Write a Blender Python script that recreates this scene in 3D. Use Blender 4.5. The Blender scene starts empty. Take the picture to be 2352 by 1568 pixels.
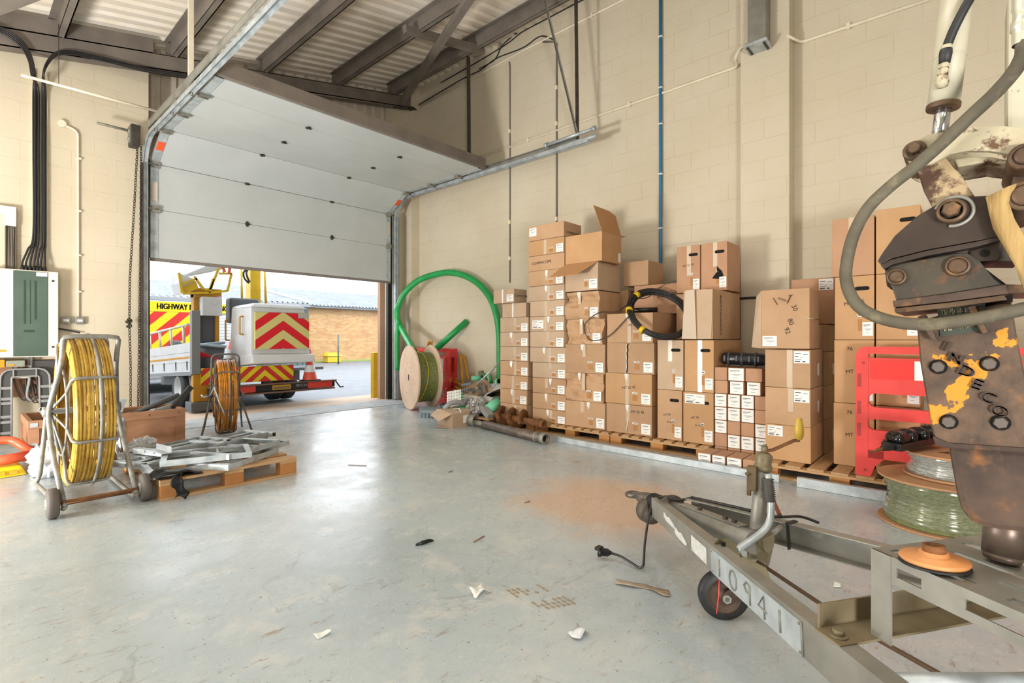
import bpy, bmesh, math, random
from mathutils import Vector, Matrix
from math import sin, cos, pi, radians as rad
C = bpy.context.scene.collection
RN = random.Random(11)
# ------------------------------------------------------------------ camera and measuring helpers
EYE = 1.18; FPX = 1158.0; CX0 = 1176.0; CY0 = 777.0
FS, FC = sin(rad(48)), cos(rad(48))
def ray(x, y):
    k = (x - CX0)/FPX; m = (CY0 - y)/FPX
    return Vector((FS + k*FC, FC - k*FS, m))
def at(x, y, d):
    r = ray(x, y); return Vector((r.x*d, r.y*d, EYE + r.z*d))
def fl(x, y, z=0.0):
    r = ray(x, y); t = (z - EYE)/r.z; return Vector((r.x*t, r.y*t, z))
def PX(X, x, y):
    r = ray(x, y); return at(x, y, X/r.x)
def PY(Y, x, y):
    r = ray(x, y); return at(x, y, Y/r.y)
# ------------------------------------------------------------------ mesh builder
def V(*a): return Vector(a)
class MB:
    def __init__(s): s.v = []; s.f = []; s.sm = []; s.mi = []
    def add(s, vs, fs, smooth=False, mi=0):
        o = len(s.v); s.v += [Vector(v) for v in vs]
        for f in fs:
            s.f.append([i+o for i in f]); s.sm.append(smooth); s.mi.append(mi)
        return s
    def box(s, x0, x1, y0, y1, z0, z1, mi=0, M=None):
        vs = [(x, y, z) for z in (z0, z1) for y in (y0, y1) for x in (x0, x1)]
        if M is not None: vs = [M @ Vector(v) for v in vs]
        return s.add(vs, [(0,2,3,1),(4,5,7,6),(0,1,5,4),(2,6,7,3),(0,4,6,2),(1,3,7,5)], False, mi)
    def hexa(s, a, mi=0):      # 8 corners: bottom ring 0..3, top ring 4..7
        return s.add(a, [(3,2,1,0),(4,5,6,7),(0,1,5,4),(1,2,6,5),(2,3,7,6),(3,0,4,7)], False, mi)
    def bar(s, p, q, w, h, up=(0,0,1), mi=0):
        p = Vector(p); q = Vector(q); d = (q-p); L = d.length
        if L < 1e-7: return s
        d.normalize(); u = Vector(up); sd = d.cross(u)
        if sd.length < 1e-4: sd = d.cross(Vector((1,0,0)))
        sd.normalize(); u = sd.cross(d).normalized()
        r = [sd*a*w/2 + u*b*h/2 for a, b in ((-1,-1),(1,-1),(1,1),(-1,1))]
        return s.hexa([p+x for x in r] + [q+x for x in r], mi)
    def tube(s, pts, r, n=10, closed=False, mi=0, caps=True):
        pts = [Vector(p) for p in pts]; N = len(pts)
        rs = r if isinstance(r, (list, tuple)) else [r]*N
        vs = []; nrm = None
        for i, p in enumerate(pts):
            if closed: t = pts[(i+1) % N] - pts[i-1]
            else: t = pts[min(i+1, N-1)] - pts[max(i-1, 0)]
            t.normalize()
            if nrm is None:
                nrm = t.orthogonal().normalized()
            else:
                nrm = (nrm - t*nrm.dot(t))
                if nrm.length < 1e-5: nrm = t.orthogonal()
                nrm.normalize()
            b = t.cross(nrm)
            for j in range(n):
                a = 2*pi*j/n
                vs.append(p + (nrm*cos(a) + b*sin(a))*rs[i])
        fs = []
        for i in range(N if closed else N-1):
            k = (i+1) % N
            off = 0
            if closed and k == 0:   # match the twist at the seam
                best = 1e9
                for o in range(n):
                    dd = (vs[i*n] - vs[o]).length
                    if dd < best: best = dd; off = o
            for j in range(n):
                fs.append((i*n+j, i*n+(j+1) % n, k*n+(j+1+off) % n, k*n+(j+off) % n))
        s.add(vs, fs, True, mi)
        if caps and not closed:
            o = len(s.v) - len(vs)
            s.f.append([o+j for j in range(n)][::-1]); s.sm.append(False); s.mi.append(mi)
            s.f.append([o+(N-1)*n+j for j in range(n)]); s.sm.append(False); s.mi.append(mi)
        return s
    def cyl(s, p, q, r, n=16, mi=0, r2=None):
        return s.tube([p, q], [r, r if r2 is None else r2], n, mi=mi)
    def pipe(s, p, q, ro, ri, n=20, mi=0):   # hollow tube
        p = Vector(p); q = Vector(q); t = (q-p).normalized(); a = t.orthogonal().normalized(); b = t.cross(a)
        vs = []
        for c in (p, q):
            for r in (ro, ri):
                vs += [c + (a*cos(2*pi*j/n) + b*sin(2*pi*j/n))*r for j in range(n)]
        fs = []
        for j in range(n):
            k = (j+1) % n
            fs += [(j, k, 2*n+k, 2*n+j), (n+k, n+j, 3*n+j, 3*n+k), (k, j, n+j, n+k), (2*n+j, 2*n+k, 3*n+k, 3*n+j)]
        return s.add(vs, fs, True, mi)
    def lathe(s, prof, p, axis, n=24, mi=0, smooth=True):   # prof: (radius, height along axis)
        p = Vector(p); t = Vector(axis).normalized(); a = t.orthogonal().normalized(); b = t.cross(a)
        vs = []
        for r, h in prof:
            vs += [p + t*h + (a*cos(2*pi*j/n) + b*sin(2*pi*j/n))*max(r, 1e-5) for j in range(n)]
        fs = []
        for i in range(len(prof)-1):
            for j in range(n):
                k = (j+1) % n
                fs.append((i*n+j, i*n+k, (i+1)*n+k, (i+1)*n+j))
        return s.add(vs, fs, smooth, mi)
    def prism(s, poly, ext, mi=0, smooth=False):   # planar polygon (3-D points) pushed along ext
        poly = [Vector(p) for p in poly]; e = Vector(ext); n = len(poly)
        vs = poly + [p+e for p in poly]
        fs = [tuple(range(n))[::-1], tuple(range(n, 2*n))] + [(i, (i+1) % n, n+(i+1) % n, n+i) for i in range(n)]
        return s.add(vs, fs, smooth, mi)
    def ringprism(s, outer, inner, ext, mi=0):     # plate with one hole; same number of points in both loops
        o = [Vector(p) for p in outer]; q = [Vector(p) for p in inner]; e = Vector(ext); n = len(o)
        vs = o + q + [p+e for p in o] + [p+e for p in q]
        fs = []
        for i in range(n):
            k = (i+1) % n
            fs += [(i, k, n+k, n+i), (2*n+k, 2*n+i, 3*n+i, 3*n+k), (k, i, 2*n+i, 2*n+k), (n+i, n+k, 3*n+k, 3*n+i)]
        return s.add(vs, fs, False, mi)
    def sheet(s, fn, nu, nv, thick=0, mi=0, smooth=True):
        vs = [Vector(fn(i/nu, j/nv)) for j in range(nv+1) for i in range(nu+1)]
        fs = [(j*(nu+1)+i, j*(nu+1)+i+1, (j+1)*(nu+1)+i+1, (j+1)*(nu+1)+i) for j in range(nv) for i in range(nu)]
        return s.add(vs, fs, smooth, mi)
    def torus(s, c, axis, R, r, n=40, m=8, mi=0, a0=0, a1=2*pi, sx=1.0):
        t = Vector(axis).normalized(); a = t.orthogonal().normalized(); b = t.cross(a)
        cl = abs(a1-a0-2*pi) < 1e-6
        k = n if cl else n+1
        pts = [Vector(c) + (a*cos(a0+(a1-a0)*i/n)*sx + b*sin(a0+(a1-a0)*i/n))*R for i in range(k)]
        return s.tube(pts, r, m, closed=cl, mi=mi)
    def move(s, M):
        s.v = [M @ v for v in s.v]; return s
    def build(s, name, mat, parent=None, bevel=0, seg=2, local=False, loc=None, auto=None):
        """One mesh object.  World-space vertices unless local; child vertices are turned into the parent's space."""
        me = bpy.data.meshes.new(name)
        vs = s.v
        o = bpy.data.objects.new(name, me)
        if parent is not None:
            o.parent = parent
            if not local:
                I = MW[root_of(parent)].inverted(); vs = [I @ v for v in vs]
        elif not local:
            if loc is None:
                mn = [min(v[i] for v in vs) for i in range(3)]; mx = [max(v[i] for v in vs) for i in range(3)]
                loc = Vector(((mn[0]+mx[0])/2, (mn[1]+mx[1])/2, mn[2]))
            else: loc = Vector(loc)
            vs = [v-loc for v in vs]; o.location = loc
            MW[o.name] = Matrix.Translation(loc)
        me.from_pydata([tuple(v) for v in vs], [], s.f)
        me.polygons.foreach_set('use_smooth', s.sm)
        mats = mat if isinstance(mat, (list, tuple)) else [mat]
        for m in mats: me.materials.append(m)
        me.polygons.foreach_set('material_index', s.mi)
        if bevel:
            bm = bmesh.new(); bm.from_mesh(me)
            es = [e for e in bm.edges if len(e.link_faces) == 2 and e.calc_face_angle(0) > 0.5]
            bmesh.ops.bevel(bm, geom=es, offset=bevel, segments=seg, affect='EDGES', profile=0.6, clamp_overlap=True)
            bm.to_mesh(me); bm.free()
        me.update(); me.validate()
        C.objects.link(o)
        return o
MW = {}
def root_of(o):
    while o.parent: o = o.parent
    return o.name
def thing(name, label, cat, loc=(0,0,0), rotz=0.0, group=None):
    o = bpy.data.objects.new(name, None); C.objects.link(o); o.empty_display_size = 0.05
    o.location = loc; o.rotation_euler = (0, 0, rotz)
    MW[o.name] = Matrix.Translation(Vector(loc)) @ Matrix.Rotation(rotz, 4, 'Z')
    return tag(o, label, cat, group)
def tag(o, label, cat, group=None, kind=None):
    o['label'] = label; o['category'] = cat
    if group: o['group'] = group
    if kind: o['kind'] = kind
    return o
def struct(o, label=None):
    o['kind'] = 'structure'
    if label: o['label'] = label
    return o
def arc(c, a, b, r, t0, t1, n):      # points on a circle spanned by unit vectors a, b
    return [Vector(c) + (Vector(a)*cos(t0+(t1-t0)*i/n) + Vector(b)*sin(t0+(t1-t0)*i/n))*r for i in range(n+1)]
def fillet(pts, r, n=5):             # rounds the inner corners of a polyline
    pts = [Vector(p) for p in pts]; out = [pts[0]]
    for i in range(1, len(pts)-1):
        p, q, s = pts[i-1], pts[i], pts[i+1]
        a = (p-q); b = (s-q); k = min(r, a.length*.45, b.length*.45)
        a = q + a.normalized()*k; b = q + b.normalized()*k
        for j in range(n+1):
            t = j/n; out.append(a*(1-t)**2 + q*2*t*(1-t) + b*t*t)
    out.append(pts[-1]); return out
def spline(pts, n=8, closed=False):  # Catmull-Rom through the points
    P = [Vector(p) for p in pts]; N = len(P); out = []
    rng = range(N if closed else N-1)
    for i in rng:
        if closed: a, b, c, d = P[i-1], P[i], P[(i+1) % N], P[(i+2) % N]
        else: a, b, c, d = P[max(i-1, 0)], P[i], P[i+1], P[min(i+2, N-1)]
        for j in range(n):
            t = j/n
            out.append(((b*2) + (c-a)*t + (a*2-b*5+c*4-d)*t*t + (b*3-a-c*3+d)*t**3)*.5)
    if not closed: out.append(P[-1])
    return out
# ------------------------------------------------------------------ text
_TX = {}
def text_mesh(txt, ext=0.002):
    k = (txt, ext)
    if k not in _TX:
        cu = bpy.data.curves.new('lettering', 'FONT'); cu.body = txt; cu.size = 1; cu.extrude = ext
        cu.align_x = 'CENTER'; cu.align_y = 'CENTER'; cu.resolution_u = 3
        ob = bpy.data.objects.new('lettering', cu); C.objects.link(ob)
        dg = bpy.context.evaluated_depsgraph_get()
        me = bpy.data.meshes.new_from_object(ob.evaluated_get(dg))
        _TX[k] = ([v.co.copy() for v in me.vertices], [tuple(p.vertices) for p in me.polygons])
        bpy.data.objects.remove(ob); bpy.data.curves.remove(cu); bpy.data.meshes.remove(me)
    return _TX[k]
def add_text(mb, txt, c, right, up, size, sx=1.0, lift=0.001, mi=0, ext=0.002, bold=0):
    """Lettering centred on c, reading along right; size = letter height."""
    vs, fs = text_mesh(txt, ext)
    r = Vector(right).normalized(); u = Vector(up).normalized(); n = r.cross(u)
    k = size/0.72
    for dx in ([0] if not bold else [-bold, 0, bold]):
        mb.add([Vector(c) + r*(v.x*k*sx+dx) + u*v.y*k + n*(v.z/ext*lift + lift) for v in vs], fs, False, mi)
    return mb
# ------------------------------------------------------------------ materials
TONE = 1.0
def lin(h):
    h = h.lstrip('#'); c = [int(h[i:i+2], 16)/255 for i in (0, 2, 4)]
    return tuple((x/12.92 if x <= .04045 else ((x+.055)/1.055)**2.4)*TONE for x in c) + (1,)
_M = {}
def nmat(name):
    m = bpy.data.materials.new(name); m.use_nodes = True
    nt = m.node_tree; b = nt.nodes['Principled BSDF']
    return m, nt, b
def N(nt, typ, **kw):
    n = nt.nodes.new(typ)
    for k, v in kw.items():
        if hasattr(n, k): setattr(n, k, v)
    return n
def ramp(nt, src, stops, interp='LINEAR'):
    r = nt.nodes.new('ShaderNodeValToRGB'); r.color_ramp.interpolation = interp
    e = r.color_ramp.elements
    while len(e) < len(stops): e.new(0.5)
    for i, (p, c) in enumerate(stops):
        e[i].position = p; e[i].color = c if isinstance(c, tuple) else lin(c)
    nt.links.new(src, r.inputs[0]); return r.outputs[0]
def mixc(nt, fac, a, b, mode='MIX'):
    m = nt.nodes.new('ShaderNodeMix'); m.data_type = 'RGBA'; m.blend_type = mode
    for s, v in ((m.inputs[0], fac), (m.inputs[6], a), (m.inputs[7], b)):
        if hasattr(v, 'is_linked') or isinstance(v, bpy.types.NodeSocket): nt.links.new(v, s)
        else: s.default_value = v
    return m.outputs[2]
def noise(nt, vec, scale, detail=4, rough=.6, dist=0.0):
    n = nt.nodes.new('ShaderNodeTexNoise'); n.inputs['Scale'].default_value = scale
    n.inputs['Detail'].default_value = detail; n.inputs['Roughness'].default_value = rough
    n.inputs['Distortion'].default_value = dist
    if vec is not None: nt.links.new(vec, n.inputs['Vector'])
    return n.outputs[0]
def coords(nt, scale=(1,1,1), rot=(0,0,0), loc=(0,0,0)):
    t = nt.nodes.new('ShaderNodeTexCoord'); mp = nt.nodes.new('ShaderNodeMapping')
    mp.inputs['Scale'].default_value = scale; mp.inputs['Rotation'].default_value = rot; mp.inputs['Location'].default_value = loc
    nt.links.new(t.outputs['Object'], mp.inputs[0]); return mp.outputs[0]
def bump(nt, bsdf, h, strength=.3, dist=.01):
    b = nt.nodes.new('ShaderNodeBump'); b.inputs['Strength'].default_value = strength; b.inputs['Distance'].default_value = dist
    nt.links.new(h, b.inputs['Height']); nt.links.new(b.outputs[0], bsdf.inputs['Normal'])
def mat(name, col, rough=.6, metal=0.0, col2=None, scale=6, lo=.4, hi=.65, bmp=0.0, bscale=40, stretch=(1,1,1), dirt=None, dlo=.58, dhi=.7, dscale=14, rv=0.0, trans=0.0, alpha=None, objvar=0.0, emis=None):
    """Two-tone procedural material: base colour, a second colour in noise patches, an optional third (dirt / rust) in sharper patches."""
    if name in _M: return _M[name]
    m, nt, b = nmat(name)
    v = coords(nt, stretch)
    c = lin(col); out = None
    b.inputs['Base Color'].default_value = c
    if col2:
        out = ramp(nt, noise(nt, v, scale), [(lo, col), (hi, col2)])
    if dirt:
        f = ramp(nt, noise(nt, v, dscale, 6, .65), [(dlo, (0,0,0,1)), (dhi, (1,1,1,1))])
        out = mixc(nt, f, out if out else c, lin(dirt))
    if objvar:
        oi = nt.nodes.new('ShaderNodeObjectInfo')
        hs = nt.nodes.new('ShaderNodeHueSaturation')
        mr = nt.nodes.new('ShaderNodeMapRange'); mr.inputs[3].default_value = 1-objvar; mr.inputs[4].default_value = 1+objvar
        nt.links.new(oi.outputs['Random'], mr.inputs[0]); nt.links.new(mr.outputs[0], hs.inputs['Value'])
        if out: nt.links.new(out, hs.inputs['Color'])
        else: hs.inputs['Color'].default_value = c
        out = hs.outputs[0]
    if out: nt.links.new(out, b.inputs['Base Color'])
    b.inputs['Roughness'].default_value = rough; b.inputs['Metallic'].default_value = metal
    if rv:
        mr = nt.nodes.new('ShaderNodeMapRange'); mr.inputs[3].default_value = max(.03, rough-rv); mr.inputs[4].default_value = min(1, rough+rv)
        nt.links.new(noise(nt, v, scale*2), mr.inputs[0]); nt.links.new(mr.outputs[0], b.inputs['Roughness'])
    if bmp: bump(nt, b, noise(nt, v, bscale, 5), bmp, .004)
    if trans: b.inputs['Transmission Weight'].default_value = trans
    if alpha is not None: b.inputs['Alpha'].default_value = alpha
    if emis:
        b.inputs['Emission Color'].default_value = lin(emis[0]); b.inputs['Emission Strength'].default_value = emis[1]
    _M[name] = m; return m
# --- palette
galv = mat('galvanised_steel', '#c2cacd', .38, .35, '#a3abae', 9, bmp=.08, rv=.12)
galv_dull = mat('weathered_galvanised_steel', '#9b9990', .5, .4, '#7e7c74', 5, .35, .7, bmp=.12, dirt='#7a6a52', dlo=.6, dhi=.8, dscale=5)
steel_dark = mat('dark_oxide_steel', '#4a433d', .55, .3, '#35302c', 7, bmp=.1)
beam_paint = mat('grey_brown_beam_paint', '#7d746b', .6, 0, '#6d655d', 3, bmp=.05)
rust = mat('rusty_steel', '#5f4c3f', .68, .3, '#43362f', 7, .38, .62, bmp=.35, bscale=60, dirt='#8a5c36', dlo=.56, dhi=.7, dscale=11)
rust_brown = mat('brown_rust', '#8a5a30', .8, .1, '#5e3f28', 12, bmp=.3)
black_rub = mat('black_rubber', '#1d1d1e', .55, 0, '#2a2a2a', 20)
black_pl = mat('black_plastic', '#17181a', .28, 0)
black_cable = mat('black_cable_sheath', '#232223', .42, 0)
cream_pipe = mat('cream_painted_conduit', '#efe5d0', .5, 0, '#e6d9c0', 8)
white_pl = mat('white_plastic', '#e9e9e4', .4, 0, '#dfdfd8', 5)
paper = mat('white_label_paper', '#eeeeea', .6, 0)
ink = mat('label_ink', '#4a4a50', .7, 0)
ink_black = mat('black_print', '#241d18', .7, 0)
ink_blue = mat('blue_print', '#3c4a6b', .7, 0)
tape_m = mat('clear_packing_tape', '#cbb59c', .18, 0)
card = mat('brown_cardboard', '#bd9976', .8, 0, '#b28d6a', 4, .3, .75, bmp=.08, bscale=25, objvar=.1, dirt='#ad8460', dlo=.62, dhi=.8, dscale=5)
card_pale = mat('pale_cardboard', '#c2a88e', .8, 0, '#b69c80', 4, .3, .75, bmp=.08, bscale=25, objvar=.06)
card_tan = mat('tan_cardboard', '#c49b70', .8, 0, '#b98f63', 4, .3, .75, bmp=.08, bscale=25, objvar=.06)
card_pink = mat('reddish_cardboard', '#bc9272', .8, 0, '#b18768', 4, .3, .75, bmp=.05, objvar=.06)
card_in = mat('cardboard_inside', '#b98a5e', .85, 0)
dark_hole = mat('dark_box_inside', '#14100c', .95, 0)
wood = mat('pallet_pine', '#bf9a70', .75, 0, '#aa8358', 3, .35, .7, bmp=.2, bscale=30, stretch=(1, 6, 6), dirt='#8f6a45', dlo=.62, dhi=.8, dscale=4)
wood_y = mat('pallet_pine_lengthways', '#c29c70', .75, 0, '#ad865a', 3, .35, .7, bmp=.2, bscale=30, stretch=(6, 1, 6), dirt='#8f6a45', dlo=.62, dhi=.8, dscale=4)
wood_red = mat('reddish_plywood', '#a67a5b', .72, 0, '#936a4c', 3, .35, .7, bmp=.15, bscale=20, stretch=(1.5, 1.5, 5))
ply = mat('pale_plywood', '#dcc2a8', .7, 0, '#cdae92', 4, .35, .7, bmp=.08, dirt='#b59880', dlo=.62, dhi=.8, dscale=9)
red_pl = mat('red_plastic', '#e0423c', .4, 0, '#d53a35', 5, rv=.08)
green_pl = mat('green_plastic_duct', '#1c9448', .35, 0, '#23a355', 6)
green_pale = mat('pale_green_plastic', '#6fc39b', .4, 0)
grey_pl = mat('grey_plastic', '#9a9a99', .45, 0, '#8c8c8b', 8)
yellow_p = mat('yellow_paint', '#e8c11c', .4, 0, '#dcb312', 5)
amber_p = mat('amber_yellow_paint', '#d99c1a', .45, 0, '#c98e14', 5)
yellow_rod = mat('yellow_cable_rod', '#cfa843', .35, 0, '#a47c30', 14, .35, .7, stretch=(1,1,1))
amber_rod = mat('amber_cable_rod', '#c07a14', .35, 0, '#8f5a10', 16, .35, .7)
orange_p = mat('orange_paint', '#d2935c', .5, 0, '#c98449', 6, dirt='#9a5a2c', dlo=.62, dhi=.72, dscale=16)
# ------------------------------------------------------------------ camera
cam = bpy.data.cameras.new('camera'); co = bpy.data.objects.new('camera', cam); C.objects.link(co)
cam.sensor_width = 36.0; cam.lens = 36.0*FPX/2352; cam.clip_start = 0.05; cam.clip_end = 300
cam.shift_y = (CY0-784)/2352*-1*-1
co.location = (0, 0, EYE); co.rotation_euler = (pi/2, 0, -rad(48))
bpy.context.scene.camera = co
sc = bpy.context.scene
sc.view_settings.view_transform = 'Standard'; sc.view_settings.look = 'None'
sc.view_settings.gamma = 1; sc.view_settings.use_curve_mapping = False
sc.view_settings.exposure = -0.08
try:
    sc.cycles.max_bounces = 6; sc.cycles.diffuse_bounces = 4; sc.cycles.glossy_bounces = 3; sc.cycles.transmission_bounces = 4
    sc.cycles.transparent_max_bounces = 6; sc.cycles.caustics_reflective = False; sc.cycles.caustics_refractive = False
    sc.cycles.sample_clamp_indirect = 6
except Exception: pass
# ------------------------------------------------------------------ daylight and lamps
w = bpy.data.worlds.new('overcast_sky'); sc.world = w; w.use_nodes = True
nt = w.node_tree; bg = nt.nodes['Background']
tcw = nt.nodes.new('ShaderNodeTexCoord')
skyc = ramp(nt, noise(nt, tcw.outputs['Generated'], 2.2, 5), [(.3, (.74,.85,1,1)), (.7, (.93,.97,1,1))])
nt.links.new(skyc, bg.inputs[0]); bg.inputs[1].default_value = 4.4
sun = bpy.data.lights.new('sun', 'SUN'); sun.energy = 3.2; sun.angle = rad(25); sun.color = (1, .97, .92)
so = bpy.data.objects.new('sun', sun); C.objects.link(so); so.rotation_euler = (rad(38), rad(-22), 0)
def lamp(name, kind, loc, energy, size=1.0, size_y=None, aim=None, color=(1, .98, .95)):
    L = bpy.data.lights.new(name, kind); L.energy = energy; L.color = color
    if kind == 'AREA':
        L.shape = 'RECTANGLE'; L.size = size; L.size_y = size_y or size
    else: L.shadow_soft_size = size
    lo = bpy.data.objects.new(name, L); C.objects.link(lo); lo.location = loc
    if aim: lo.rotation_euler = (Vector(aim)-Vector(loc)).to_track_quat('-Z', 'Y').to_euler()
    return lo
for x, y, z in ((-2.0, -.5, 3.7), (1.2, .9, 4.3), (-2, -3.4, 3.7), (1.0, -2.6, 4.2), (2.8, -1.0, 4.6)):
    lamp('ceiling_fill_lamp', 'AREA', (x, y, z), 23, 1.6, .8)  # unseen area lamps added under the roof to fill the room
lamp('left_fill', 'AREA', (-5.0, 4.9, 2.1), 165, 4.4, 3.4, (4, 4.2, 2.0), (1, .98, .95))  # unseen soft fill added from the left; wall_left has no opening
lamp('roof_uplight', 'AREA', (-2.2, 4.8, .5), 360, .8, .8, (2.4, 5.6, 5.0))  # two unseen uplights added near the floor to brighten the roof
lamp('roof_uplight', 'AREA', (-1.6, -2.4, .5), 240, .8, .8, (2.2, 2.6, 5.2))
# ------------------------------------------------------------------ room materials
def block_mat(name, col, col2, axis, joint='#b9ab8d', bw=.45, bh=.225, strength=.35, rough=.75):
    m, nt, b = nmat(name)
    tc = nt.nodes.new('ShaderNodeTexCoord'); sx = nt.nodes.new('ShaderNodeSeparateXYZ'); cb = nt.nodes.new('ShaderNodeCombineXYZ')
    nt.links.new(tc.outputs['Object'], sx.inputs[0])
    nt.links.new(sx.outputs[1 if axis == 'x' else 0], cb.inputs[0]); nt.links.new(sx.outputs[2], cb.inputs[1])
    br = nt.nodes.new('ShaderNodeTexBrick'); br.inputs['Scale'].default_value = 1
    br.inputs['Brick Width'].default_value = bw; br.inputs['Row Height'].default_value = bh
    br.inputs['Mortar Size'].default_value = .006; br.inputs['Mortar Smooth'].default_value = .6
    nt.links.new(cb.outputs[0], br.inputs['Vector'])
    base = ramp(nt, noise(nt, tc.outputs['Object'], .9, 5), [(.35, col), (.7, col2)])
    fine = ramp(nt, noise(nt, tc.outputs['Object'], 22, 4, .7), [(.66, (0,0,0,1)), (.8, (.3,.3,.3,1))])
    # joints show only in places, through thick paint
    patch = ramp(nt, noise(nt, tc.outputs['Object'], 2.4, 3), [(.42, (0,0,0,1)), (.7, (.55,.55,.55,1))])
    jm = nt.nodes.new('ShaderNodeMath'); jm.operation = 'MULTIPLY'
    nt.links.new(br.outputs['Fac'], jm.inputs[0]); nt.links.new(patch, jm.inputs[1])
    c = mixc(nt, jm.outputs[0], base, lin(joint)); c = mixc(nt, fine, c, lin('#a59372'))
    nt.links.new(c, b.inputs['Base Color']); b.inputs['Roughness'].default_value = rough
    ad = nt.nodes.new('ShaderNodeMath'); ad.operation = 'SUBTRACT'
    nt.links.new(noise(nt, tc.outputs['Object'], 35, 4), ad.inputs[0]); nt.links.new(br.outputs['Fac'], ad.inputs[1])
    bump(nt, b, ad.outputs[0], strength, .006)
    return m
wallX = block_mat('cream_painted_blockwork', '#d7ccb6', '#cfc2a8', 'x')
wallY = block_mat('cream_painted_blockwork_end', '#d5c9b1', '#cdc0a6', 'y', strength=.22)
def floor_mat():
    m, nt, b = nmat('worn_grey_painted_concrete')
    tc = nt.nodes.new('ShaderNodeTexCoord'); o = tc.outputs['Object']
    base = ramp(nt, noise(nt, o, .7, 6, .62), [(.3, '#a1adb2'), (.52, '#b2bdc1'), (.72, '#c2c7c6')])
    worn = ramp(nt, noise(nt, o, 3.3, 8, .72), [(.52, (0,0,0,1)), (.62, (.6,.6,.6,1))])
    c = mixc(nt, worn, base, lin('#c8cac6'))
    mp = nt.nodes.new('ShaderNodeMapping'); mp.inputs['Scale'].default_value = (2.2, 9, 1); mp.inputs['Rotation'].default_value = (0, 0, .6)
    nt.links.new(o, mp.inputs[0])
    mud = ramp(nt, noise(nt, mp.outputs[0], 3.2, 9, .78, .5), [(.57, (0,0,0,1)), (.66, (.85,.85,.85,1))])
    zone = ramp(nt, noise(nt, o, .55, 3), [(.38, (.12,.12,.12,1)), (.56, (1,1,1,1))])
    mm = nt.nodes.new('ShaderNodeMath'); mm.operation = 'MULTIPLY'; nt.links.new(mud, mm.inputs[0]); nt.links.new(zone, mm.inputs[1])
    c = mixc(nt, mm.outputs[0], c, lin('#8d7257'))
    spots = ramp(nt, noise(nt, o, 42, 3, .6), [(.65, (0,0,0,1)), (.72, (.75,.75,.75,1))])
    c = mixc(nt, spots, c, lin('#6f655a'))
    lines = ramp(nt, noise(nt, o, .9, 4, .55, .8), [(.4965, (0,0,0,1)), (.5, (.3,.3,.3,1)), (.5035, (0,0,0,1))])
    c = mixc(nt, lines, c, lin('#6d6a63'))
    mp2 = nt.nodes.new('ShaderNodeMapping'); mp2.inputs['Scale'].default_value = (5, 24, 1); mp2.inputs['Rotation'].default_value = (0, 0, -.5); nt.links.new(o, mp2.inputs[0])
    scr = ramp(nt, noise(nt, mp2.outputs[0], 2.6, 8, .8, 1.2), [(.63, (0,0,0,1)), (.70, (.7,.7,.7,1))])
    c = mixc(nt, scr, c, lin('#7d7466'))
    # spilt reddish sand in front of the drawbar
    sub = nt.nodes.new('ShaderNodeVectorMath'); sub.operation = 'SUBTRACT'; sub.inputs[1].default_value = (3.18, 1.90, 0)
    nt.links.new(o, sub.inputs[0])
    sc_ = nt.nodes.new('ShaderNodeVectorMath'); sc_.operation = 'MULTIPLY'; sc_.inputs[1].default_value = (1.15, 1.0, 0)
    nt.links.new(sub.outputs[0], sc_.inputs[0])
    ln = nt.nodes.new('ShaderNodeVectorMath'); ln.operation = 'LENGTH'; nt.links.new(sc_.outputs[0], ln.inputs[0])
    ma = nt.nodes.new('ShaderNodeMath'); ma.operation = 'MULTIPLY_ADD'; ma.inputs[1].default_value = 1.1; 
    nt.links.new(noise(nt, o, 3.0, 8, .7), ma.inputs[0]); nt.links.new(ln.outputs['Value'], ma.inputs[2])
    sand = ramp(nt, ma.outputs[0], [(.98, (.9,.9,.9,1)), (1.0, (0,0,0,1))])
    r = sand.node; r.color_ramp.elements[0].position = .70; r.color_ramp.elements[1].position = 1.0
    hm = nt.nodes.new('ShaderNodeMath'); hm.operation = 'MULTIPLY'; hm.inputs[1].default_value = .72
    nt.links.new(ma.outputs[0], hm.inputs[0]); nt.links.new(hm.outputs[0], r.inputs[0])
    c = mixc(nt, sand, c, lin('#c9ad97'))
    nt.links.new(c, b.inputs['Base Color'])
    rr = ramp(nt, noise(nt, o, 1.6, 7, .7), [(.3, (.15,.15,.15,1)), (.7, (.40,.40,.40,1))])
    nt.links.new(rr, b.inputs['Roughness'])
    b.inputs['Specular IOR Level'].default_value = .6
    h = nt.nodes.new('ShaderNodeMath'); h.operation = 'ADD'
    nt.links.new(noise(nt, o, 9, 8, .7), h.inputs[0]); nt.links.new(spots, h.inputs[1])
    bump(nt, b, h.outputs[0], .22, .008)
    return m
fm = floor_mat()
thr = mat('grey_concrete_threshold', '#aeb0ae', .8, 0, '#97999a', 4, bmp=.3, dirt='#6f6d6a', dlo=.6, dhi=.75, dscale=8)
clad = mat('beige_metal_cladding', '#cfc2b0', .55, 0, '#c4b6a4', 3)
roofm = mat('off_white_roof_sheet', '#f6eddf', .5, 0, '#efe2cf', 2.5)
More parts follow.
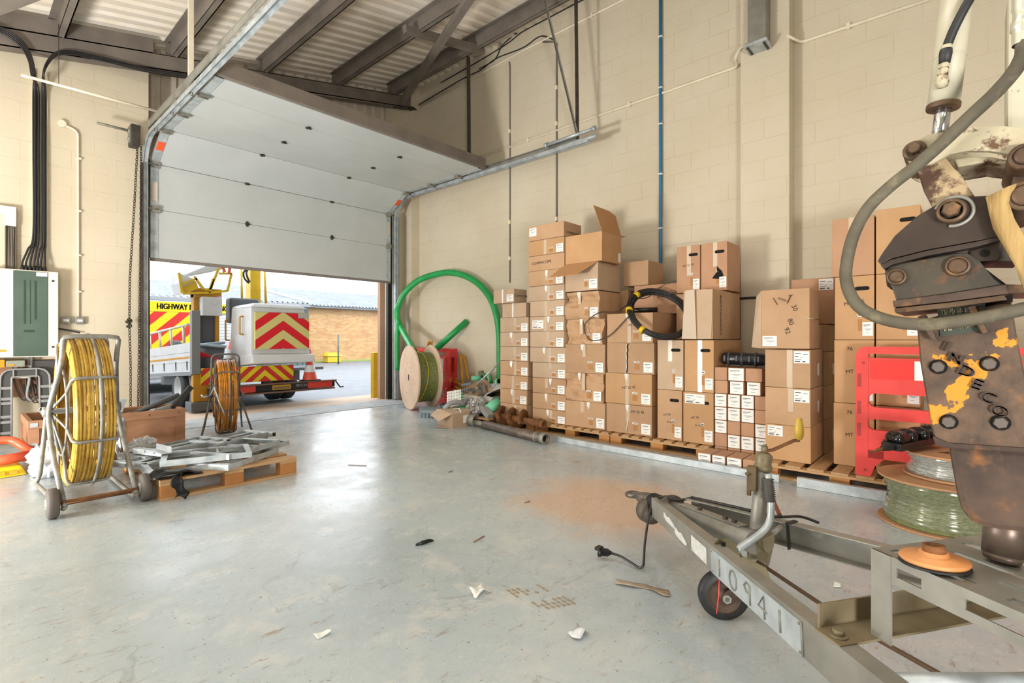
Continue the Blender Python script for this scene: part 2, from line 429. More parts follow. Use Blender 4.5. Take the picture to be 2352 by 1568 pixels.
def doorpanel_mat():
    m, nt, b = nmat('off_white_door_panel')
    tc = nt.nodes.new('ShaderNodeTexCoord'); sx = nt.nodes.new('ShaderNodeSeparateXYZ'); nt.links.new(tc.outputs['Object'], sx.inputs[0])
    ad = nt.nodes.new('ShaderNodeMath'); nt.links.new(sx.outputs[1], ad.inputs[0]); nt.links.new(sx.outputs[2], ad.inputs[1])
    sn = nt.nodes.new('ShaderNodeMath'); sn.operation = 'SINE'; ml = nt.nodes.new('ShaderNodeMath'); ml.operation = 'MULTIPLY'; ml.inputs[1].default_value = 62
    nt.links.new(ad.outputs[0], ml.inputs[0]); nt.links.new(ml.outputs[0], sn.inputs[0])
    pw = ramp(nt, sn.outputs[0], [(.9, (0,0,0,1)), (1.0, (1,1,1,1))])
    bump(nt, b, pw, .25, .003)
    col = ramp(nt, noise(nt, tc.outputs['Object'], 1.4, 4), [(.3, '#c3c6c5'), (.7, '#b9bdbb')])
    nt.links.new(col, b.inputs['Base Color']); b.inputs['Roughness'].default_value = .42
    return m
doorm = doorpanel_mat()
# ------------------------------------------------------------------ shell
XW, YW = 6.18, 8.2
def rb(X): return 4.74 + .215*(X-1.726)          # underside of the sloping end rafter
o = MB().box(-5.2, XW+.2, -6.2, 7.53, -.25, 0).build('floor', fm, loc=(0,0,0)); struct(o, 'worn grey painted concrete floor of the workshop')
o = MB().box(-5.2, XW+.2, 7.545, 8.32, -.25, .006).build('trim_1', thr, bevel=.004); struct(o, 'raw concrete strip across the loading door opening')
o = MB().box(XW, XW+.25, -6.2, 8.6, -.1, 7.0).build('wall_right', wallX); struct(o)
m = MB(); m.box(5.975, XW+.02, 8.024, 8.32, 0, 6.6); o = m.build('wall_corner_pier', wallX, bevel=.01); struct(o, 'shallow cream block pier in the far corner')
m = MB(); m.box(5.975, XW+.02, 1.40, 1.90, 0, 6.8); o = m.build('wall_pier', wallX, bevel=.012); struct(o, 'cream block pier standing out of the long side wall')
m = MB(); m.prism([V(-5.2, YW, -.1), V(1.774, YW, -.1), V(1.774, YW, rb(1.774)+.06), V(-5.2, YW, rb(-5.2)+.06)], (0, .22, 0)); o = m.build('wall_back', wallY); struct(o)
m = MB(); m.box(5.70, XW+.1, 8.26, 8.5, -.1, 6.3); o = m.build('wall_back_return', wallY); struct(o, 'cream block return wall to the right of the loading door')
m = MB(); m.box(-5.4, -5.2, -6.2, 8.4, -.1, 3.9); o = m.build('wall_left', wallX); struct(o)
m = MB(); m.box(-5.4, XW+.2, -6.4, -6.2, -.1, 6.6); o = m.build('wall_front', wallY); struct(o)
# end cladding above the door: vertical ribs
m = MB(); x = 1.60
while x < 5.86:
    for a, c, e, g in ((0, .115, 8.50, 8.50), (.115, .135, 8.50, 8.47), (.135, .175, 8.47, 8.47), (.175, .195, 8.47, 8.50)):
        m.add([(x+a, e, 3.3), (x+c, g, 3.3), (x+c, g, rb(x+c)+.5), (x+a, e, rb(x+a)+.5)], [(0,1,2,3)])
    x += .195
o = m.build('wall_back_cladding', clad); struct(o, 'ribbed beige sheet cladding above the loading door')
m = MB(); m.box(1.78, 5.75, 8.34, 8.46, 4.02, 4.2); o = m.build('cladding_rail', beam_paint); tag(o, 'grey steel rail across the ribbed cladding above the door', 'rail')
# roof sheeting: ribs run up the slope
m = MB(); prof = [(0, 0), (.10, 0), (.125, .035), (.175, .035), (.20, 0)]
ys = []; y = -6.3
while y < 8.6:
    for a, h in prof[:-1]: ys.append((y+a, h))
    y += .20
vs = []
for (y, h) in ys:
    for X in (-5.3, XW+.1): vs.append((X, y, rb(X)+.44+h))
m.add(vs, [(2*i, 2*i+1, 2*i+3, 2*i+2) for i in range(len(ys)-1)])
o = m.build('ceiling', roofm); struct(o, 'off white profiled roof sheeting on steel purlins')
# purlins: folded Z sections along the room
def purlin(X, lab, first=[None]):
    z = rb(X)+.215
    m = MB(); m.box(X-.006, X+.006, -6.1, 8.12, z, z+.20); m.box(X, X+.075, -6.1, 8.12, z, z+.012); m.box(X-.07, X, -6.1, 8.12, z+.19, z+.205)
    m.box(X+.063, X+.075, -6.1, 8.12, z, z+.03); m.box(X-.05, X+.05, 8.02, 8.1, z-.02, z+.17)
    o = m.build('purlin', beam_paint); tag(o, lab, 'purlin', 'roof purlins'); return o
for X, l in ((-1.5, 'steel roof purlin furthest down the slope'), (.83, 'steel roof purlin at the left, above the hanging wire'), (1.995, 'steel roof purlin behind the top of the white hanger post'), (3.19, 'steel roof purlin over the middle of the raised door'), (4.415, 'steel roof purlin that the short cross strut starts from'), (5.54, 'steel roof purlin nearest the long block wall')):
    purlin(X, l)
# end rafter: I section, sloping
def slope_bar(m, X0, X1, y0, y1, z0, z1):
    m.hexa([V(X0, y0, rb(X0)+z0), V(X1, y0, rb(X1)+z0), V(X1, y1, rb(X1)+z0), V(X0, y1, rb(X0)+z0),
            V(X0, y0, rb(X0)+z1), V(X1, y0, rb(X1)+z1), V(X1, y1, rb(X1)+z1), V(X0, y1, rb(X0)+z1)])
t = thing('end_rafter', 'heavy grey steel rafter sloping along the end wall under the roof', 'beam', (2.5, 8.05, rb(2.5)))
m = MB(); slope_bar(m, -5.1, 5.95, 8.0, 8.16, 0, .016); slope_bar(m, -5.1, 5.95, 8.0, 8.16, .20, .216); slope_bar(m, -5.1, 5.95, 8.07, 8.085, .01, .21); slope_bar(m, -5.1, 5.95, 8.0, 8.012, -.02, .21)
m.build('web_and_flanges', beam_paint, t)
m = MB(); slope_bar(m, -.6, 1.78, 8.0, 8.06, .2, .40); m.build('stiffener_plate', beam_paint, t)
m = MB(); m.box(5.86, 5.96, 7.86, 8.0, rb(5.9)-.05, rb(5.9)-.03); m.bar(V(5.55, 8.0, rb(5.5)-.02), V(6.05, 7.95, rb(6.0)-.03), .02, .02); m.build('end_plate', steel_dark, t)
# diagonal braces
def brace(name, p, q, w, h, lab):
    m = MB(); m.bar(p, q, w, h); o = m.build(name, beam_paint); tag(o, lab, 'brace'); return o
brace('roof_brace', V(5.70, 7.95, rb(5.7)+.05), V(3.86, 3.6, rb(3.86)+.08), .09, .09, 'diagonal grey box brace running from the far corner up to the roof')
brace('roof_brace', V(-.1, 8.3-.45, rb(-.1)+.02), V(1.3, 5.3, rb(1.3)+.12), .14, .09, 'wide diagonal roof brace in the top left corner')
o = MB().bar(V(4.2, 5.789, rb(4.2)+.20), V(5.70, 5.765, rb(5.7)+.20), .09, .10).build('cross_strut', beam_paint); tag(o, 'short horizontal strut crossing behind the diagonal brace', 'strut')
# steel stanchion foot on the pier
t = thing('steel_stanchion', 'grey steel post with a bolted foot plate fixed high on the block pier', 'post', (5.88, 1.68, 4.34))
m = MB(); m.box(5.80, 5.972, 1.585, 1.77, 4.37, 6.04); m.build('post', galv_dull, t, bevel=.006)
m = MB(); m.box(5.76, 5.974, 1.565, 1.80, 4.34, 4.37); m.build('foot_plate', galv, t, bevel=.003)
for i in range(4):
    for j in (0, 1):
        MB().cyl(V(5.795+.048*i, 1.60+.165*j, 4.325), V(5.795+.048*i, 1.60+.165*j, 4.34), .012, 6).build('bolt', steel_dark, t)
# yard outside
asph = mat('wet_asphalt', '#6c6e71', .55, 0, '#5d5f63', 3, bmp=.25, bscale=60, dirt='#58595d', dlo=.6, dhi=.75, dscale=2)
pav = mat('sandy_block_paving', '#c2ab94', .8, 0, '#b49d86', 3, bmp=.2)
o = MB().box(-12, 45, 8.32, 9.35, -.3, -.004).build('apron_paving', pav); struct(o, 'sandy paving strip just outside the loading door'); o.name = 'trim_2'
o = MB().box(-40, 70, 9.35, 60, -.3, -.012).build('yard_ground', asph); struct(o, 'grey wet asphalt yard outside the door')
# ------------------------------------------------------------------ sectional door
D = bpy.data.objects.new('door_1', None); C.objects.link(D); D.location = (3.7, 8.2, 2.25); MW[D.name] = Matrix.Translation(D.location)
struct(D, 'white sectional loading door, half open, its upper panels run in under the roof')
DX0, DX1 = 1.80, 5.62; ZT = 3.86
def panel(p, q, name='panel'):     # p,q: (y,z) of the inner face's lower and upper edge
    d = (Vector((0, q[0]-p[0], q[1]-p[1]))).normalized(); n = Vector((0, d.z, -d.y))*(1)   # outward normal (towards +y / up)
    P = Vector((0, *p)) + d*.003; Q = Vector((0, *q)) - d*.003
    m = MB()
    def slab(x0, x1, off, th, mbb):
        a = [Vector((x0,0,0))+P+n*off, Vector((x1,0,0))+P+n*off, Vector((x1,0,0))+Q+n*off, Vector((x0,0,0))+Q+n*off]
        mbb.hexa([a[0], a[1], a[1]+n*th, a[0]+n*th, a[3], a[2], a[2]+n*th, a[3]+n*th])
    slab(DX0, DX1, 0, .04, m); o = m.build(name, doorm, D, bevel=.003)
    for x0, x1 in ((DX0-.004, DX0+.085), (DX1-.085, DX1+.004)):
        k = MB(); slab(x0, x1, -.006, .052, k); k.build('end_cap', galv, o)
    return o, P, Q, d, n
pts = [(8.2, 2.27), (8.2, 2.935), (8.2, 3.555), (7.63, ZT), (6.915, ZT), (6.21, ZT), (5.70, ZT)]
pan = [panel(pts[i], pts[i+1]) for i in range(6)]
for i in range(1, 6):          # hinges on the joints, rollers at the ends
    y, z = pts[i]
    dirv = (Vector((0, pts[i+1][0]-pts[i-1][0], pts[i+1][1]-pts[i-1][1]))).normalized(); nn = Vector((0, -dirv.z, dirv.y))
    for x in (3.03, 4.42):
        k = MB(); c = V(x, y, z)
        k.bar(c - V(.028,0,0) + nn*.01, c + V(.028,0,0) + nn*.01, .034, .014, up=nn); k.bar(c-dirv*.04+nn*.006, c+dirv*.04+nn*.006, .03, .01, up=nn)
        k.cyl(c - V(.04,0,0)+nn*.014, c + V(.04,0,0)+nn*.014, .006, 8)
        k.build('hinge', steel_dark, D)
    for x, s in ((DX0, -1), (DX1, 1)):
        k = MB(); c = V(x, y, z)
        k.bar(c - V(s*.10,0,0)+nn*.02, c + V(s*.0,0,0)+nn*.02, .09, .035, up=nn)
        k.cyl(c - V(s*.08,0,0)+nn*.035, c + V(s*.085,0,0)+nn*.035, .012, 8); k.cyl(c + V(s*.062,0,0)+nn*.035, c + V(s*.085,0,0)+nn*.035, .028, 12)
        k.build('roller', galv_dull, D)
m = MB(); m.box(DX0-.02, DX1+.04, 5.655, 5.735, ZT+.01, ZT+.17); m.build('top_stiffener', beam_paint, D, bevel=.006)
m = MB(); m.box(DX0, DX1, 8.19, 8.25, 2.235, 2.272); m.build('bottom_seal', mat('brown_door_seal', '#7d746c', .8), D, bevel=.006)
orange_st = mat('orange_sticker', '#e85a2a', .5)
for x in (DX0+.04, DX1-.04):
    p, P, Q, d, n = pan[2]; a = P.lerp(Q, .42); b2 = P.lerp(Q, .66)
    k = MB(); k.bar(V(x,0,0)+a-n*.008, V(x,0,0)+b2-n*.008, .078, .004, up=n); k.build('orange_sticker', orange_st, D)['label'] = 'small orange warning sticker'
k = MB(); k.box(DX0+.01, DX0+.075, 8.185, 8.192, 3.05, 3.3); k.box(DX1-.075, DX1-.01, 8.185, 8.192, 3.15, 3.4); k.build('label', mat('buff_label', '#cbbfae', .6), D)
# tracks
def track(X, sgn, yend, lab, hang):
    t = thing('door_track', lab, 'track', (X, 8.1, 0))
    m = MB()
    path = [V(X, 8.13, .02), V(X, 8.13, 3.30)] + arc((X, 7.72, 3.42), (0,1,0), (0,0,1), .41, 0, pi/2, 8) + [V(X, yend, 3.83)]
    for i in range(len(path)-1):
        p, q = path[i], path[i+1]
        nrm = V(0, (q-p).z, -(q-p).y).normalized()
        m.bar(p, q, .055, .006, up=nrm)
        for s in (-1, 1):
            m.bar(p+nrm*.0+V(s*.026,0,0)*1, q+V(s*.026,0,0), .006, .05, up=nrm)
    m.build('rail', galv, t)
    m = MB(); m.box(X-sgn*.0-.03, X+.03, 8.16, 8.205, .01, 3.5); m.box(X+sgn*.03-.006, X+sgn*.03+.006, 8.07, 8.2, .01, 3.5); m.build('jamb_angle', steel_dark if sgn < 0 else galv_dull, t)
    m = MB(); m.bar(V(X+sgn*.045, 7.75, 3.90), V(X+sgn*.045, yend+.2, 3.90), .012, .075); m.bar(V(X+sgn*.03, 7.75, 3.935), V(X+sgn*.03, yend+.2, 3.935), .05, .01); m.build('back_rail', galv_dull, t)
    m = MB(); m.box(min(X, X-sgn*.088), max(X, X-sgn*.088), 8.262, 8.33, .01, 3.62); m.build('brush_seal', black_rub, t)
    for p, q, wd in hang:
        MB().bar(p, q, wd, wd*.5, up=(0,1,0)).build('hanger', cream_pipe if sgn < 0 else steel_dark, t)
    return t
tl = track(1.715, -1, 1.6, 'left track of the loading door, running towards us under the roof', [(V(1.70, 6.13, 3.92), V(1.70, 6.13, rb(1.7)+.44), .05)])
tr = track(5.70, 1, 3.75, 'right track of the loading door along the long block wall', [(V(5.72, 6.10, 3.95), V(5.72, 6.12, rb(5.72)+.24), .055), (V(5.71, 3.94, 3.9), V(5.70, 3.96, rb(5.7)+.42), .05)])
# perforated strut bracing the track end
m = MB(); p, q = V(5.70, 3.93, 3.93), V(5.27, 4.22, rb(5.27)+.4)
dd = (q-p); L = dd.length; dd.normalize()
m.bar(p, q, .004, .04, up=(0,1,0)); sd = dd.cross(V(0,1,0)).normalized()
m.bar(p+sd*.018, q+sd*.018, .036, .004, up=(0,1,0))
a = .04
hm = MB()
while a < L-.04:
    c = p+dd*a; hm.bar(c-dd*.018-V(0,.0,0)-sd*.004, c+dd*.018-sd*.004, .004, .012, up=(0,1,0)); a += .06
m.add(hm.v, hm.f, False, 1); m.build('strut', [galv_dull, steel_dark], tr)
# spring bumper on the end of the right track
k = MB(); k.cyl(V(5.66, 4.42, 3.93), V(5.66, 3.66, 3.945), .022, 12); k.cyl(V(5.66, 4.46, 3.93), V(5.66, 4.42, 3.93), .035, 12); k.cyl(V(5.66, 3.66, 3.945), V(5.66, 3.62, 3.945), .035, 12)
k.cyl(V(5.70, 4.3, 3.86), V(5.70, 3.62, 3.86), .028, 12); k.build('spring_bumper', galv, tr)
# gearbox and hand chain
t = thing('chain_hoist', 'dark door gearbox with a hand chain hanging to the floor beside the door', 'hoist', (1.60, 8.05, 0))
m = MB(); m.box(1.53, 1.63, 7.92, 8.10, 3.66, 3.93); m.build('gearbox', steel_dark, t, bevel=.012)
m = MB(); m.box(1.522, 1.532, 7.95, 8.06, 3.70, 3.90); m.cyl(V(1.51, 8.0, 3.85), V(1.535, 8.0, 3.85), .035, 14); m.cyl(V(1.51, 8.0, 3.75), V(1.535, 8.0, 3.75), .025, 14); m.build('cover', galv_dull, t)
m = MB(); m.cyl(V(1.20, 8.0, 3.85), V(1.53, 8.0, 3.85), .016, 12); m.build('shaft', galv_dull, t)
def chain(pts, name):
    P = []; 
    for i in range(len(pts)-1):
        a, b = Vector(pts[i]), Vector(pts[i+1]); n = int((b-a).length/.034)
        P += [a.lerp(b, k/n) for k in range(n)]
    m = MB()
    for i, c in enumerate(P):
        d = (P[min(i+1, len(P)-1)]-P[max(i-1, 0)]).normalized()
        sd = d.orthogonal().normalized() if i % 2 else d.cross(d.orthogonal()).normalized()
        loop = [c + d*.023*cos(2*pi*j/8) + sd*.013*sin(2*pi*j/8) for j in range(8)]
        m.tube(loop, .0042, 5, closed=True)
    return m.build(name, steel_dark, t)
chain([PY(8.08, 316, 330), PY(8.08, 308, 480), PY(8.08, 298, 640), PY(8.08, 297, 745), PY(8.08, 300, 840), PY(8.08, 300, 965)], 'chain')
chain([PY(8.10, 324, 335), PY(8.10, 323, 520), PY(8.10, 320, 760), PY(8.10, 317, 965)], 'chain')
m = MB(); c = PY(8.06, 297, 742)
for i in range(7):
    q = c + V(RN.uniform(-.02,.02), RN.uniform(-.02,.02), RN.uniform(-.05,.05)); m.torus(q, V(RN.random(), RN.random(), RN.random()), .02, .007, 10, 6)
m.build('chain_knot', steel_dark, t)
# ================================================================== OUTSIDE
TONE = .70
_in = (yellow_p, amber_p, cream_pipe)
yellow_p = mat('outdoor_yellow_paint', '#e8c11c', .4, 0, '#dcb312', 5); amber_p = mat('outdoor_amber_paint', '#d99c1a', .45, 0, '#c98e14', 5); cream_pipe = mat('outdoor_cream_paint', '#e9e0cc', .5)
yel_hi = mat('fluorescent_yellow', '#f2dc1e', .45); red_hi = mat('warning_red', '#d8322c', .45); cream_hi = mat('pale_yellow_reflective', '#ddd285', .4); red_ref = mat('red_reflective', '#e0182a', .4)
truck_w = mat('white_truck_paint', '#e3e4e4', .4, 0, '#d6d8d8', 3); truck_g = mat('grey_truck_frame', '#8c8f92', .5); tyre = mat('tyre_rubber', '#3c3d3f', .75)
lamp_red = mat('red_lamp_lens', '#e0463c', .25); brick = None
def clip(poly, x0, x1, z0, z1):
    def cut(P, f, g):
        out = []
        for i in range(len(P)):
            a, b = P[i-1], P[i]; fa, fb = f(a), f(b)
            if (fa >= 0) != (fb >= 0):
                t = fa/(fa-fb); out.append((a[0]+(b[0]-a[0])*t, a[1]+(b[1]-a[1])*t))
            if fb >= 0: out.append(b)
        return out
    for f in (lambda p: p[0]-x0, lambda p: x1-p[0], lambda p: p[1]-z0, lambda p: z1-p[1]):
        poly = cut(poly, f, None)
        if len(poly) < 3: return []
    return poly
def stripes(mb, x0, x1, z0, z1, y, wid, slope, phase=0, mi=1, th=.004, mid=None):
    """Slanted stripes on a board facing -Y; with mid, a chevron pointing up."""
    k = -30
    while k < 30:
        a = phase + k*2*wid
        if mid is None:
            P = [[(x0-5, a+slope*(-5)), (x1+5, a+slope*(x1-x0+5)), (x1+5, a+wid+slope*(x1-x0+5)), (x0-5, a+wid+slope*(-5))]]
            P = [[(p[0], p[1]+z0) for p in q] for q in P]
        else:
            P = []
            for s in (-1, 1):
                e = mid+s*6
                P.append([(mid, z0+a), (e, z0+a-slope*6), (e, z0+a+wid-slope*6), (mid, z0+a+wid)])
        for q in P:
            c = clip(q, x0, x1, z0, z1)
            if len(c) >= 3: mb.prism([V(p[0], y, p[1]) for p in c], (0, -th, 0), mi=mi)
        k += 1
def brick_mat():
    m, nt, b = nmat('yellow_brickwork')
    tc = nt.nodes.new('ShaderNodeTexCoord'); sx = nt.nodes.new('ShaderNodeSeparateXYZ'); cb = nt.nodes.new('ShaderNodeCombineXYZ')
    nt.links.new(tc.outputs['Object'], sx.inputs[0]); nt.links.new(sx.outputs[0], cb.inputs[0]); nt.links.new(sx.outputs[2], cb.inputs[1])
    br = nt.nodes.new('ShaderNodeTexBrick'); br.inputs['Scale'].default_value = 1; br.inputs['Brick Width'].default_value = .225; br.inputs['Row Height'].default_value = .075
    br.inputs['Mortar Size'].default_value = .006; br.inputs['Color1'].default_value = lin('#cfa670'); br.inputs['Color2'].default_value = lin('#b98a58'); br.inputs['Mortar'].default_value = lin('#c9b394')
    nt.links.new(cb.outputs[0], br.inputs['Vector'])
    f = ramp(nt, noise(nt, cb.outputs[0], 1.2, 3), [(.5, (0,0,0,1)), (.75, (.6,.6,.6,1))])
    nt.links.new(mixc(nt, f, br.outputs['Color'], lin('#a9694a')), b.inputs['Base Color']); b.inputs['Roughness'].default_value = .85
    return m
brick = brick_mat()
def block_pier_mat():
    return block_mat('pink_block_pier', '#cda88c', '#c39a7e', 'x', joint='#a98a74', bw=.45, bh=.225, strength=.3)
# --- far buildings
roof_g = mat('grey_fibre_cement_roof', '#8f9499', .8, 0, '#7d8288', 2); dkclad = mat('dark_green_cladding', '#5d6a67', .6, 0, '#535f5c', 3)
def corr(m, X0, X1, y0, z0, y1, z1, step, amp, mi=0):
    n = int((X1-X0)/step*2); dz = Vector((0, -(z1-z0), y1-y0)).normalized()
    vs = []
    for i in range(n+1):
        x = X0+(X1-X0)*i/n; o = dz*(amp if i % 2 else -amp)
        vs += [V(x, y0, z0)+o, V(x, y1, z1)+o]
    m.add(vs, [(2*i, 2*i+2, 2*i+3, 2*i+1) for i in range(n)], True, mi)
t = thing('warehouse', 'long low brick warehouse with a grey roof far across the yard', 'building', (17, 27, 0))
MB().box(11.6, 30, 24.4, 30, -.2, 2.86).build('brick_wall', brick, t)
m = MB(); corr(m, 11.2, 30, 24.0, 2.85, 30, 4.12, .2, .035); m.build('roof', roof_g, t)
MB().box(11.3, 30, 24.1, 24.3, 2.72, 2.84).build('gutter', truck_g, t)
MB().cyl(V(11.75, 24.3, 0), V(11.75, 24.3, 2.8), .06, 10).build('downpipe', mat('pale_downpipe', '#cfd4d6', .5), t)
t = thing('shed', 'dark clad shed with a corrugated grey roof behind the truck', 'building', (3, 25, 0))
m = MB(); x = -14.0
while x < 10.6: m.box(x, x+.16, 22.0, 22.05, -.2, 2.72); m.box(x+.16, x+.25, 22.03, 22.07, -.2, 2.72); x += .25
m.build('wall', dkclad, t)
m = MB(); corr(m, -14.5, 10.6, 21.6, 2.72, 28.5, 3.95, .22, .04); m.build('roof', roof_g, t)
MB().box(-14.4, 10.6, 21.55, 21.7, 2.56, 2.70).build('gutter', truck_g, t)
MB().bar(V(10.6, 21.6, 2.80), V(10.6, 28.5, 4.03), .22, .06).build('verge_trim', truck_w, t)
o = MB().box(9.5, 31, 23.7, 24.4, -.2, .05).build('grass_verge', mat('grass', '#8aa84e', .9, 0, '#a3a05a', 3, bmp=.4)); tag(o, 'thin strip of grass along the foot of the brick warehouse', 'grass', kind='stuff')
fp_ = PY(21.5, 777, 768); o = MB().cyl(V(fp_.x, 21.5, -.012), fp_, .035, 8).build('fence_post', dkclad); tag(o, 'slim dark green post standing by the brick warehouse', 'post')
t = thing('salt_bin', 'yellow salt bin with a sloping lid across the yard', 'bin', (12.3, 23.35, 0))
m = MB(); m.box(12.25, 12.95, 23.1, 23.6, 0, .30); m.build('body', yellow_p, t, bevel=.03)
m = MB(); m.hexa([V(12.2,23.05,.305), V(13.0,23.05,.305), V(13.0,23.65,.305), V(12.2,23.65,.305), V(12.3,23.15,.42), V(12.9,23.15,.42), V(12.9,23.55,.48), V(12.3,23.55,.48)]); m.build('lid', yellow_p, t, bevel=.02)
# --- outer door pier and bollard
o = MB().box(5.60, 6.6, 8.515, 8.60, -.1, 5.0).build('trim_3', block_pier_mat(), bevel=.008); struct(o, 'pinkish block pier outside the loading door')
o = MB(); o.box(5.62, 5.73, 8.77, 8.88, -.004, .90); o = o.build('bollard', yellow_p, bevel=.008); tag(o, 'square yellow bollard guarding the outside of the door', 'bollard')
# --- access platform truck
T = thing('platform_truck', 'white and yellow tail of an access platform truck parked outside the loading door', 'truck', (3.6, 10.2, 0))
def SH(m):      # the bed drops slightly towards the cab
    m.v = [Vector((v.x, v.y, v.z - .058*(v.y-9.0))) for v in m.v]; return m
XL, XR, YR = 2.52, 4.72, 9.02
m = MB()
for i in range(3): m.box(XL, XL+.03, YR+.06, 12.3, .655+.158*i, .655+.158*i+.154)
ds = SH(m).build('dropside_panel', truck_w, T, bevel=.004)
k = MB(); k.box(XL-.004, XL+.002, YR+.14, 12.25, .875, .905); SH(k).build('yellow_stripe', amber_p, ds)
for y in (9.25, 9.85, 10.55, 11.3):
    k = MB(); k.box(XL-.008, XL, y, y+.03, .69, .75); k.box(XL-.012, XL, y+.005, y+.025, .75, .83); SH(k).build('latch', steel_dark, ds)
m = MB(); m.box(XL-.01, XL+.11, YR-.02, YR+.08, .62, 1.62); SH(m).build('corner_post', truck_g, T, bevel=.008)
m = MB(); m.box(XL, XR, YR+.05, 12.3, .60, .65); m.box(XL+.4, XL+.5, 9.2, 12.5, .42, .6); m.box(XR-.5, XR-.4, 9.2, 12.5, .42, .6); SH(m).build('bed', truck_g, T)
m = MB()
for y in (9.5, 10.2, 10.9, 11.6, 12.2): m.cyl(V(XL+.02, y, 1.1), V(XL+.02, y+.06, 1.42), .02, 8)
m.cyl(V(XL+.02, 9.3, 1.42), V(XL+.02, 12.25, 1.42), .022, 8); SH(m).build('side_rail', cream_pipe, T)
# tail board with warning stripes
m = MB(); m.box(XL+.12, 4.12, YR-.01, YR+.05, .44, .705); stripes(m, XL+.12, 4.12, .44, .705, YR-.01, .10, .9, mid=3.62); m.build('tail_board', [yel_hi, red_hi], T)
m = MB(); m.box(XL+.02, 3.05, YR+.02, YR+.14, .17, .62); m.build('tool_locker', amber_p, T, bevel=.01)
m = MB(); m.box(XL-.02, 3.12, YR-.02, YR+.30, .03, .17); m.build('mudguard', mat('grey_mudguard', '#6a6c6e', .6), T, bevel=.02)
bp = MB(); bp.box(XL+.2, 4.86, YR-.12, YR-.03, .27, .385); bumper = bp.build('bumper', black_pl, T, bevel=.008)
m = MB(); m.box(XL+.2, 4.88, YR-.16, YR-.02, .385, .405); m.box(XL+.2, 4.85, YR-.15, YR-.02, .235, .262); m.build('bumper_rail', mat('rusty_bumper_rail', '#7d6a60', .6, .2, '#8f5a44', 6), T)
k = MB(); k.box(4.33, 4.80, YR-.135, YR-.12, .275, .38); k.build('tail_lamp', lamp_red, bumper, bevel=.004)
k = MB(); k.box(3.12, 3.42, YR-.135, YR-.12, .275, .38); k.build('tail_lamp', lamp_red, bumper, bevel=.004)
k = MB(); k.box(3.70, 4.02, YR-.13, YR-.12, .285, .37); k.box(3.715, 4.005, YR-.134, YR-.129, .295, .345, mi=1); k.build('number_plate', [amber_p, mat('dull_olive', '#867446', .6)], bumper)
k = MB(); add_text(k, 'IVECO', V(4.22, YR-.121, .335), (1,0,0), (0,0,1), .05, bold=.003); k.build('lettering', truck_w, bumper)
k = MB(); k.bar(V(4.88, YR-.1, .38), V(4.98, YR-.1, .25), .02, .02); k.bar(V(4.98, YR-.1, .25), V(5.05, YR-.1, .255), .02, .02); k.build('hook', steel_dark, bumper)
def wheel(x, y, lab, par=T):
    k = MB(); k.lathe([(.20,-.1),(.31,-.1),(.335,-.07),(.335,.07),(.31,.1),(.20,.1)], V(x, y, .335), (1,0,0), 32)
    o = k.build('wheel', tyre, par)
    r = MB(); r.lathe([(.001,-.03),(.09,-.03),(.10,-.06),(.17,-.02),(.19,-.098),(.205,-.098),(.205,.098),(.19,.09),(.001,.05)], V(x, y, .335), (1,0,0), 28); r.build('rim', truck_w, o)
wheel(2.66, 9.95, 1); wheel(2.90, 9.95, 1); wheel(4.15, 9.95, 1); wheel(4.38, 9.95, 1)
m = MB(); m.torus(V(2.66, 9.95, .335), (1,0,0), .42, .03, 20, 6, a0=0, a1=2*pi); SH(m).build('wheel_arch', truck_g, T)
# mast, turret and basket
m = MB(); m.box(2.69, 2.77, 9.55, 9.7, .62, 1.95); m.box(3.02, 3.08, 9.55, 9.7, .62, 1.95); m.box(2.69, 3.10, 9.5, 9.75, 1.86, 2.02); m.build('mast', amber_p, T, bevel=.01)
m = MB(); m.box(2.80, 3.05, 9.6, 9.66, .66, 1.85); m.build('mast_back', mat('mast_grey', '#5a5d62', .5), T)
m = MB(); m.box(2.76, 3.06, 9.35, 9.5, 1.56, 1.87); m.cyl(V(2.96, 9.34, 1.77), V(2.96, 9.36, 1.77), .03, 12); m.build('control_box', truck_w, T, bevel=.015)
def py(Y, L): return [PY(Y, x, y) for x, y in L]
m = MB(); m.prism(py(9.5, [(411,626),(446,640),(455,662),(443,668),(420,675),(413,650)]), (0, .5, 0)); m.prism(py(9.5, [(432,627),(478,608),(513,608),(515,612),(512,618),(440,632)]), (0, .6, 0)); m.build('turret_shell', truck_w, T, bevel=.012)
m = MB()
for a, b2 in (((446,634),(468,665)),((468,665),(482,664)),((482,664),(490,640)),((503,615),(480,672)),((532,628),(522,668)),((522,668),(480,672)),((480,672),(420,674)),((503,628),(532,628)),((411,626),(418,672)),((418,652),(452,640))):
    m.bar(PY(9.45, *a), PY(9.45, *b2), .035, .035, up=(0,1,0))
m.prism(py(9.46, [(418,660),(450,645),(456,663),(424,674)]), (0,.03,0)); m.build('turret_frame', yellow_p, T)
m = MB()
for a, b2 in (((512,612),(516,625)), ((528,612),(526,628))): m.bar(PY(9.42, *a), PY(9.42, *b2), .04, .04)
m.build('turret_arm', mat('orange_red_arm', '#d8683a', .5), T)
m = MB(); m.box(4.05-.15+.08, 4.05+.13, 10.6, 10.85, .9, 3.4); m.build('boom', yellow_p, T, bevel=.01)
m = MB(); m.cyl(PY(10.5, 556, 700), PY(10.5, 554, 600), .022, 8); m.cyl(PY(10.5, 611, 704), PY(10.5, 607, 600), .025, 8); m.build('boom_rod', yellow_p, T)
m = MB(); m.tube(spline([PY(10.5, 572, 612), PY(10.5, 560, 625), PY(10.5, 562, 640), PY(10.5, 572, 650)], 6), .02, 8); m.tube(spline([PY(10.5, 575, 610), PY(10.5, 566, 625), PY(10.5, 569, 638), PY(10.5, 574, 648)], 6), .02, 8); m.build('boom_hose', black_rub, T)
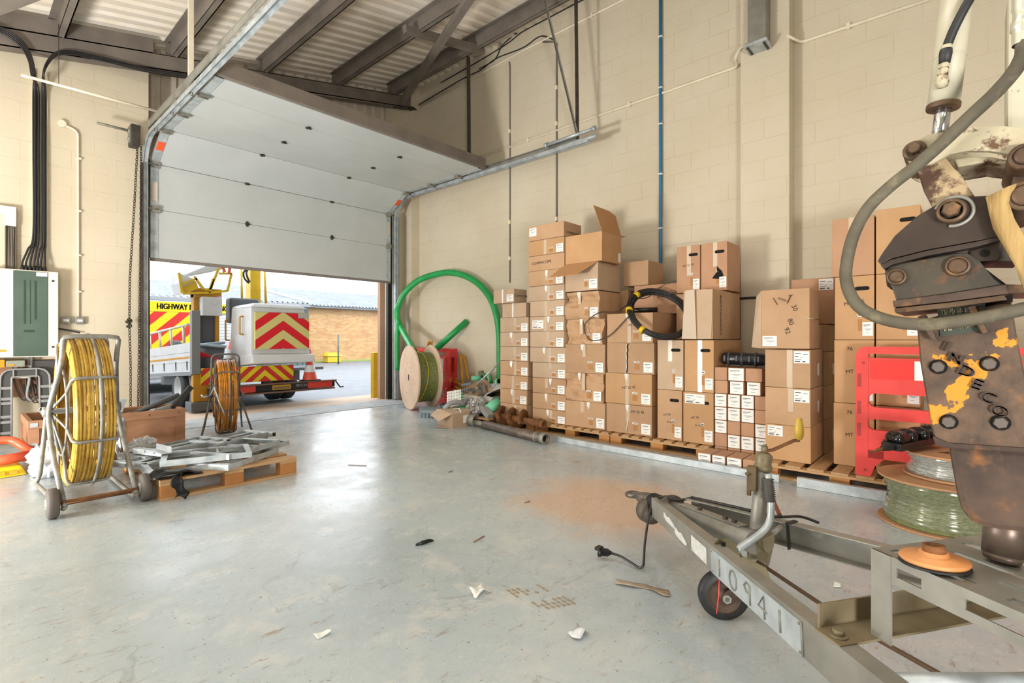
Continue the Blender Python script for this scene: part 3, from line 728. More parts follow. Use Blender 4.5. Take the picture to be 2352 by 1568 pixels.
# the white work basket over the tail
bx0, bx1, by0, by1 = 3.30, 4.34, 8.78, 9.55
m = MB(); m.hexa([V(bx0+.03,by0+.06,.78), V(bx1+.03,by0+.06,.78), V(bx1-.05,by1,.72), V(bx0-.06,by1,.70), V(bx0,by0,1.72), V(bx1-.12,by0+.02,1.72), V(bx1-.12,by1,1.76), V(bx0-.03,by1,1.70)])
m.hexa([V(bx0+.02,by0-.05,.76), V(bx1+.05,by0-.05,.76), V(bx1+.05,by1,.72), V(bx0-.06,by1,.68), V(bx0,by0-.05,.92), V(bx1+.03,by0-.05,.90), V(bx1,by1,.9), V(bx0-.05,by1,.86)])
m.hexa([V(bx0-.02,by0-.04,1.70), V(bx1-.08,by0-.04,1.70), V(bx1-.08,by1,1.74), V(bx0-.04,by1,1.70), V(bx0+.05,by0,1.77), V(bx1-.2,by0,1.77), V(bx1-.2,by1,1.79), V(bx0+.02,by1,1.75)])
bk = m.build('work_basket', truck_w, T, bevel=.03)
zc0, zc1 = 1.0, 1.62
m = MB(); m.box(bx0+.06, bx1-.06, by0-.034, by0+.03, zc0, zc1); stripes(m, bx0+.06, bx1-.06, zc0, zc1, by0-.034, .155, .72, phase=.02, mid=(bx0+bx1)/2); m.build('chevron_panel', [cream_hi, red_ref], bk)
k = MB(); k.box(bx1-.26, bx1-.07, by0-.044, by0-.036, zc1-.085, zc1-.01); k.build('small_label', mat('grey_label', '#b8b6b4', .5), bk)
k = MB(); k.tube(fillet([V(bx0-.02, 9.05, 1.25), V(bx0-.08, 9.03, 1.25), V(bx0-.08, 9.03, 1.55), V(bx0-.02, 9.05, 1.55)], .03), .015, 8); k.build('grab_handle', amber_p, bk)
k = MB(); k.tube(fillet([V(bx0-.06, 9.55, 1.15), V(bx0-.14, 9.5, 1.15), V(bx0-.14, 9.5, 1.5), V(bx0-.06, 9.55, 1.5)], .03), .015, 8); k.build('grab_handle', amber_p, bk)
m = MB(); m.box(3.25, 3.75, 9.56, 9.8, 1.45, 1.90); m.build('seat_back', mat('grey_seat', '#5b5e62', .6), T, bevel=.06, seg=3)
# things lying on the truck
def cone(name, c, s, lab, z0):
    t = thing(name, lab, 'cone', (c[0], c[1], z0))
    k = MB(); k.lathe([(.16*s, .02),(.02*s,.72*s),(.001,.72*s)], V(c[0], c[1], z0), (0,0,1), 20); k.build('cone', mat('cone_red', '#e2563f', .5), t)
    for h0, h1 in ((.2, .36), (.5, .62)):
        k = MB(); k.lathe([((.16-.2*(h0-.02))*s+.003, h0*s), ((.16-.2*(h1-.02))*s+.003, h1*s)], V(c[0], c[1], z0), (0,0,1), 20); k.build('reflective_sleeve', truck_w, t)
    k = MB(); k.box(c[0]-.2*s, c[0]+.2*s, c[1]-.1, c[1]+.1, z0, z0+.02); k.build('base', black_rub, t)
cone('traffic_cone', (4.40, YR-.06), .80, 'traffic cone standing on the right end of the truck bumper', .407)
cone('traffic_cone', (3.42, 9.9), 1.0, 'traffic cone standing on the truck bed left of the white basket', .62)
t = thing('waste_bin', 'round grey waste bin lined with a bag on the truck bed', 'bin', (2.86, 9.28, .62))
m = MB(); m.lathe([(.14,0),(.19,.42),(.20,.42),(.15,.01)], V(2.87, 9.28, .63), (0,0,1), 24); m.build('body', mat('bin_grey', '#55585d', .5), t)
m = MB(); m.torus(V(2.87, 9.28, 1.06), (0.1,0,1), .2, .025, 24, 8); m.torus(V(2.89, 9.28, 1.09), (-0.1,.1,1), .17, .02, 20, 8); m.build('bag', mat('bag_blue_grey', '#a9bac6', .5), t)
o = MB(); 
for i in range(4): o.bar(V(2.64+.0*i, 9.1+.03*i, .97-.02*i), V(3.12, 9.12+.03*i, .74-.02*i), .02, .022)
o = o.build('red_bar_bundle', red_ref); tag(o, 'bundle of red bars leaning across the truck bed', 'bars')
o = MB(); o.torus(V(2.75, 10.7, .86), V(1,.2,.1), .22, .07, 24, 8); o = o.build('hose_coil', black_rub); tag(o, 'black coil of hose standing on the truck bed behind the white rail', 'hose')
o = MB(); 
for i in range(6): o.lathe([(.001,-.05),(.035,-.03),(.04,0),(.02,.04),(.001,.06)], PY(9.5, 497+RN.uniform(-4,4), 704-4*i), V(RN.random(),RN.random(),RN.random()), 10)
o = o.build('pink_cloth', mat('pink_cloth', '#e08ac8', .8)); tag(o, 'pink cloth hanging beside the white control box on the truck', 'cloth')
# --- highway maintenance van further back
t = thing('maintenance_van', 'white van with a yellow sign and red and yellow stripes behind the platform truck', 'van', (4.2, 14.3, 0))
Yv = 12.9
m = MB(); m.box(1.7, 5.0, Yv, Yv+3.5, .3, 2.0); m.build('body', truck_w, t, bevel=.06)
m = MB(); m.box(1.9, 4.60, Yv-.03, Yv-.005, 1.76, 1.975); m.build('sign', yel_hi, t)
m = MB(); add_text(m, 'HIGHWAY MAINTENANCE', V(3.66, Yv-.034, 1.868), (1,0,0), (0,0,1), .125, sx=.70, bold=.006); m.build('lettering', ink_black, t)
m = MB(); m.box(1.9, 3.55, Yv-.03, Yv-.005, .6, 1.755); stripes(m, 1.9, 3.55, .6, 1.755, Yv-.03, .22, .95); m.build('striped_panel', [yel_hi, red_hi], t)
m = MB()
for i in range(16): m.box(3.62, 4.6, Yv-.02, Yv, .6+.07*i, .665+.07*i)
m.build('shutter', mat('white_shutter', '#d6dadd', .5), t)
m = MB()
for x in (2.1, 4.3): m.box(x, x+.5, Yv+.3, Yv+1, 2.0, 2.14)
m.build('light_bar', mat('pale_lightbar', '#d9d4c4', .4), t, bevel=.02)
for x in (2.1, 4.5):
    k = MB(); k.lathe([(.2,-.1),(.33,-.1),(.33,.1),(.2,.1),(.001,.05)], V(x, Yv+.8, .33), (1,0,0), 24); k.build('wheel', tyre, t)

TONE = 1.0
yellow_p, amber_p, cream_pipe = _in
# ================================================================== SERVICES ON THE WALLS
def one(mb, name, m, lab, cat, group=None, **kw):
    o = mb.build(name, m, **kw); tag(o, lab, cat, group); return o
# --- distribution board
Yb = 8.2
t = thing('distribution_board', 'cream wall cabinet with a tall green glass door and cables entering its top', 'cabinet', (.6, Yb-.08, .96))
m = MB(); m.box(.30, .85, Yb-.15, Yb-.004, .965, 1.97); m.build('case', mat('cream_cabinet', '#e6e0d2', .45), t, bevel=.006)
m = MB(); m.box(.315, .465, Yb-.162, Yb-.15, .975, 1.955); m.box(.757, .845, Yb-.162, Yb-.15, .975, 1.955); m.build('cover_strip', mat('cream_cover', '#eae4d6', .4), t, bevel=.003)
m = MB(); m.box(.468, .754, Yb-.17, Yb-.152, .975, 1.955); m.build('glass_door', mat('green_tinted_glass', '#596a60', .12, 0, '#4f5f56', 2), t, bevel=.003)
m = MB(); m.box(.655, .75, Yb-.174, Yb-.17, 1.905, 1.95); m.build('label', paper, t)
for z in (1.08, 1.86):
    m = MB(); m.cyl(V(.80, Yb-.17, z), V(.80, Yb-.16, z), .012, 12); m.build('lock', steel_dark, t)
m = MB(); m.box(.55, .57, Yb-.171, Yb-.1695, 1.35, 1.85); m.box(.60, .61, Yb-.171, Yb-.1695, 1.35, 1.85); m.box(.64, .66, Yb-.171, Yb-.1695, 1.4, 1.85); m.box(.55, .64, Yb-.171, Yb-.1695, 1.25, 1.28); m.build('breaker_row', mat('dark_green_strip', '#33473b', .3), t)  # dark green strips laid over the glass door
m = MB(); m.box(.33, .41, Yb-.164, Yb-.162, 1.03, 1.055); m.build('warning_label', amber_p, t)
# --- perforated trays and the seven supply cables
o = MB(); o.box(.632, .652, Yb-.03, Yb-.003, 2.30, 4.35); o.box(.745, .765, Yb-.03, Yb-.003, 2.30, 4.35)
one(o, 'cable_tray', cream_pipe, 'pale perforated cable tray running up the wall above the cabinet', 'tray')
gx = [.545, .575, .610, .645, .672, .700, .735]
for i in range(7):
    left = i < 4
    bx = (.640 + .014*i) if left else (.718 + .014*(i-4))
    yy = Yb - .045 - .012*(i % 2)
    P = [V(gx[i], Yb-.09, 1.965), V(gx[i], Yb-.085, 2.06), V(bx + (gx[i]-bx)*.5, yy-.01, 2.22), V(bx, yy, 2.42), V(bx, yy, 3.4), V(bx, yy, 4.1)]
    if left: P += [PY(7.95, x-2*i, y+3*i) for x, y in ((80,170),(72,130),(55,100),(30,78),(0,62),(-50,48))]
    else: P += [PY(7.965, x, y+4*(i-4)) for x, y in ((100,165),(112,136),(132,119),(165,117),(230,130),(345,158),(450,175),(560,192))]
    c = one(MB().tube(spline(P, 7), .0095, 8), 'supply_cable', black_cable, ['first', 'second', 'third', 'fourth', 'fifth', 'sixth', 'seventh'][i] + ' black cable from the left entering the cabinet top, curving ' + ('left' if left else 'right'), 'cable', 'supply cables above the cabinet')
    g = MB(); g.lathe([(.018,0),(.018,.03),(.013,.06),(.012,.06)], V(gx[i], Yb-.09, 1.968), (0,0,1), 12); g.build('gland', black_pl, c)
t = thing('cable_trunking', 'white trunking elbow on the wall left of the cabinet cables', 'trunking', (.4, Yb-.04, 2.3))
m = MB(); m.box(-.3, .49, Yb-.07, Yb-.004, 2.60, 2.69); m.box(.40, .495, Yb-.075, Yb-.004, 2.47, 2.69); m.build('cover', white_pl, t, bevel=.004)
m = MB()
for i in range(5): m.tube(spline([V(.42+.014*i, Yb-.03, 2.48), V(.425+.012*i, Yb-.035-.01*(i%2), 2.2), V(.43+.01*i, Yb-.04, 1.975)], 5), .008, 7)
m.box(.405, .412, Yb-.06, Yb-.004, 1.98, 2.47); m.box(.488, .494, Yb-.06, Yb-.004, 1.98, 2.47); m.build('loose_wires', mat('grey_brown_wires', '#6b6258', .6), t)
# --- thin conduit with round box, sockets
t = thing('conduit_drop', 'cream conduit with a round box running down to two grey switches', 'conduit', (1.0, Yb-.02, 1.5))
m = MB(); m.tube(fillet([V(.90, Yb-.02, 3.79), V(1.045, Yb-.02, 3.75), V(1.047, Yb-.02, 1.44)], .08), .012, 10); m.build('pipe', cream_pipe, t)
m = MB(); m.cyl(V(.895, Yb-.04, 3.795), V(.895, Yb-.002, 3.795), .04, 20); m.build('round_box', cream_pipe, t)
for z in (1.75, 2.2, 2.75, 3.4):
    m = MB(); m.box(1.02, 1.075, Yb-.034, Yb-.002, z, z+.02); m.build('saddle', cream_pipe, t)
for x in (.955, 1.085):
    t = thing('wall_switch', ('left' if x < 1 else 'right') + ' one of the two grey metal switches beside the cabinet', 'switch', (x-.025, Yb-.02, 1.36), 0, 'grey metal switches')
    m = MB(); m.box(x-.07, x+.02, Yb-.05, Yb-.004, 1.355, 1.445); m.build('back_box', galv_dull, t, bevel=.008)
    m = MB(); m.box(x-.05, x, Yb-.056, Yb-.05, 1.385, 1.415); m.build('rocker', white_pl, t, bevel=.002)
m = MB(); m.tube(spline([V(.843, Yb-.03, 1.30), V(.93, Yb-.03, 1.285), V(1.06, Yb-.05, 1.25)], 5), .010, 8); one(m, 'flex', black_cable, 'short black flex poking out beside the cabinet', 'cable')
# --- hanging conduit and its wire
t = thing('hanging_conduit', 'cream conduit hung across the wall on a thin wire', 'conduit', (1.2, 7.8, 4.0))
MB().cyl(V(.505, 7.7, 4.068), V(1.92, 7.7, 4.09), .016, 10).build('pipe', cream_pipe, t)
MB().cyl(V(.815, 7.7, 4.08), V(.815, 7.7, rb(.83)+.22), .0035, 6).build('wire', steel_dark, t)
# --- right wall: conduits
def wallpipe(P, r, name, m, lab, cat, sad=(), group=None):
    t = thing(name, lab, cat, P[0], 0, group)
    MB().tube(fillet(P, .06), r, 10).build('pipe', m, t)
    for c in sad:
        k = MB(); c = Vector(c); k.box(XW-.036, XW-.002, c.y-.018, c.y+.018, c.z-.03, c.z+.03); k.build('saddle', cream_pipe, t)
wallpipe([V(XW-.018, 7.98, 4.33), V(XW-.018, 1.99, 4.365), V(5.94, 1.94, 4.365), V(5.955, 1.90, 4.45), V(5.955, 1.84, 4.47)], .016, 'wall_conduit', cream_pipe, 'long cream conduit along the block wall ending in a kink at the pier', 'conduit', [(0, 5.2, 4.35), (0, 3.4, 4.355), (0, 6.7, 4.34)])
wallpipe([V(5.955, 1.41, 4.40), V(XW-.018, 1.33, 4.39), V(XW-.018, -.6, 4.36)], .016, 'wall_conduit', cream_pipe, 'short cream conduit running away from the near side of the pier', 'conduit', [(0, .9, 4.385)])
wallpipe([V(XW-.018, 7.98, 5.74), V(XW-.018, 5.3, 5.82), V(XW-.018, 2.0, 5.83)], .016, 'wall_conduit', cream_pipe, 'upper cream conduit close below the roof on the block wall', 'conduit', [(0, 4.0, 5.82)])
wallpipe([V(XW-.014, 5.615, 5.75), V(XW-.014, 5.60, 5.66), V(XW-.014, 5.60, 2.10)], .011, 'wall_cable', mat('grey_cable', '#77706a', .6), 'grey cable dropping down the block wall behind the leftmost carton stack', 'cable', [(0, 5.6, 4.6), (0, 5.6, 3.1), (0, 5.6, 2.5)])
wallpipe([V(XW-.014, 4.9, 5.80), V(XW-.014, 4.637, 5.70), V(XW-.014, 4.637, 2.7)], .013, 'wall_cable', mat('grey_cable', '#77706a', .6), 'grey cable dropping down the block wall above the tallest carton stack', 'cable', [(0, 4.637, 5.0), (0, 4.637, 4.45), (0, 4.637, 3.0)])
t = thing('air_pipe', 'bright blue air pipe clipped straight up the block wall', 'pipe', (XW-.03, 2.945, 1.7))
MB().cyl(V(XW-.028, 2.945, .005), V(XW-.028, 2.945, 6.2), .021, 12).build('pipe', mat('blue_pipe', '#2f79a8', .35), t)
for z in (2.03, 2.6, 3.3, 3.95, 4.42, 5.08, 5.8):
    k = MB(); k.box(XW-.052, XW-.002, 2.917, 2.973, z, z+.018); k.build('clip', white_pl, t)
def wallcable(P, lab):
    m = MB(); m.tube(spline([PX(XW-.02, *p) for p in P], 6), .009, 8); one(m, 'roof_cable', black_cable, lab, 'cable', 'black cables under the roof edge')
wallcable([(958,243),(1010,212),(1066,179),(1105,160),(1140,134),(1200,110),(1235,86),(1253,84),(1272,92)], 'black cable looping along the wall top and joining the grey drop')
wallcable([(1012,190),(1100,140),(1165,100),(1200,73),(1258,42),(1338,0),(1400,-30)], 'black cable drooping just under the roof edge')
wallcable([(1100,158),(1135,138),(1150,110),(1163,95),(1205,62),(1260,30),(1320,-4)], 'black cable rising from the lower one to the roof edge')
o = MB().tube([PX(XW-.012, 1703, 684), PX(XW-.012, 1735, 683), PX(XW-.012, 1812, 690)], .012, 8)
m = MB(); m.tube(spline([V(5.964, 1.93, 1.63), V(5.964, 1.8, 1.635), V(5.964, 1.60, 1.63), V(5.964, 1.42, 1.61)], 5), .012, 8); one(m, 'pier_cable', black_cable, 'black cable across the block pier above the small cartons', 'cable')
# --- clutter under the cabinet
t = thing('backboard', 'brown timber board with meters and wires on the wall below the cabinet', 'board', (.5, Yb-.05, .5))
m = MB(); m.box(.22, .82, Yb-.03, Yb-.004, .50, .93); m.build('board', wood_red, t)
m = MB(); m.box(.62, .84, Yb-.09, Yb-.03, .74, .92); m.box(.55, .66, Yb-.075, Yb-.03, .55, .64); m.build('meter_box', mat('dark_grey_box', '#4d4a48', .5), t, bevel=.006)
m = MB(); m.box(.44, .60, Yb-.12, Yb-.03, .72, .80); m.build('pale_box', cream_pipe, t, bevel=.01)
m = MB()
for i in range(5):
    a = .46+.05*i; m.tube(spline([V(a, Yb-.08, .92), V(a+.02, Yb-.11, .66-.03*i), V(a+.09, Yb-.12, .47-.02*i), V(a+.2, Yb-.1, .55), V(.60+.04*i, Yb-.07, .72)], 6), .008, 7)
m.build('wires', mat('brown_grey_wire', '#4c3d34', .6), t)
m = MB(); m.tube(spline([V(.62, Yb-.1, .95), V(.60, Yb-.13, .70), V(.58, Yb-.13, .52), V(.62, Yb-.12, .45)], 6), .014, 8); m.cyl(V(.60, Yb-.06, .80), V(.60, Yb-.06, .97), .014, 8); m.build('grey_pipe', grey_pl, t)
t = thing('parts_case', 'small plastic case of odds and ends on the ledge under the cabinet', 'case', (.47, 8.06, .83))
m = MB(); m.box(.40, .56, 8.0, 8.1, .856, .93); m.build('case', mat('grey_green_case', '#8d9182', .5), t, bevel=.012)
m = MB(); m.box(.42, .47, 7.995, 8.0, .87, .89); m.build('sticker', amber_p, t)
o = MB().box(.22, .395, 7.99, 8.165, .855, .94).build('yellow_carton', amber_p, bevel=.004); tag(o, 'small yellow and blue carton at the left end of the ledge', 'box')
# grey moulded arch panel leaning under the cabinet
t = thing('moulded_panel', 'grey plastic moulded arch panel standing against the wall under the cabinet', 'panel', (.57, 8.0, 0))
U = Vector((1,0,0)); Zv = Vector((0,.11,1)).normalized(); Oo = V(.345, 7.955, .005)
def P2(u, v, d=0): return Oo + U*u + Zv*v + V(0, -.05*d, 0)
m = MB()
outer = [(0,0),(.015,.70)] + [(.11-.095*cos(a), .72+.11*sin(a)) for a in (.3,.7,1.1,pi/2)] + [(.33+.095*cos(a), .72+.11*sin(a)) for a in (pi/2,1.1,.7,.3)] + [(.425,.70),(.44,0)]
inner = [(.10,0),(.105,.70)] + [(.125-.02*cos(a), .725+.02*sin(a)) for a in (.3,.7,1.1,pi/2)] + [(.315+.02*cos(a), .725+.02*sin(a)) for a in (pi/2,1.1,.7,.3)] + [(.335,.70),(.34,0)]
n = len(outer)
for i in range(n-1):
    m.prism([P2(*outer[i]), P2(*outer[i+1]), P2(*inner[i+1]), P2(*inner[i])], (0, .012, 0))
m.build('web', mat('dark_grey_plastic', '#4a4a49', .5), t)
k = MB(); k.tube([P2(*p, .35) for p in outer], .011, 6); k.tube([P2(*p, .35) for p in inner], .010, 6)
for v in (.12,.24,.30,.45,.50,.62):
    k.bar(P2(.0,v,.3), P2(.10,v,.3), .012, .03); k.bar(P2(.34,v,.3), P2(.435,v,.3), .012, .03)
for u in (.12, .31): k.bar(P2(u,.735,.3), P2(u,.83,.3), .012, .03)
k.build('ribs', grey_pl, t)
# ================================================================== CARTONS AND PALLETS
ORD = ['lowest', 'second', 'third', 'fourth', 'fifth', 'sixth', 'seventh', 'eighth', 'ninth', 'tenth', 'eleventh', 'twelfth', 'thirteenth']
def sheet_label(m, y0, y1, z0, z1, x, kind=0, th=.0012):
    """White sticker on a face that looks towards -X; y1 is its left end as seen from the room. Faint printed lines."""
    m.box(x-th, x, y0, y1, z0, z1)
    W, Hh = y1-y0, z1-z0; e = x-th-.0004
    rows = [(.80, .10, .75, .05, 1), (.70, .10, .5, .02, 1), (.50, .2, .85, .035, 1), (.42, .35, .7, .02, 1), (.22, .3, .6, .025, 1)] if kind == 0 else \
           [(.80, .06, .45, .06, 1), (.74, .6, .9, .04, 1), (.55, .06, .3, .05, 2), (.45, .4, .55, .03, 1), (.30, .06, .5, .04, 1), (.14, .06, .42, .1, 1), (.14, .55, .75, .1, 1)]
    for v, a, b2, h, mi in rows:
        m.box(e, e+.0008, y1-W*b2, y1-W*a, z0+Hh*(v-h/2), z0+Hh*(v+h/2), mi)
inkred = mat('red_print', '#b4434a', .7)
def dent(o, amt, seed, fold=0):
    """Crush a carton body: subdivide and push its faces about."""
    me = o.data; bm = bmesh.new(); bm.from_mesh(me)
    bmesh.ops.subdivide_edges(bm, edges=bm.edges[:], cuts=9, use_grid_fill=True)
    from mathutils import noise as mn
    for v in bm.verts:
        p = v.co*5 + Vector((seed*3.1, seed*1.7, seed))
        k = mn.noise(p)*amt + abs(mn.noise(p*2.3))*amt*.6
        v.co.x += max(0, k)*1.5 if v.co.x < .02 else 0
        if fold: v.co.x += fold*max(0, 1-abs(v.co.z-fold_z(me))/.05)*(.3+abs(mn.noise(p*1.3)))
        v.co.y += mn.noise(p+Vector((7,0,0)))*amt*.25
    bm.to_mesh(me); bm.free()
def fold_z(me): return max(v.co.z for v in me.vertices)-.08
def carton(lab, x0, y0, y1, z0, z1, depth=.4, m=card, rot=0.0, label='br', hole=None, tapes='v', text=None, crush=0, fold=0, name='carton', group=None, logo=None, side_tape=False, flaps=None, low=False):
    g = .003
    t = thing(name, lab, 'box', ((x0+x0+depth)/2, (y0+y1)/2, z0), rot, group)
    cx, cy = (x0+x0+depth)/2, (y0+y1)/2
    X0, X1, A, B = x0-cx, x0+depth-cx, y0-cy+g, y1-cy-g
    H = z1-z0-g
    b = MB(); b.box(X0, X1, A, B, 0, H)
    ob = b.build('body', m, t, local=True, bevel=0 if crush else .006)
    if crush: dent(ob, crush, RN.random()*9, fold)
    W = B-A
    if not crush:
        s = MB(); s.box(X0+.01, X1-.01, -.0015, .0015, H, H+.0006)
        if flaps is None: s.build('top_seam', card_in, t, local=True)
    e = X0-.0008
    if label:
        k = MB()
        if label == 'br': sheet_label(k, A+W*.03, A+W*.03+min(.105, W*.26), H*.06 if H > .25 else H*.05, (H*.06+.11) if H > .25 else H*.58, e)
        elif label == 'tr': sheet_label(k, A+W*.02, A+W*.02+min(.12, W*.33), H-.115, H-.012, e, 1)
        elif label == 'tl': sheet_label(k, B-.14, B-.02, H-.10, H-.01, e, 1)
        elif label == 'l': sheet_label(k, B-W*.24, B-W*.03, H*.32, H*.88, e)
        elif label == 'big': sheet_label(k, A+W*.04, B-W*.04, H*.03, H*.97, e)
        elif label == 'right': sheet_label(k, A+.01, A+W*.35, H*.1, H*.6, e)
        k.build('shipping_label', [paper, ink, ink_blue], t, local=True)
        if label == 'br' and not low:
            k = MB(); k.box(e-.0006, e, A+W*.30, A+W*.40, H*.14, H*.32); k.build('barcode_patch', mat('orange_brown_patch', '#b07a45', .7), t, local=True)
            k = MB(); k.box(e-.001, e, A+W*.30, A+W*.41, H*.36, H*.41); k.box(e-.0016, e-.001, A+W*.315, A+W*.395, H*.375, H*.395, 1); k.build('small_sticker', [paper, ink], t, local=True)
    if 'v' in tapes:
        k = MB(); c = A+W*RN.uniform(.42, .58); k.box(e-.0004, e+.0002, c-.022, c+.022, 0 if RN.random() < .4 else H*RN.uniform(.3,.6), H-.001); k.build('tape', tape_m, t, local=True)
    if 'w' in tapes:
        k = MB(); c = A+W*.55; k.box(e-.0006, e+.0002, c-.014, c+.014, .0, H); k.build('tape', white_pl, t, local=True)
    if 't' in tapes:      # scrap of torn clear tape
        k = MB(); c = A+W*RN.uniform(.4,.6); k.prism([V(e, c-.02, H), V(e, c+.025, H), V(e-.012, c+.012, H-.05), V(e-.004, c-.008, H-.09)], (-.001, 0, 0)); k.build('torn_tape', mat('torn_clear_tape', '#e6e2dc', .15), t, local=True)
    if hole:
        k = MB(); c = A+W*hole; r = .016; zc = H*.80
        P = [V(e, c+.035*s+r*cos(a)*s, zc+r*sin(a)) for s, aa in ((1, (-pi/2, -pi/4, 0, pi/4, pi/2)), (-1, (pi/2, pi/4, 0, -pi/4, -pi/2))) for a in aa]
        k.prism(P, (-.0006, 0, 0)); k.build('hand_hole', dark_hole, t, local=True)
    if text:
        for s, u, v, h, ang in text:
            k = MB(); add_text(k, s, V(e, A+W*u, H*v), V(0, -cos(ang), sin(ang)), V(0, sin(ang), cos(ang)), h, lift=.0005)
            k.build('handwriting', ink_black, t, local=True)
    if logo:
        face, u, v, h, ang = logo
        k = MB()
        if face == 'front': add_text(k, 'COMMSCOPE', V(e, A+W*u, H*v), V(0, -cos(ang), sin(ang)), V(0, sin(ang), cos(ang)), h, lift=.0006, sx=1.1)
        else: add_text(k, 'COMMSCOPE', V(X0+depth*u, A-.0008, H*v), V(cos(ang), 0, sin(ang)), V(-sin(ang), 0, cos(ang)), h, lift=.0006, sx=1.1)
        k.build('lettering', ink_black, t, local=True)
    if side_tape:
        k = MB(); k.box(X0+depth*.55, X0+depth*.55+.06, A-.001, A, H*.3, H*.62); sheet = k.build('side_label', paper, t, local=True)
    return t, (X0, X1, A, B, H)
ST = {'A': 'leftmost carton stack, beside the junk pile', 'B': 'tall narrow stack of flat cartons', 'C': 'stack topped by the open carton', 'D': 'wide stack right of the crushed cartons',
      'G': 'stack on the right pallet behind the winding handle'}
# A: the low stack at the far end
zb = [.127, .311, .506, .689, .882, 1.074, 1.265, 1.462]
for i in range(7):
    j = RN.uniform(-.012, .012)
    carton(f'{ORD[i]} flat carton from the floor in the low far stack beside the junk pile', 5.0+j, 4.215+j+(.01*(3-i) if i < 3 else 0), 4.72+j, zb[i], zb[i+1], .42, m=card_pale if i > 3 else card, tapes='vt' if i % 2 else 'v', group='flat cartons in the low far stack')
carton('plain carton with white tape, second from the top of the low far stack', 5.02, 4.27, 4.70, 1.462, 1.655, .4, m=card_pale, label=None, tapes='w')
carton('carton with white tape and a torn label on top of the low far stack', 4.98, 4.445, 4.83, 1.655, 1.845, .26, m=card_pale, label='right', tapes='w', logo=('side', .55, .5, .028, 0), rot=.0)
# B: thirteen flat cartons
zb = [.127, .291, .489, .683, .878, 1.07, 1.273, 1.459, 1.658, 1.849, 2.041, 2.237, 2.432, 2.621]
for i in range(13):
    j = .004*(i-6)/6; k = RN.uniform(-.006, .006)
    lab = f'{ORD[i]} flat carton from the pallet in the tall narrow stack'
    mm = card_pale if 2 < i < 9 else (card_tan if i in (11,) else card)
    kw = dict(label='br', tapes='v' + ('t' if RN.random() < .6 else ''))
    if i == 10: kw = dict(label=None, tapes='', logo=('front', .62, .52, .034, .03)); lab = 'flat carton with a printed name, third from the top of the tall narrow stack'
    if i == 12: kw = dict(label='l', tapes='', logo=('side', .5, .3, .03, 0)); lab = 'topmost carton of the tall narrow stack, its white label at the left end'
    if i == 6: lab = 'flat carton with a second wide address label, seventh up in the tall narrow stack'
    t, q = carton(lab, 5.0+k, 3.64+j+(-.02 if i < 5 else 0), (4.15 if i < 4 else 4.19 if i < 8 else 4.22)+k, zb[i], zb[i+1], .38, m=mm, group='flat cartons in the tall narrow stack', **kw)
    if i == 6:
        b = MB(); sheet_label(b, q[3]-.22, q[3]-.04, q[4]*.18, q[4]*.75, q[0]-.0008, 1); b.build('address_label', [paper, ink, inkred], t, local=True)
# C: big cartons, some crushed
cc = [(3.062, 3.628, .127, .435, 0, 0), (3.10, 3.632, .435, .77, .06, 0), (3.072, 3.632, .77, 1.113, .012, 0), (3.112, 3.632, 1.113, 1.413, .065, 0), (3.149, 3.635, 1.413, 1.735, .045, .06), (3.161, 3.634, 1.745, 2.075, 0, 0), (3.108, 3.632, 2.078, 2.42, 0, 0)]
desc = ['lowest big carton, on the pallet, under the crushed ones right of the tall stack', 'badly crushed carton second from the bottom of the crushed stack', 'slightly buckled carton in the middle of the crushed stack', 'crumpled carton with a thin cable looped over it in the crushed stack', 'crushed carton with a torn top under the hanging flap', 'carton with its front flap folded down, under the open one', 'topmost large open carton with a flap standing up']
for i, (a, b, z0, z1, cr, fo) in enumerate(cc):
    top = i >= 5
    t, q = carton(desc[i], 5.0, a, b, z0, z1, .95 if i < 4 else .50 if i != 6 else .44, m=card if i < 5 else card_tan if i == 6 else card_pale, tapes='' if top else 'vt', label='br' if i < 6 else None, crush=cr, fold=fo, flaps=1 if top else None, group=None)
    if i == 5:
        k = MB(); k.prism([V(q[0]-.002, q[2], q[4]), V(q[0]-.002, q[3], q[4]), V(q[0]-.20, q[3]+.08, q[4]-.16), V(q[0]-.20, q[2]+.17, q[4]-.16)], (0, 0, .005)); k.build('front_flap', card_in, t, local=True)
    if i == 6:
        k = MB(); k.prism([V(q[0], q[2], q[4]), V(q[1], q[2], q[4]), V(q[1]-.05, q[2]+.05, q[4]+.25), V(q[1]-.16, q[2]+.07, q[4]+.29), V(q[0]-.02, q[2]+.10, q[4]+.31)], (0, .005, 0)); k.build('upright_flap', card_in, t, local=True)
        k = MB(); k.prism([V(q[1], q[2]-.005, q[4]), V(q[1], q[3], q[4]), V(q[1]+.10, q[3], q[4]+.01), V(q[1]+.10, q[2], q[4]+.01)], (0, 0, .005)); k.build('rear_flap', card_in, t, local=True)
        k = MB(); k.box(q[0]+.06, q[1]-.04, q[2]+.02, q[3]-.03, q[4]-.0, q[4]+.0006); k.build('opening', dark_hole, t, local=True)
        k = MB(); k.box(q[1]-.075, q[1]-.02, q[2]-.001, q[2], .02, .13); k.build('side_label', paper, t, local=True)
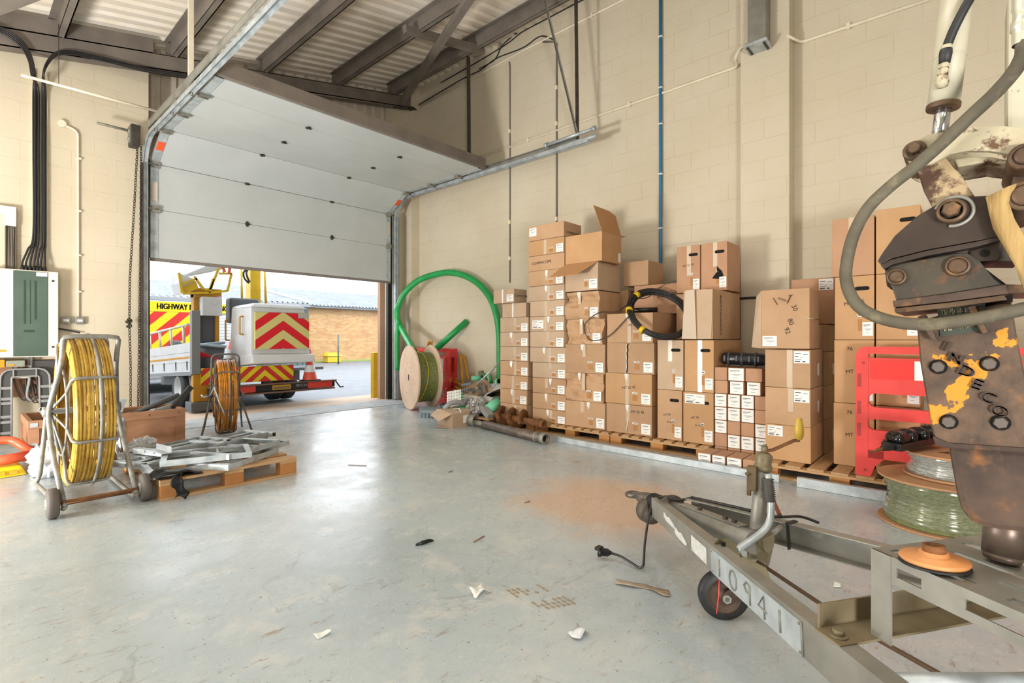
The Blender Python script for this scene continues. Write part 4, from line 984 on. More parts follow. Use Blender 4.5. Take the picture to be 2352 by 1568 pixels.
# D
dd = [(2.489, 3.056, .127, .45), (2.489, 3.066, .45, .793), (2.463, 3.045, .793, 1.132), (2.479, 3.045, 1.132, 1.46)]
dl = ['lowest wide carton on the pallet with a strip of white string', 'second wide carton up with faint handwriting across it', 'third wide carton up, split down the middle of its front', 'top wide carton that the black cable coil rests on']
for i, (a, b, z0, z1) in enumerate(dd):
    t, q = carton(dl[i], 5.0, a, b, z0, z1, .75, m=card_tan if i == 1 else card, tapes='vt' if i != 2 else '', crush=.008 if i in (2, 3) else 0,
           text=[('M7 35 45', .3, .78, .03, .05)] if i == 0 else [('MT 25 45', .48, .55, .03, .12)] if i == 1 else [('MT 25', .45, .6, .025, .1)] if i == 3 else None)
    if i == 2:
        k = MB(); P = [V(q[0]-.002, .03+RN.uniform(-.008,.008), q[4]*(.02+.96*j/9)) for j in range(10)]; k.tube(P, .006, 6); k.build('split', dark_hole, t, local=True)
        k = MB(); k.tube([p+V(-.004,.008,0) for p in P], .005, 6); k.build('torn_tape', mat('torn_clear_tape', '#e6e2dc', .15), t, local=True)
    if i == 0:
        k = MB(); k.tube([V(q[0]-.004, .0, .17), V(q[0]-.006, .01, .10), V(q[0]-.004, .02, .02)], .006, 6); k.build('string', white_pl, t, local=True)
# E, F: tall cartons with hand holes
tall = [('tall carton with a hand hole on the pallet, left of the pair', 2.158, 2.432, .127, .645, 1.05, .30), ('pale tall carton with a hand hole above the left one of the pair', 2.144, 2.432, .645, 1.166, 1.05, .28),
        ('tall carton with an address label, on the pallet beside the small cartons', 1.838, 2.151, .127, .643, .80, .30), ('tall carton with a long tape strip under the leaning printed carton', 1.836, 2.136, .643, 1.167, .80, .28)]
for i, (l, a, b, z0, z1, d, h) in enumerate(tall):
    t, q = carton(l, 5.0, a, b, z0, z1, d, m=card_pale if i == 1 else card_tan if i > 1 else card, hole=h, tapes='v' if i in (1, 3) else '', text=[('MT 26', .6, .5, .022, .2), ('4x spool', .45, .36, .018, .05)] if i in (0, 2) else None)
    if i == 2:
        k = MB(); sheet_label(k, q[3]-.22, q[3]-.02, q[4]-.115, q[4]-.02, q[0]-.0012, 1); k.build('address_label', [paper, ink, ink_blue], t, local=True)
# L: printed carton lying over the tall pair, flaps towards the room
t, q = carton('large printed carton lying on its side with pale flaps towards the room', 5.0, 1.845, 2.15, 1.172, 1.672, .80, m=card, label=None, tapes='', flaps=1, logo=('side', .27, .49, .044, pi/2), rot=.0)
k = MB(); k.prism([V(q[0]-.004, q[3]+.012, .004), V(q[0]-.004, q[3]-.14, .0), V(q[0]-.02, q[3]-.125, q[4]), V(q[0]-.02, q[3]-.03, q[4]-.005)], (-.005, 0, 0)); k.build('left_flap', mat('worn_pale_flap', '#cdbba6', .8), t, local=True)
k = MB(); k.prism([V(q[0]-.002, q[3]-.155, .0), V(q[0]-.002, q[2]+.012, .004), V(q[0]-.002, q[2], q[4]-.004), V(q[0]-.002, q[3]-.14, q[4])], (-.004, 0, 0)); k.build('right_flap', card_pale, t, local=True)
# back row
carton('brown carton behind the top of the crushed stack', 5.53, 2.80, 3.13, 1.818, 2.115, .4, m=card, label=None, tapes='')
carton('dark brown carton in the gap right of the crushed stack', 5.52, 3.06, 3.28, 1.416, 1.773, .4, m=card, label=None, tapes='')
carton('wide carton standing behind the black cable coil', 5.52, 2.44, 2.985, 1.465, 1.815, .32, m=card_pink, label=None, tapes='')
carton('carton squeezed behind the leaning printed carton', 5.42, 2.165, 2.41, 1.17, 1.676, .55, m=card, label=None, tapes='')
t, q = carton('left one of two tall cartons on top of everything by the pier', 5.35, 2.11, 2.375, 1.68, 2.188, .40, m=card_pink, hole=.28, tapes='v', text=[('MT 25 10', .5, .58, .022, .12)])
t, q = carton('right one of two tall cartons by the pier, with a torn hole', 5.35, 1.828, 2.105, 1.68, 2.19, .40, m=card_pink, hole=.28, tapes='v')
k = MB(); k.prism([V(q[0]-.001, .02, .13), V(q[0]-.001, -.05, .12), V(q[0]-.001, -.10, .15), V(q[0]-.001, -.085, .20), V(q[0]-.001, -.055, .23), V(q[0]-.001, -.03, .26), V(q[0]-.001, -.035, .2)], (-.0008, 0, 0)); k.build('torn_hole', dark_hole, t, local=True)
# small cartons, stacked four across
rows = [[0]*4, [0, 1, 1, 1], [1, 0, 0, 1], [1, 1, 1, 0], [1, 1, 1, 0]]
rn = ['hidden bottom', 'lowest visible', 'second', 'third', 'fourth']
cn = ['first', 'second', 'third', 'rightmost']
ch = .1290; wy = .1235
for r in range(5):
    for c in range(4):
        if r == 0 and c < 0: continue
        y1 = 1.833-wy*c-.002*RN.random()
        carton(f'small {"labelled" if rows[r][c] else "plain"} carton, {rn[r]} row of the small block, {cn[c]} from left', 5.0+RN.uniform(-.004,.004), y1-wy+.003, y1, .0015+ch*r, .0015+ch*(r+1), .40, m=card_pink, label='big' if rows[r][c] else None, tapes='', name='small_carton', group='small cartons in the block')
for c, (a, b, l) in enumerate(((1.705, 1.83, 0), (1.555, 1.69, 1), (1.405, 1.535, 1))):
    carton(f'small {"labelled" if l else "plain"} carton, {cn[c]} of three in the second row from top', 5.0, a, b, .647, .774, .40, m=card_pink, label='big' if l else None, tapes='', name='small_carton', group='small cartons in the block')
for c, (a, b, l) in enumerate(((1.71, 1.832, 0), (1.55, 1.706, 1), (1.395, 1.547, 0))):
    carton(f'small {"labelled" if l else "plain"} carton, {cn[c]} of three in the row under the closure', 5.0, a, b, .774, .902, .40, m=card_pink, label='big' if l else None, tapes='', name='small_carton', group='small cartons in the block')
for c, (a, b) in enumerate(((1.735, 1.86), (1.605, 1.73), (1.465, 1.60), (1.33, 1.46))):
    carton(f'small carton on the floor behind the steel channel, {cn[c]} from the left', 4.652, a, b, .0, .122, .26, m=card_pink, label='big' if c < 3 else None, tapes='', name='small_carton', group='small cartons on the floor')
# G: stack on the right pallet
gg = [(.96, 1.318, .127, .435, 'tl', 0), (.963, 1.318, .435, .757, 'tr', 0), (.963, 1.321, .757, 1.088, 'tr', 0)]
gl = ['lowest carton of the right pallet stack, behind the winding handle', 'second carton up in the right pallet stack, its left edge split open', 'third carton up in the right pallet stack, with a label at its top']
for i, (a, b, z0, z1, lb, cr) in enumerate(gg):
    carton(gl[i], 4.80, a, b, z0, z1, .50, m=card_tan if i == 0 else card, label=lb, tapes='' if i == 0 else 'v', side_tape=i > 0, crush=.006 if i == 1 else 0)
t, q = carton('tall carton with black marker scrawl on top of the right pallet stack', 4.78, .965, 1.345, 1.092, 1.605, .36, m=card, label=None, tapes='', flaps=1, text=[('30', .3, .68, .04, -1.2), ('80', .38, .45, .04, -1.2), ('92', .45, .3, .04, -1.2)])
k = MB(); e = q[0]-.001
k.bar(V(e, .09, q[4]*.86), V(e, .055, q[4]*.74), .002, .018, up=(1,0,0)); k.bar(V(e, .05, q[4]*.86), V(e, -.01, q[4]*.80), .002, .05, up=(1,0,0)); k.bar(V(e, -.02, q[4]*.76), V(e, -.05, q[4]*.90), .002, .026, up=(1,0,0)); k.bar(V(e, -.03, q[4]*.89), V(e, -.065, q[4]*.90), .002, .02, up=(1,0,0))
k.build('marker_scrawl', ink_black, t, local=True)
k = MB(); sheet_label(k, q[3]-.125, q[3]-.01, .02, .11, e, 0); k.build('shipping_label', [paper, ink, ink_blue], t, local=True)
k = MB(); k.prism([V(q[0], q[3], .0), V(q[0], q[3], q[4]), V(q[0]+.03, q[3]+.05, q[4]-.05), V(q[0]-.02, q[3]+.075, .01)], (.004, 0, 0)); k.build('side_flap', card_pale, t, local=True)
k = MB(); k.tube([V(q[0]-.003, q[2]+.02, q[4]*.49), V(q[0]-.003, q[2]-.003, q[4]*.5), V(q[1], q[2]-.003, q[4]*.5)], .005, 6); k.build('tape', tape_m, t, local=True)
gz = [.127, .44, .75, 1.06, 1.31]
for i in range(4):
    carton(f'{ORD[i]} carton in the shaded row behind the right pallet stack', 5.33, .935, 1.29, gz[i], gz[i+1], .46, m=card, label=None, tapes='', side_tape=i % 2 == 0, group='cartons in the shaded back row')
carton('flat carton with a top right label standing behind the scrawled carton', 5.45, .90, 1.262, 1.313, 1.75, .4, m=card_pink, label='tr', tapes='')
# H, I: tall cartons at the far right
hz = [.127, .645, 1.17, 1.695, 2.18]
hl = ['bottom', 'second', 'third', 'top']
for i in range(4):
    carton(f'{hl[i]} tall carton in the stack behind the red barrier, nearer the scrawled carton', 4.96, .545, .83-.004*i if i < 3 else .842, hz[i], hz[i+1], .42, m=card_pink if i == 3 else card_tan, hole=.30 if i == 2 else None, tapes='v' if i == 3 else '', label='br' if i in (1, 2) else None,
           text=[('76', .6, .86, .03, 0), ('MT', .6, .5, .03, .1)] if i < 2 else [('MT 25 5', .5, .58, .03, .15), ('76', .3, .5, .025, .1)] if i == 2 else None)
    carton(f'{hl[i]} tall carton in the end stack partly hidden by the breaker', 4.96, .255, .54, hz[i], hz[i+1]+(.03 if i == 3 else 0), .42, m=card_tan, hole=.28 if i == 3 else None, tapes='', label='br' if i in (1, 2) else None)
# --- pallets
def pallet(lab, x0, x1, y0, y1, n, ht=.125, m=wood, grp=None, blocks=None):
    """Deck boards run along X, stringer boards along Y, nine blocks."""
    t = thing('pallet', lab, 'pallet', ((x0+x1)/2, (y0+y1)/2, 0), 0, grp)
    wd = (y1-y0)/n
    for i in range(n):
        a = y0+wd*i+wd*.14; b = MB(); b.box(x0-.004, x1+.004, a, a+wd*.70, ht-.02, ht); b.build('deck_board', m, t, bevel=.002)
    for x in (x0+.05, (x0+x1)/2, x1-.05):
        b = MB(); b.box(x-.05, x+.05, y0, y1, ht-.04, ht-.0205); b.build('stringer', wood_y, t, bevel=.002)
        b = MB(); b.box(x-.05, x+.05, y0, y1, 0, .018); b.build('skid', wood_y, t, bevel=.002)
        for y in (y0+.07, (y0+y1)/2, y1-.07):
            b = MB(); b.box(x-.049, x+.049, y-.069, y+.069, .0185, ht-.0405); b.build('block', mat('pallet_block', '#b98049', .8, 0, '#a8703c', 6, bmp=.2), t, bevel=.003)
    return t
pallet('pallet under the tall hand-hole cartons', 4.92, 6.0, 1.845, 2.955, 9, grp=None)
pallet('pallet under the crushed carton stack', 4.93, 6.05, 2.97, 4.05, 9)
pallet('pallet end under the low far stack', 4.94, 6.05, 4.065, 4.80, 6)
pallet('pallet at the right under the scrawled carton stack and red barrier', 4.66, 5.95, .16, 1.318, 7)
# --- steel channels on the floor in front of the pallets
def channel(p, q, w, h, name, lab):
    p = Vector(p); q = Vector(q); d = (q-p).normalized(); s = d.cross(V(0,0,1)).normalized()
    P = [(-w/2, .002), (w/2, .002), (w/2, .006), (-w/2+.004, .006), (-w/2+.004, h*.45), (-w/2+.02, h*.6), (-w/2+.004, h*.75), (-w/2+.004, h-.004), (w/2-.01, h-.004), (w/2-.01, h), (-w/2, h)]
    m = MB(); m.prism([p+s*-a+V(0,0,b) for a, b in P], q-p); o = m.build(name, galv); tag(o, lab, 'channel', 'galvanised channels on the floor'); return o
channel(fl(1272,1012), fl(1785,1106)+V(0,-.02,0), .05, .06, 'steel_channel', 'long galvanised steel channel lying in front of the carton pallets')
channel(fl(1832,1116), fl(1832,1116)+V(.0,-1.0,0), .055, .075, 'steel_channel', 'shorter galvanised steel channel in front of the red barrier')
# --- black splice closure on the small cartons
def closure(name, c, d, L, r, lab, shiny, rest=(0,0,1)):
    c = Vector(c); d = Vector(d).normalized(); s = d.cross(V(0,0,1)).normalized(); u = s.cross(d)
    t = thing(name, lab, 'closure', tuple(c-V(0,0,r)))
    m = MB(); m.lathe([(.001,-L/2),(r*.7,-L/2),(r*.92,-L/2+.02),(r*.95,-L*.2),(r*.95,L*.22),(r*.8,L*.30),(r*.72,L*.33),(r*.72,L/2),(.001,L/2)], c, d, 20); m.build('barrel', shiny, t)
    m = MB()
    for f in (-.36, -.12, .12): m.lathe([(r*.95, -.012),(r*1.06,-.01),(r*1.06,.01),(r*.95,.012)], c+d*L*f, d, 20)
    for f in (-.42, -.2, .02, .18): m.bar(c+d*(L*f)-s*r*.9-u*r*.3, c+d*(L*f)-s*r*1.0+u*r*.5, .035, .016); m.bar(c+d*(L*f)+s*r*.9-u*r*.3, c+d*(L*f)+s*r*.9+u*r*.5, .035, .016)
    m.build('clamp', mat('closure_clamp', '#3a3d42', .35), t)
    m = MB(); m.bar(c-d*L*.42-u*r*.8, c+d*L*.4-u*r*.8, .05, r*.38); m.build('foot_rail', black_pl, t)
    return t, c, d, s, u
t, c, d, s, u = closure('splice_closure', V(5.14, 1.55, .978), V(.10, -1, -.02), .50, .066, 'black splice closure with clamps lying on the small cartons', black_pl)
m = MB()
for k in (-.02, .02): m.cyl(c+d*.20-s*.05+u*k*.6-V(.0,0,.0), c+d*.20-s*.058+u*k*.6, .010, 10)
m.build('orange_plug', mat('orange_plug', '#e8912a', .5), t)
# --- black cable coil
t = thing('cable_coil', 'black cable coil with yellow tape draped over the wide cartons', 'coil', (5.0, 2.35, 1.2))
c0 = V(5.12, 2.47, 1.435); e1 = V(-.12, .29, .09); e2 = V(-.27, -.10, -.25)
def cp(x, k=1.0, off=V(0,0,0)): return c0 + (e1*cos(x)+e2*sin(x))*k + off
m = MB()
for i in range(24):
    k = RN.uniform(.88, 1.06); off = V(RN.uniform(-.016,.008), RN.uniform(-.012,.012), RN.uniform(0,.045))
    m.tube([cp(2*pi*j/40, k, off) for j in range(40)], .0085, 6, closed=True)
m.build('coil', black_cable, t)
for x, tw in ((2.9, .05), (1.1, .045), (3.5, .05), (-.6, .05), (.2, .04)):
    p = cp(x, 1, V(0,0,.015)); d = (-e1*sin(x)+e2*cos(x)).normalized()
    k = MB(); k.cyl(p-d*tw/2, p+d*tw/2, .040, 12); k.build('yellow_tape', yellow_p, t)
m = MB(); m.tube(spline([cp(.6), V(4.97, 2.75, 1.42), V(4.975, 3.0, 1.21), V(4.975, 3.25, 1.16), V(4.975, 3.33, 1.33), V(4.97, 3.15, 1.47), V(4.975, 2.9, 1.485), cp(-.4)], 8), .0055, 6)
m.tube(spline([cp(-.5), V(5.42, 2.75, 1.66), V(5.45, 2.55, 1.80), V(5.45, 2.35, 1.82), V(5.38, 2.30, 1.72), cp(-1.4, .8)], 8), .005, 6); m.build('loose_tail', black_cable, t)
m = MB(); m.cyl(V(5.10, 2.80, 1.495), V(5.25, 2.55, 1.50), .028, 12); m.build('connector', black_pl, t)
# ================================================================== LEFT SIDE: REELS, CRATES, FRAMES
def reel(name, lab, loc, rz, Rr, wd, nst, rs, rodm, framem, big):
    t = thing(name, lab, 'cable reel', loc, rz)
    zc = Rr + (.10 if big else .03)
    m = MB()
    for layer in range(4):
        for i in range(nst):
            x = -wd/2 + wd*(i+.5)/nst + RN.uniform(-.002, .002)
            r = Rr - layer*rs*1.7 + RN.uniform(-.006, .004)
            if 0 < layer < 3 and 1 < i < nst-2: continue
            if layer == 3 and 0 < i < nst-1: continue
            m.torus(V(x, 0, zc), (1, .015*RN.uniform(-1,1), .015*RN.uniform(-1,1)), r, rs, 44, 6)
    for i in range(6 if big else 3):      # side view: the strands lie inwards as well
        for s in (-1, 1): m.torus(V(s*(wd/2-rs*.6), 0, zc), (1, 0, 0), Rr-rs*1.7*(i+1), rs, 44, 6)
    m.build('rod_coil', rodm, t, local=True)
    tr = .011 if big else .008
    R2 = Rr+rs+tr*1.2; ri = Rr*.60
    m = MB(); m.torus(V(wd*.12, 0, zc), (1,0,0), R2, tr, 44, 8)
    for s in (-1, 1): m.torus(V(s*(wd/2+.02), 0, zc), (1,0,0), ri, tr*.8, 36, 6)
    for k in range(8 if big else 6):
        a = 2*pi*k/(8 if big else 6)+.3; e = V(0, cos(a), sin(a)); c = V(0, 0, zc)
        m.tube(fillet([c+e*ri+V(-wd/2-.02,0,0), c+e*R2+V(-wd/2-.015,0,0), c+e*R2+V(wd/2+.015,0,0), c+e*ri+V(wd/2+.02,0,0)], .05), tr, 7)
        for s in (-1, 1): m.tube([c+V(s*(wd/2+.075),0,0)+e*.02, c+e*ri+V(s*(wd/2+.02),0,0)], tr*.8, 6)
    m.build('cage', framem, t, local=True)
    m = MB(); hx = wd/2+.11; m.cyl(V(-hx, 0, zc), V(hx, 0, zc), .022 if big else .014, 12)
    for s in (-1, 1): m.cyl(V(s*(hx-.03), 0, zc), V(s*(hx+.01), 0, zc), .035 if big else .022, 12)
    m.build('hub', framem, t, local=True)
    return t, zc, hx
t, zc, hx = reel('cable_reel', 'large wheeled reel of yellow cable rod beside the small crate', (.665, 4.98, 0), 0, .545, .215, 12, .0092, yellow_rod, mat('worn_grey_tube', '#9a9a92', .5, .3, '#7f7a70', 12, bmp=.1, dirt='#6d5236', dlo=.64, dhi=.74, dscale=18), True)
tubem = _M['worn_grey_tube']
m = MB()
sides = {}
for s, X, Xh, Xf in ((-1, -.20, -.15, -.165), (1, .20, .155, .225)):
    sides[s] = fillet([V(Xf, -.54, .06), V(X, -.30, .38), V(X, -.03, zc), V(Xh, -.25, 1.0), V(Xh, -.34, 1.17)], .09, 4)
path = sides[-1] + [V(-.145, -.345, 1.185)] + fillet([V(-.10, -.35, 1.195), V(.10, -.35, 1.195)], .02) + [V(.15, -.345, 1.185)] + sides[1][::-1]
m.tube(path, .0165, 9)
for s, X, Xf in ((-1, -.20, -.165), (1, .20, .225)):
    m.tube(fillet([V(Xf, -.54, .06), V(Xf, -.46, .03), V(X*1.1, .50, .03), V(X, .46, .10), V(X, .02, zc)], .07, 4), .0155, 8)
m.build('stand', tubem, t, local=True)
m = MB(); m.cyl(V(-.235, -.53, .095), V(.30, -.53, .095), .010, 10); m.cyl(V(-.18, -.40, .05), V(.22, -.40, .05), .012, 8); m.build('axle', rust_brown, t, local=True)
for X in (-.225, .275):
    m = MB(); m.lathe([(.03,-.032),(.085,-.03),(.098,-.02),(.098,.02),(.085,.03),(.03,.032)], V(X, -.53, .098), (1,0,0), 24); w_ = m.build('wheel', mat('grey_brown_rubber', '#5d564f', .7), t, local=True)
    k = MB(); k.lathe([(.001,-.036),(.032,-.036),(.055,-.02),(.055,.02),(.032,.036),(.001,.036)], V(X, -.53, .098), (1,0,0), 16); k.build('hub_cap', tubem, w_, local=True)
# smaller reel behind the pallet
t, zc, hx = reel('cable_reel', 'small reel of amber cable rod on a dark tube stand near the door', (2.28, 6.86, 0), rad(-14), .44, .19, 12, .0078, amber_rod, mat('dark_tube', '#4c4843', .5, .3, '#6b665e', 14), False)
dkt = _M['dark_tube']
m = MB()
for s in (-1, 1):
    X = s*.155
    m.tube([V(X*1.0, 0, zc), V(X*1.75, -.30, .012)], .011, 8); m.tube([V(X*1.0, 0, zc), V(X*1.4, .34, .012)], .011, 8)
m.tube(fillet([V(-.155, -.02, zc), V(-.15, -.03, .985), V(.15, -.03, .985), V(.155, -.02, zc)], .07, 5), .011, 8)
m.cyl(V(-.27, -.30, .02), V(.27, -.30, .02), .009, 8)
m.build('stand', dkt, t, local=True)
m = MB(); m.tube(fillet([V(-.17, -.03, zc), V(-.24, -.06, zc), V(-.26, -.06, zc+.03)], .02), .009, 8); m.tube([V(-.17, -.03, zc), V(-.13, -.20, zc+.12), V(-.10, -.43, zc-.02), V(-.05, -.475, zc-.16)], .009, 8); m.build('brake_handle', galv, t, local=True)
# --- left pallet
def pallet_b(lab, x0, x1, y0, y1, ht=.15):
    t = thing('pallet', lab, 'pallet', ((x0+x1)/2, (y0+y1)/2, 0))
    for a, w_ in ((0, .12), (.19, .09), (.36, .10), (.54, .12), (.73, .09), (.89, .09), (1.09, .12)):
        b = MB(); b.box(x0, x1, y0+a, min(y1, y0+a+w_), ht-.021, ht); b.build('deck_board', wood, t, bevel=.002)
    for x in (x0+.07, (x0+x1)/2, x1-.07):
        b = MB(); b.box(x-.07, x+.07, y0, y1, ht-.043, ht-.0215); b.build('stringer', wood_y, t, bevel=.002)
    for y in (y0+.05, (y0+y1)/2, y1-.05):
        b = MB(); b.box(x0, x1, y-.05, y+.05, 0, .021); b.build('skid', wood, t, bevel=.002)
        for x in (x0+.07, (x0+x1)/2, x1-.07):
            b = MB(); b.box(x-.069, x+.069, y-.048, y+.048, .0215, ht-.0435); b.build('block', mat('pallet_block', '#b98049', .8, 0, '#a8703c', 6, bmp=.2), t, bevel=.003)
    return t
pallet_b('worn pine pallet carrying the galvanised frames', 1.005, 2.005, 4.325, 5.50)
# --- galvanised frames
def frame(name, L, W, h, kind):
    m = MB(); w_ = .042
    for s in (-1, 1):
        m.box(-L/2, L/2, s*W/2-(w_ if s > 0 else 0), s*W/2+(0 if s > 0 else w_), 0, .004); m.box(-L/2, L/2, s*W/2-.002, s*W/2+.002, 0, h)
    if kind == 0:
        for x in (-L/2, L/2): m.box(x-(w_ if x > 0 else 0), x+(0 if x > 0 else w_), -W/2, W/2, h-.005, h); m.box(x-.002, x+.002, -W/2, W/2, 0, h)
        m.cyl(V(L*.12, -W/2, h*.55), V(L*.12, W/2, h*.55), .010, 8)
    else:
        m.box(-L/2, -L/2+.05, -W/2-.015, W/2+.06, 0, h); m.box(L/2-.05, L/2, -W/2-.06, W/2+.015, 0, h)
        for y in (-W*.18, W*.2): m.cyl(V(-L/2, y, h*.55), V(L/2, y, h*.55), .012, 8)
        m.box(-L/2+.006, -L/2+.044, W/2+.0595, W/2+.0605, .008, h-.008, 1); m.box(L/2-.044, L/2-.006, -W/2-.0605, -W/2-.0595, .008, h-.008, 1)
    return m
FR = [(1.28, 4.60, .152, -4, 0, 'front left of the pallet'), (1.60, 4.58, .152, 32, 0, 'sticking out over the front edge of the pallet'), (1.82, 4.90, .152, 24, 0, 'at the right corner of the pallet'), (1.22, 5.02, .152, 24, 1, 'at the left end of the pallet, open box ends to the front'), (1.30, 5.33, .152, 20, 0, 'at the back of the pallet'), (1.74, 5.22, .152, 26, 1, 'in the middle back with twin rods'),
      (1.40, 4.62, .206, -16, 0, 'lying askew on top of the front left frame'), (1.66, 4.70, .206, 30, 0, 'on top of the one at the front edge'), (1.38, 5.16, .206, 22, 1, 'stacked on the left one with box ends'), (1.80, 5.18, .206, 24, 1, 'topmost at the right with twin rods')]
for i, (x, y, z, a, k, l) in enumerate(FR):
    mb = frame('frame', .62 if k == 0 else .60, .37 if k == 0 else .30, .046, k); o = mb.build('galvanised_rack', [galv, dark_hole], None, local=True)
    o.location = (x, y, z); o.rotation_euler = (0, 0, rad(a)); tag(o, 'galvanised steel rack ' + l, 'rack', 'galvanised racks on the pallet')
for i, (x, y, z, a, l) in enumerate(((1.08, 4.62, .154, 60, 'loose galvanised angle at the left front corner of the pallet'), (1.13, 4.86, .26, 100, 'loose galvanised bracket lying on the left frames'))):
    mb = MB(); mb.box(-.13, .13, -.03, .03, 0, .004); mb.box(-.13, .13, -.03, -.026, .004, .05); o = mb.build('steel_angle', galv, None, local=True); o.location = (x, y, z); o.rotation_euler = (0, 0, rad(a)); tag(o, l, 'bracket')
# --- crumpled sheets
from mathutils import noise as mn
def crumple(pts_fn, nu, nv, amp, fr, seed, mb, mi=0):
    def f(u, v):
        p = Vector(pts_fn(u, v)); q = p*fr + Vector((seed, seed*2, seed*3))
        return p + Vector((mn.noise(q), mn.noise(q+Vector((5,1,2))), mn.noise(q+Vector((1,7,3)))))*amp
    mb.sheet(f, nu, nv, mi=mi); return mb
def solid(o, th):
    md = o.modifiers.new('thickness', 'SOLIDIFY'); md.thickness = th; md.offset = 0; return o
m = MB(); crumple(lambda u, v: (.98+.30*u-.03*v, 4.30+.16*v+.02*u, .175+.02*sin(5*u)+ .012*sin(9*v)), 22, 12, .03, 9, 3.3, m)
crumple(lambda u, v: (1.05+.07*u+.04*(1-v)+.015*sin(7*v), 4.295-.05*sin(v*2)-.04*(1-v), .17*v+.012+.01*sin(6*u)), 8, 20, .028, 16, 8.1, m)
o = solid(m.build('black_plastic_rag', mat('black_polythene', '#0d0d0d', .5)), .004); tag(o, 'torn black plastic sheet hanging over the near corner of the left pallet', 'plastic sheet')
wrap = mat('clear_plastic_wrap', '#e8eaec', .22, 0, trans=.35)
def blob(name, lab, c, sx, sy, sz, seed, m_=wrap, amp=.05):
    m = MB(); c = Vector(c)
    def f(u, v):
        a = 2*pi*u; b = pi*(v-.5)*.98; p = Vector((cos(a)*cos(b), sin(a)*cos(b), sin(b)))
        q = p*2.2+Vector((seed,)*3); k = 1+abs(mn.noise(q))*.7-abs(mn.noise(q*2.7))*.55
        return Vector((c.x+p.x*sx*k, c.y+p.y*sy*k, max(c.z+p.z*sz*k, .004)))
    m.sheet(f, 30, 16, smooth=False); o = m.build(name, m_); tag(o, lab, 'plastic'); return o
blob('plastic_wrap', 'crumpled clear plastic hanging between the big reel and the long crate', (.985, 5.68, .33), .06, .12, .16, 2.2)
blob('plastic_wrap', 'crumpled clear plastic lying on the back of the frame pallet', (1.13, 5.42, .235), .10, .06, .07, 5.5)
blob('plastic_wrap', 'heap of crumpled clear plastic on the floor behind the big reel', (.60, 5.90, .10), .16, .20, .16, 7.1)
# --- crates
def crate(lab, x0, x1, y0, y1, z0, z1, feet):
    t = thing('wooden_crate', lab, 'crate', ((x0+x1)/2, (y0+y1)/2, 0))
    th = .018
    for nm, a in (('side_panel', (x0, x1, y0, y0+th)), ('side_panel', (x0, x1, y1-th, y1)), ('end_panel', (x0, x0+th, y0+th, y1-th)), ('end_panel', (x1-th, x1, y0+th, y1-th))):
        b = MB(); b.box(*a, z0, z1); b.build(nm, wood_red, t, bevel=.002)
    b = MB(); b.box(x0+th, x1-th, y0+th, y1-th, z0, z0+.02); b.build('bottom', wood_red, t)
    b = MB(); bt = .016
    for y, s in ((y0, -1), (y1, 1)):
        ya, yb = (y-bt, y) if s < 0 else (y, y+bt)
        b.box(x0-bt, x1+bt, ya, yb, z1-.075, z1); b.box(x0-bt, x0+.06, ya, yb, z0, z1-.076); b.box(x1-.06, x1+bt, ya, yb, z0, z1-.076)
    for x, s in ((x0, -1), (x1, 1)):
        xa, xb = (x-bt, x) if s < 0 else (x, x+bt)
        b.box(xa, xb, y0, y1, z1-.07, z1); b.box(xa, xb, y0, y1, z0, z0+.06)
    b.build('batten', wood_red, t, bevel=.002)
    if feet:
        b = MB()
        for x in (x0+.03, x1-.03):
            for y in (y0+.03, y1-.03): b.box(x-.035, x+.035, y-.035, y+.035, 0, z0)
        b.build('foot', wood_red, t)
    b = MB()
    for x in (x0+.03, (x0+x1)/2, x1-.04):
        for z in (z1-.035, z0+.05): b.cyl(V(x, y0-bt-.002, z), V(x, y0-bt+.002, z), .007, 8)
    b.build('nail', steel_dark, t)
    if feet:
        b = MB(); b.box(x0-bt-.004, x0+.05, y0-bt-.004, y0-bt, z0+.08, z0+.105); b.box(x0-.002, x0+.05, y0-bt-.004, y0-bt, z1-.06, z1-.02); b.build('metal_corner', galv, t)
    return t
crate('small reddish wooden crate on feet left of the big reel', .475, .92, 6.32, 7.03, .12, .43, True)
crate('long reddish wooden crate full of brackets behind the big reel', 1.00, 1.575, 5.93, 6.42, .0, .47, False)
def bx(name, p, q, w_, h, m_, lab, cat, up=(0,0,1), hollow=False):
    m = MB(); m.bar(p, q, w_, h, up); 
    if hollow:
        d = (Vector(q)-Vector(p)).normalized(); m.bar(Vector(q), Vector(q)+d*.002, w_*.8, h*.8, up, mi=1); m.bar(Vector(p)-d*.002, Vector(p), w_*.8, h*.8, up, mi=1)
    o = m.build(name, [m_, dark_hole]); tag(o, lab, cat); return o
bx('steel_tube', V(.66, 6.58, .36), V(.57, 6.42, .52), .06, .04, galv, 'galvanised box tube sticking out of the small crate', 'tube', hollow=True)
bx('timber_offcut', V(.62, 6.75, .42), V(.80, 6.80, .47), .05, .03, wood, 'pale timber offcut lying across the small crate', 'timber')
bx('rusty_bar', V(.70, 6.72, .15), V(.72, 6.84, .80), .035, .02, rust_brown, 'rusty upright bar standing in the small crate', 'bar', up=(0,1,0))
bx('black_tube', V(1.46, 6.12, .36), V(1.72, 6.20, .66), .05, .05, black_rub, 'square black tube rising steeply out of the long crate', 'tube', up=(0,1,0), hollow=True)
o = MB(); o.cyl(V(1.14, 6.15, .40), V(1.63, 6.3, .57), .028, 12); o = o.build('grey_pipe', mat('dark_grey_pipe', '#57595b', .45)); tag(o, 'dark grey pipe lying at a slant in the long crate', 'pipe')
o = MB(); o.cyl(V(1.22, 6.06, .40), V(1.50, 6.10, .46), .038, 12); o.cyl(V(1.34, 6.08, .425), V(1.38, 6.085, .433), .045, 12); o = o.build('pipe_coupling', grey_pl); tag(o, 'grey pipe with a coupling at the front of the long crate', 'pipe')
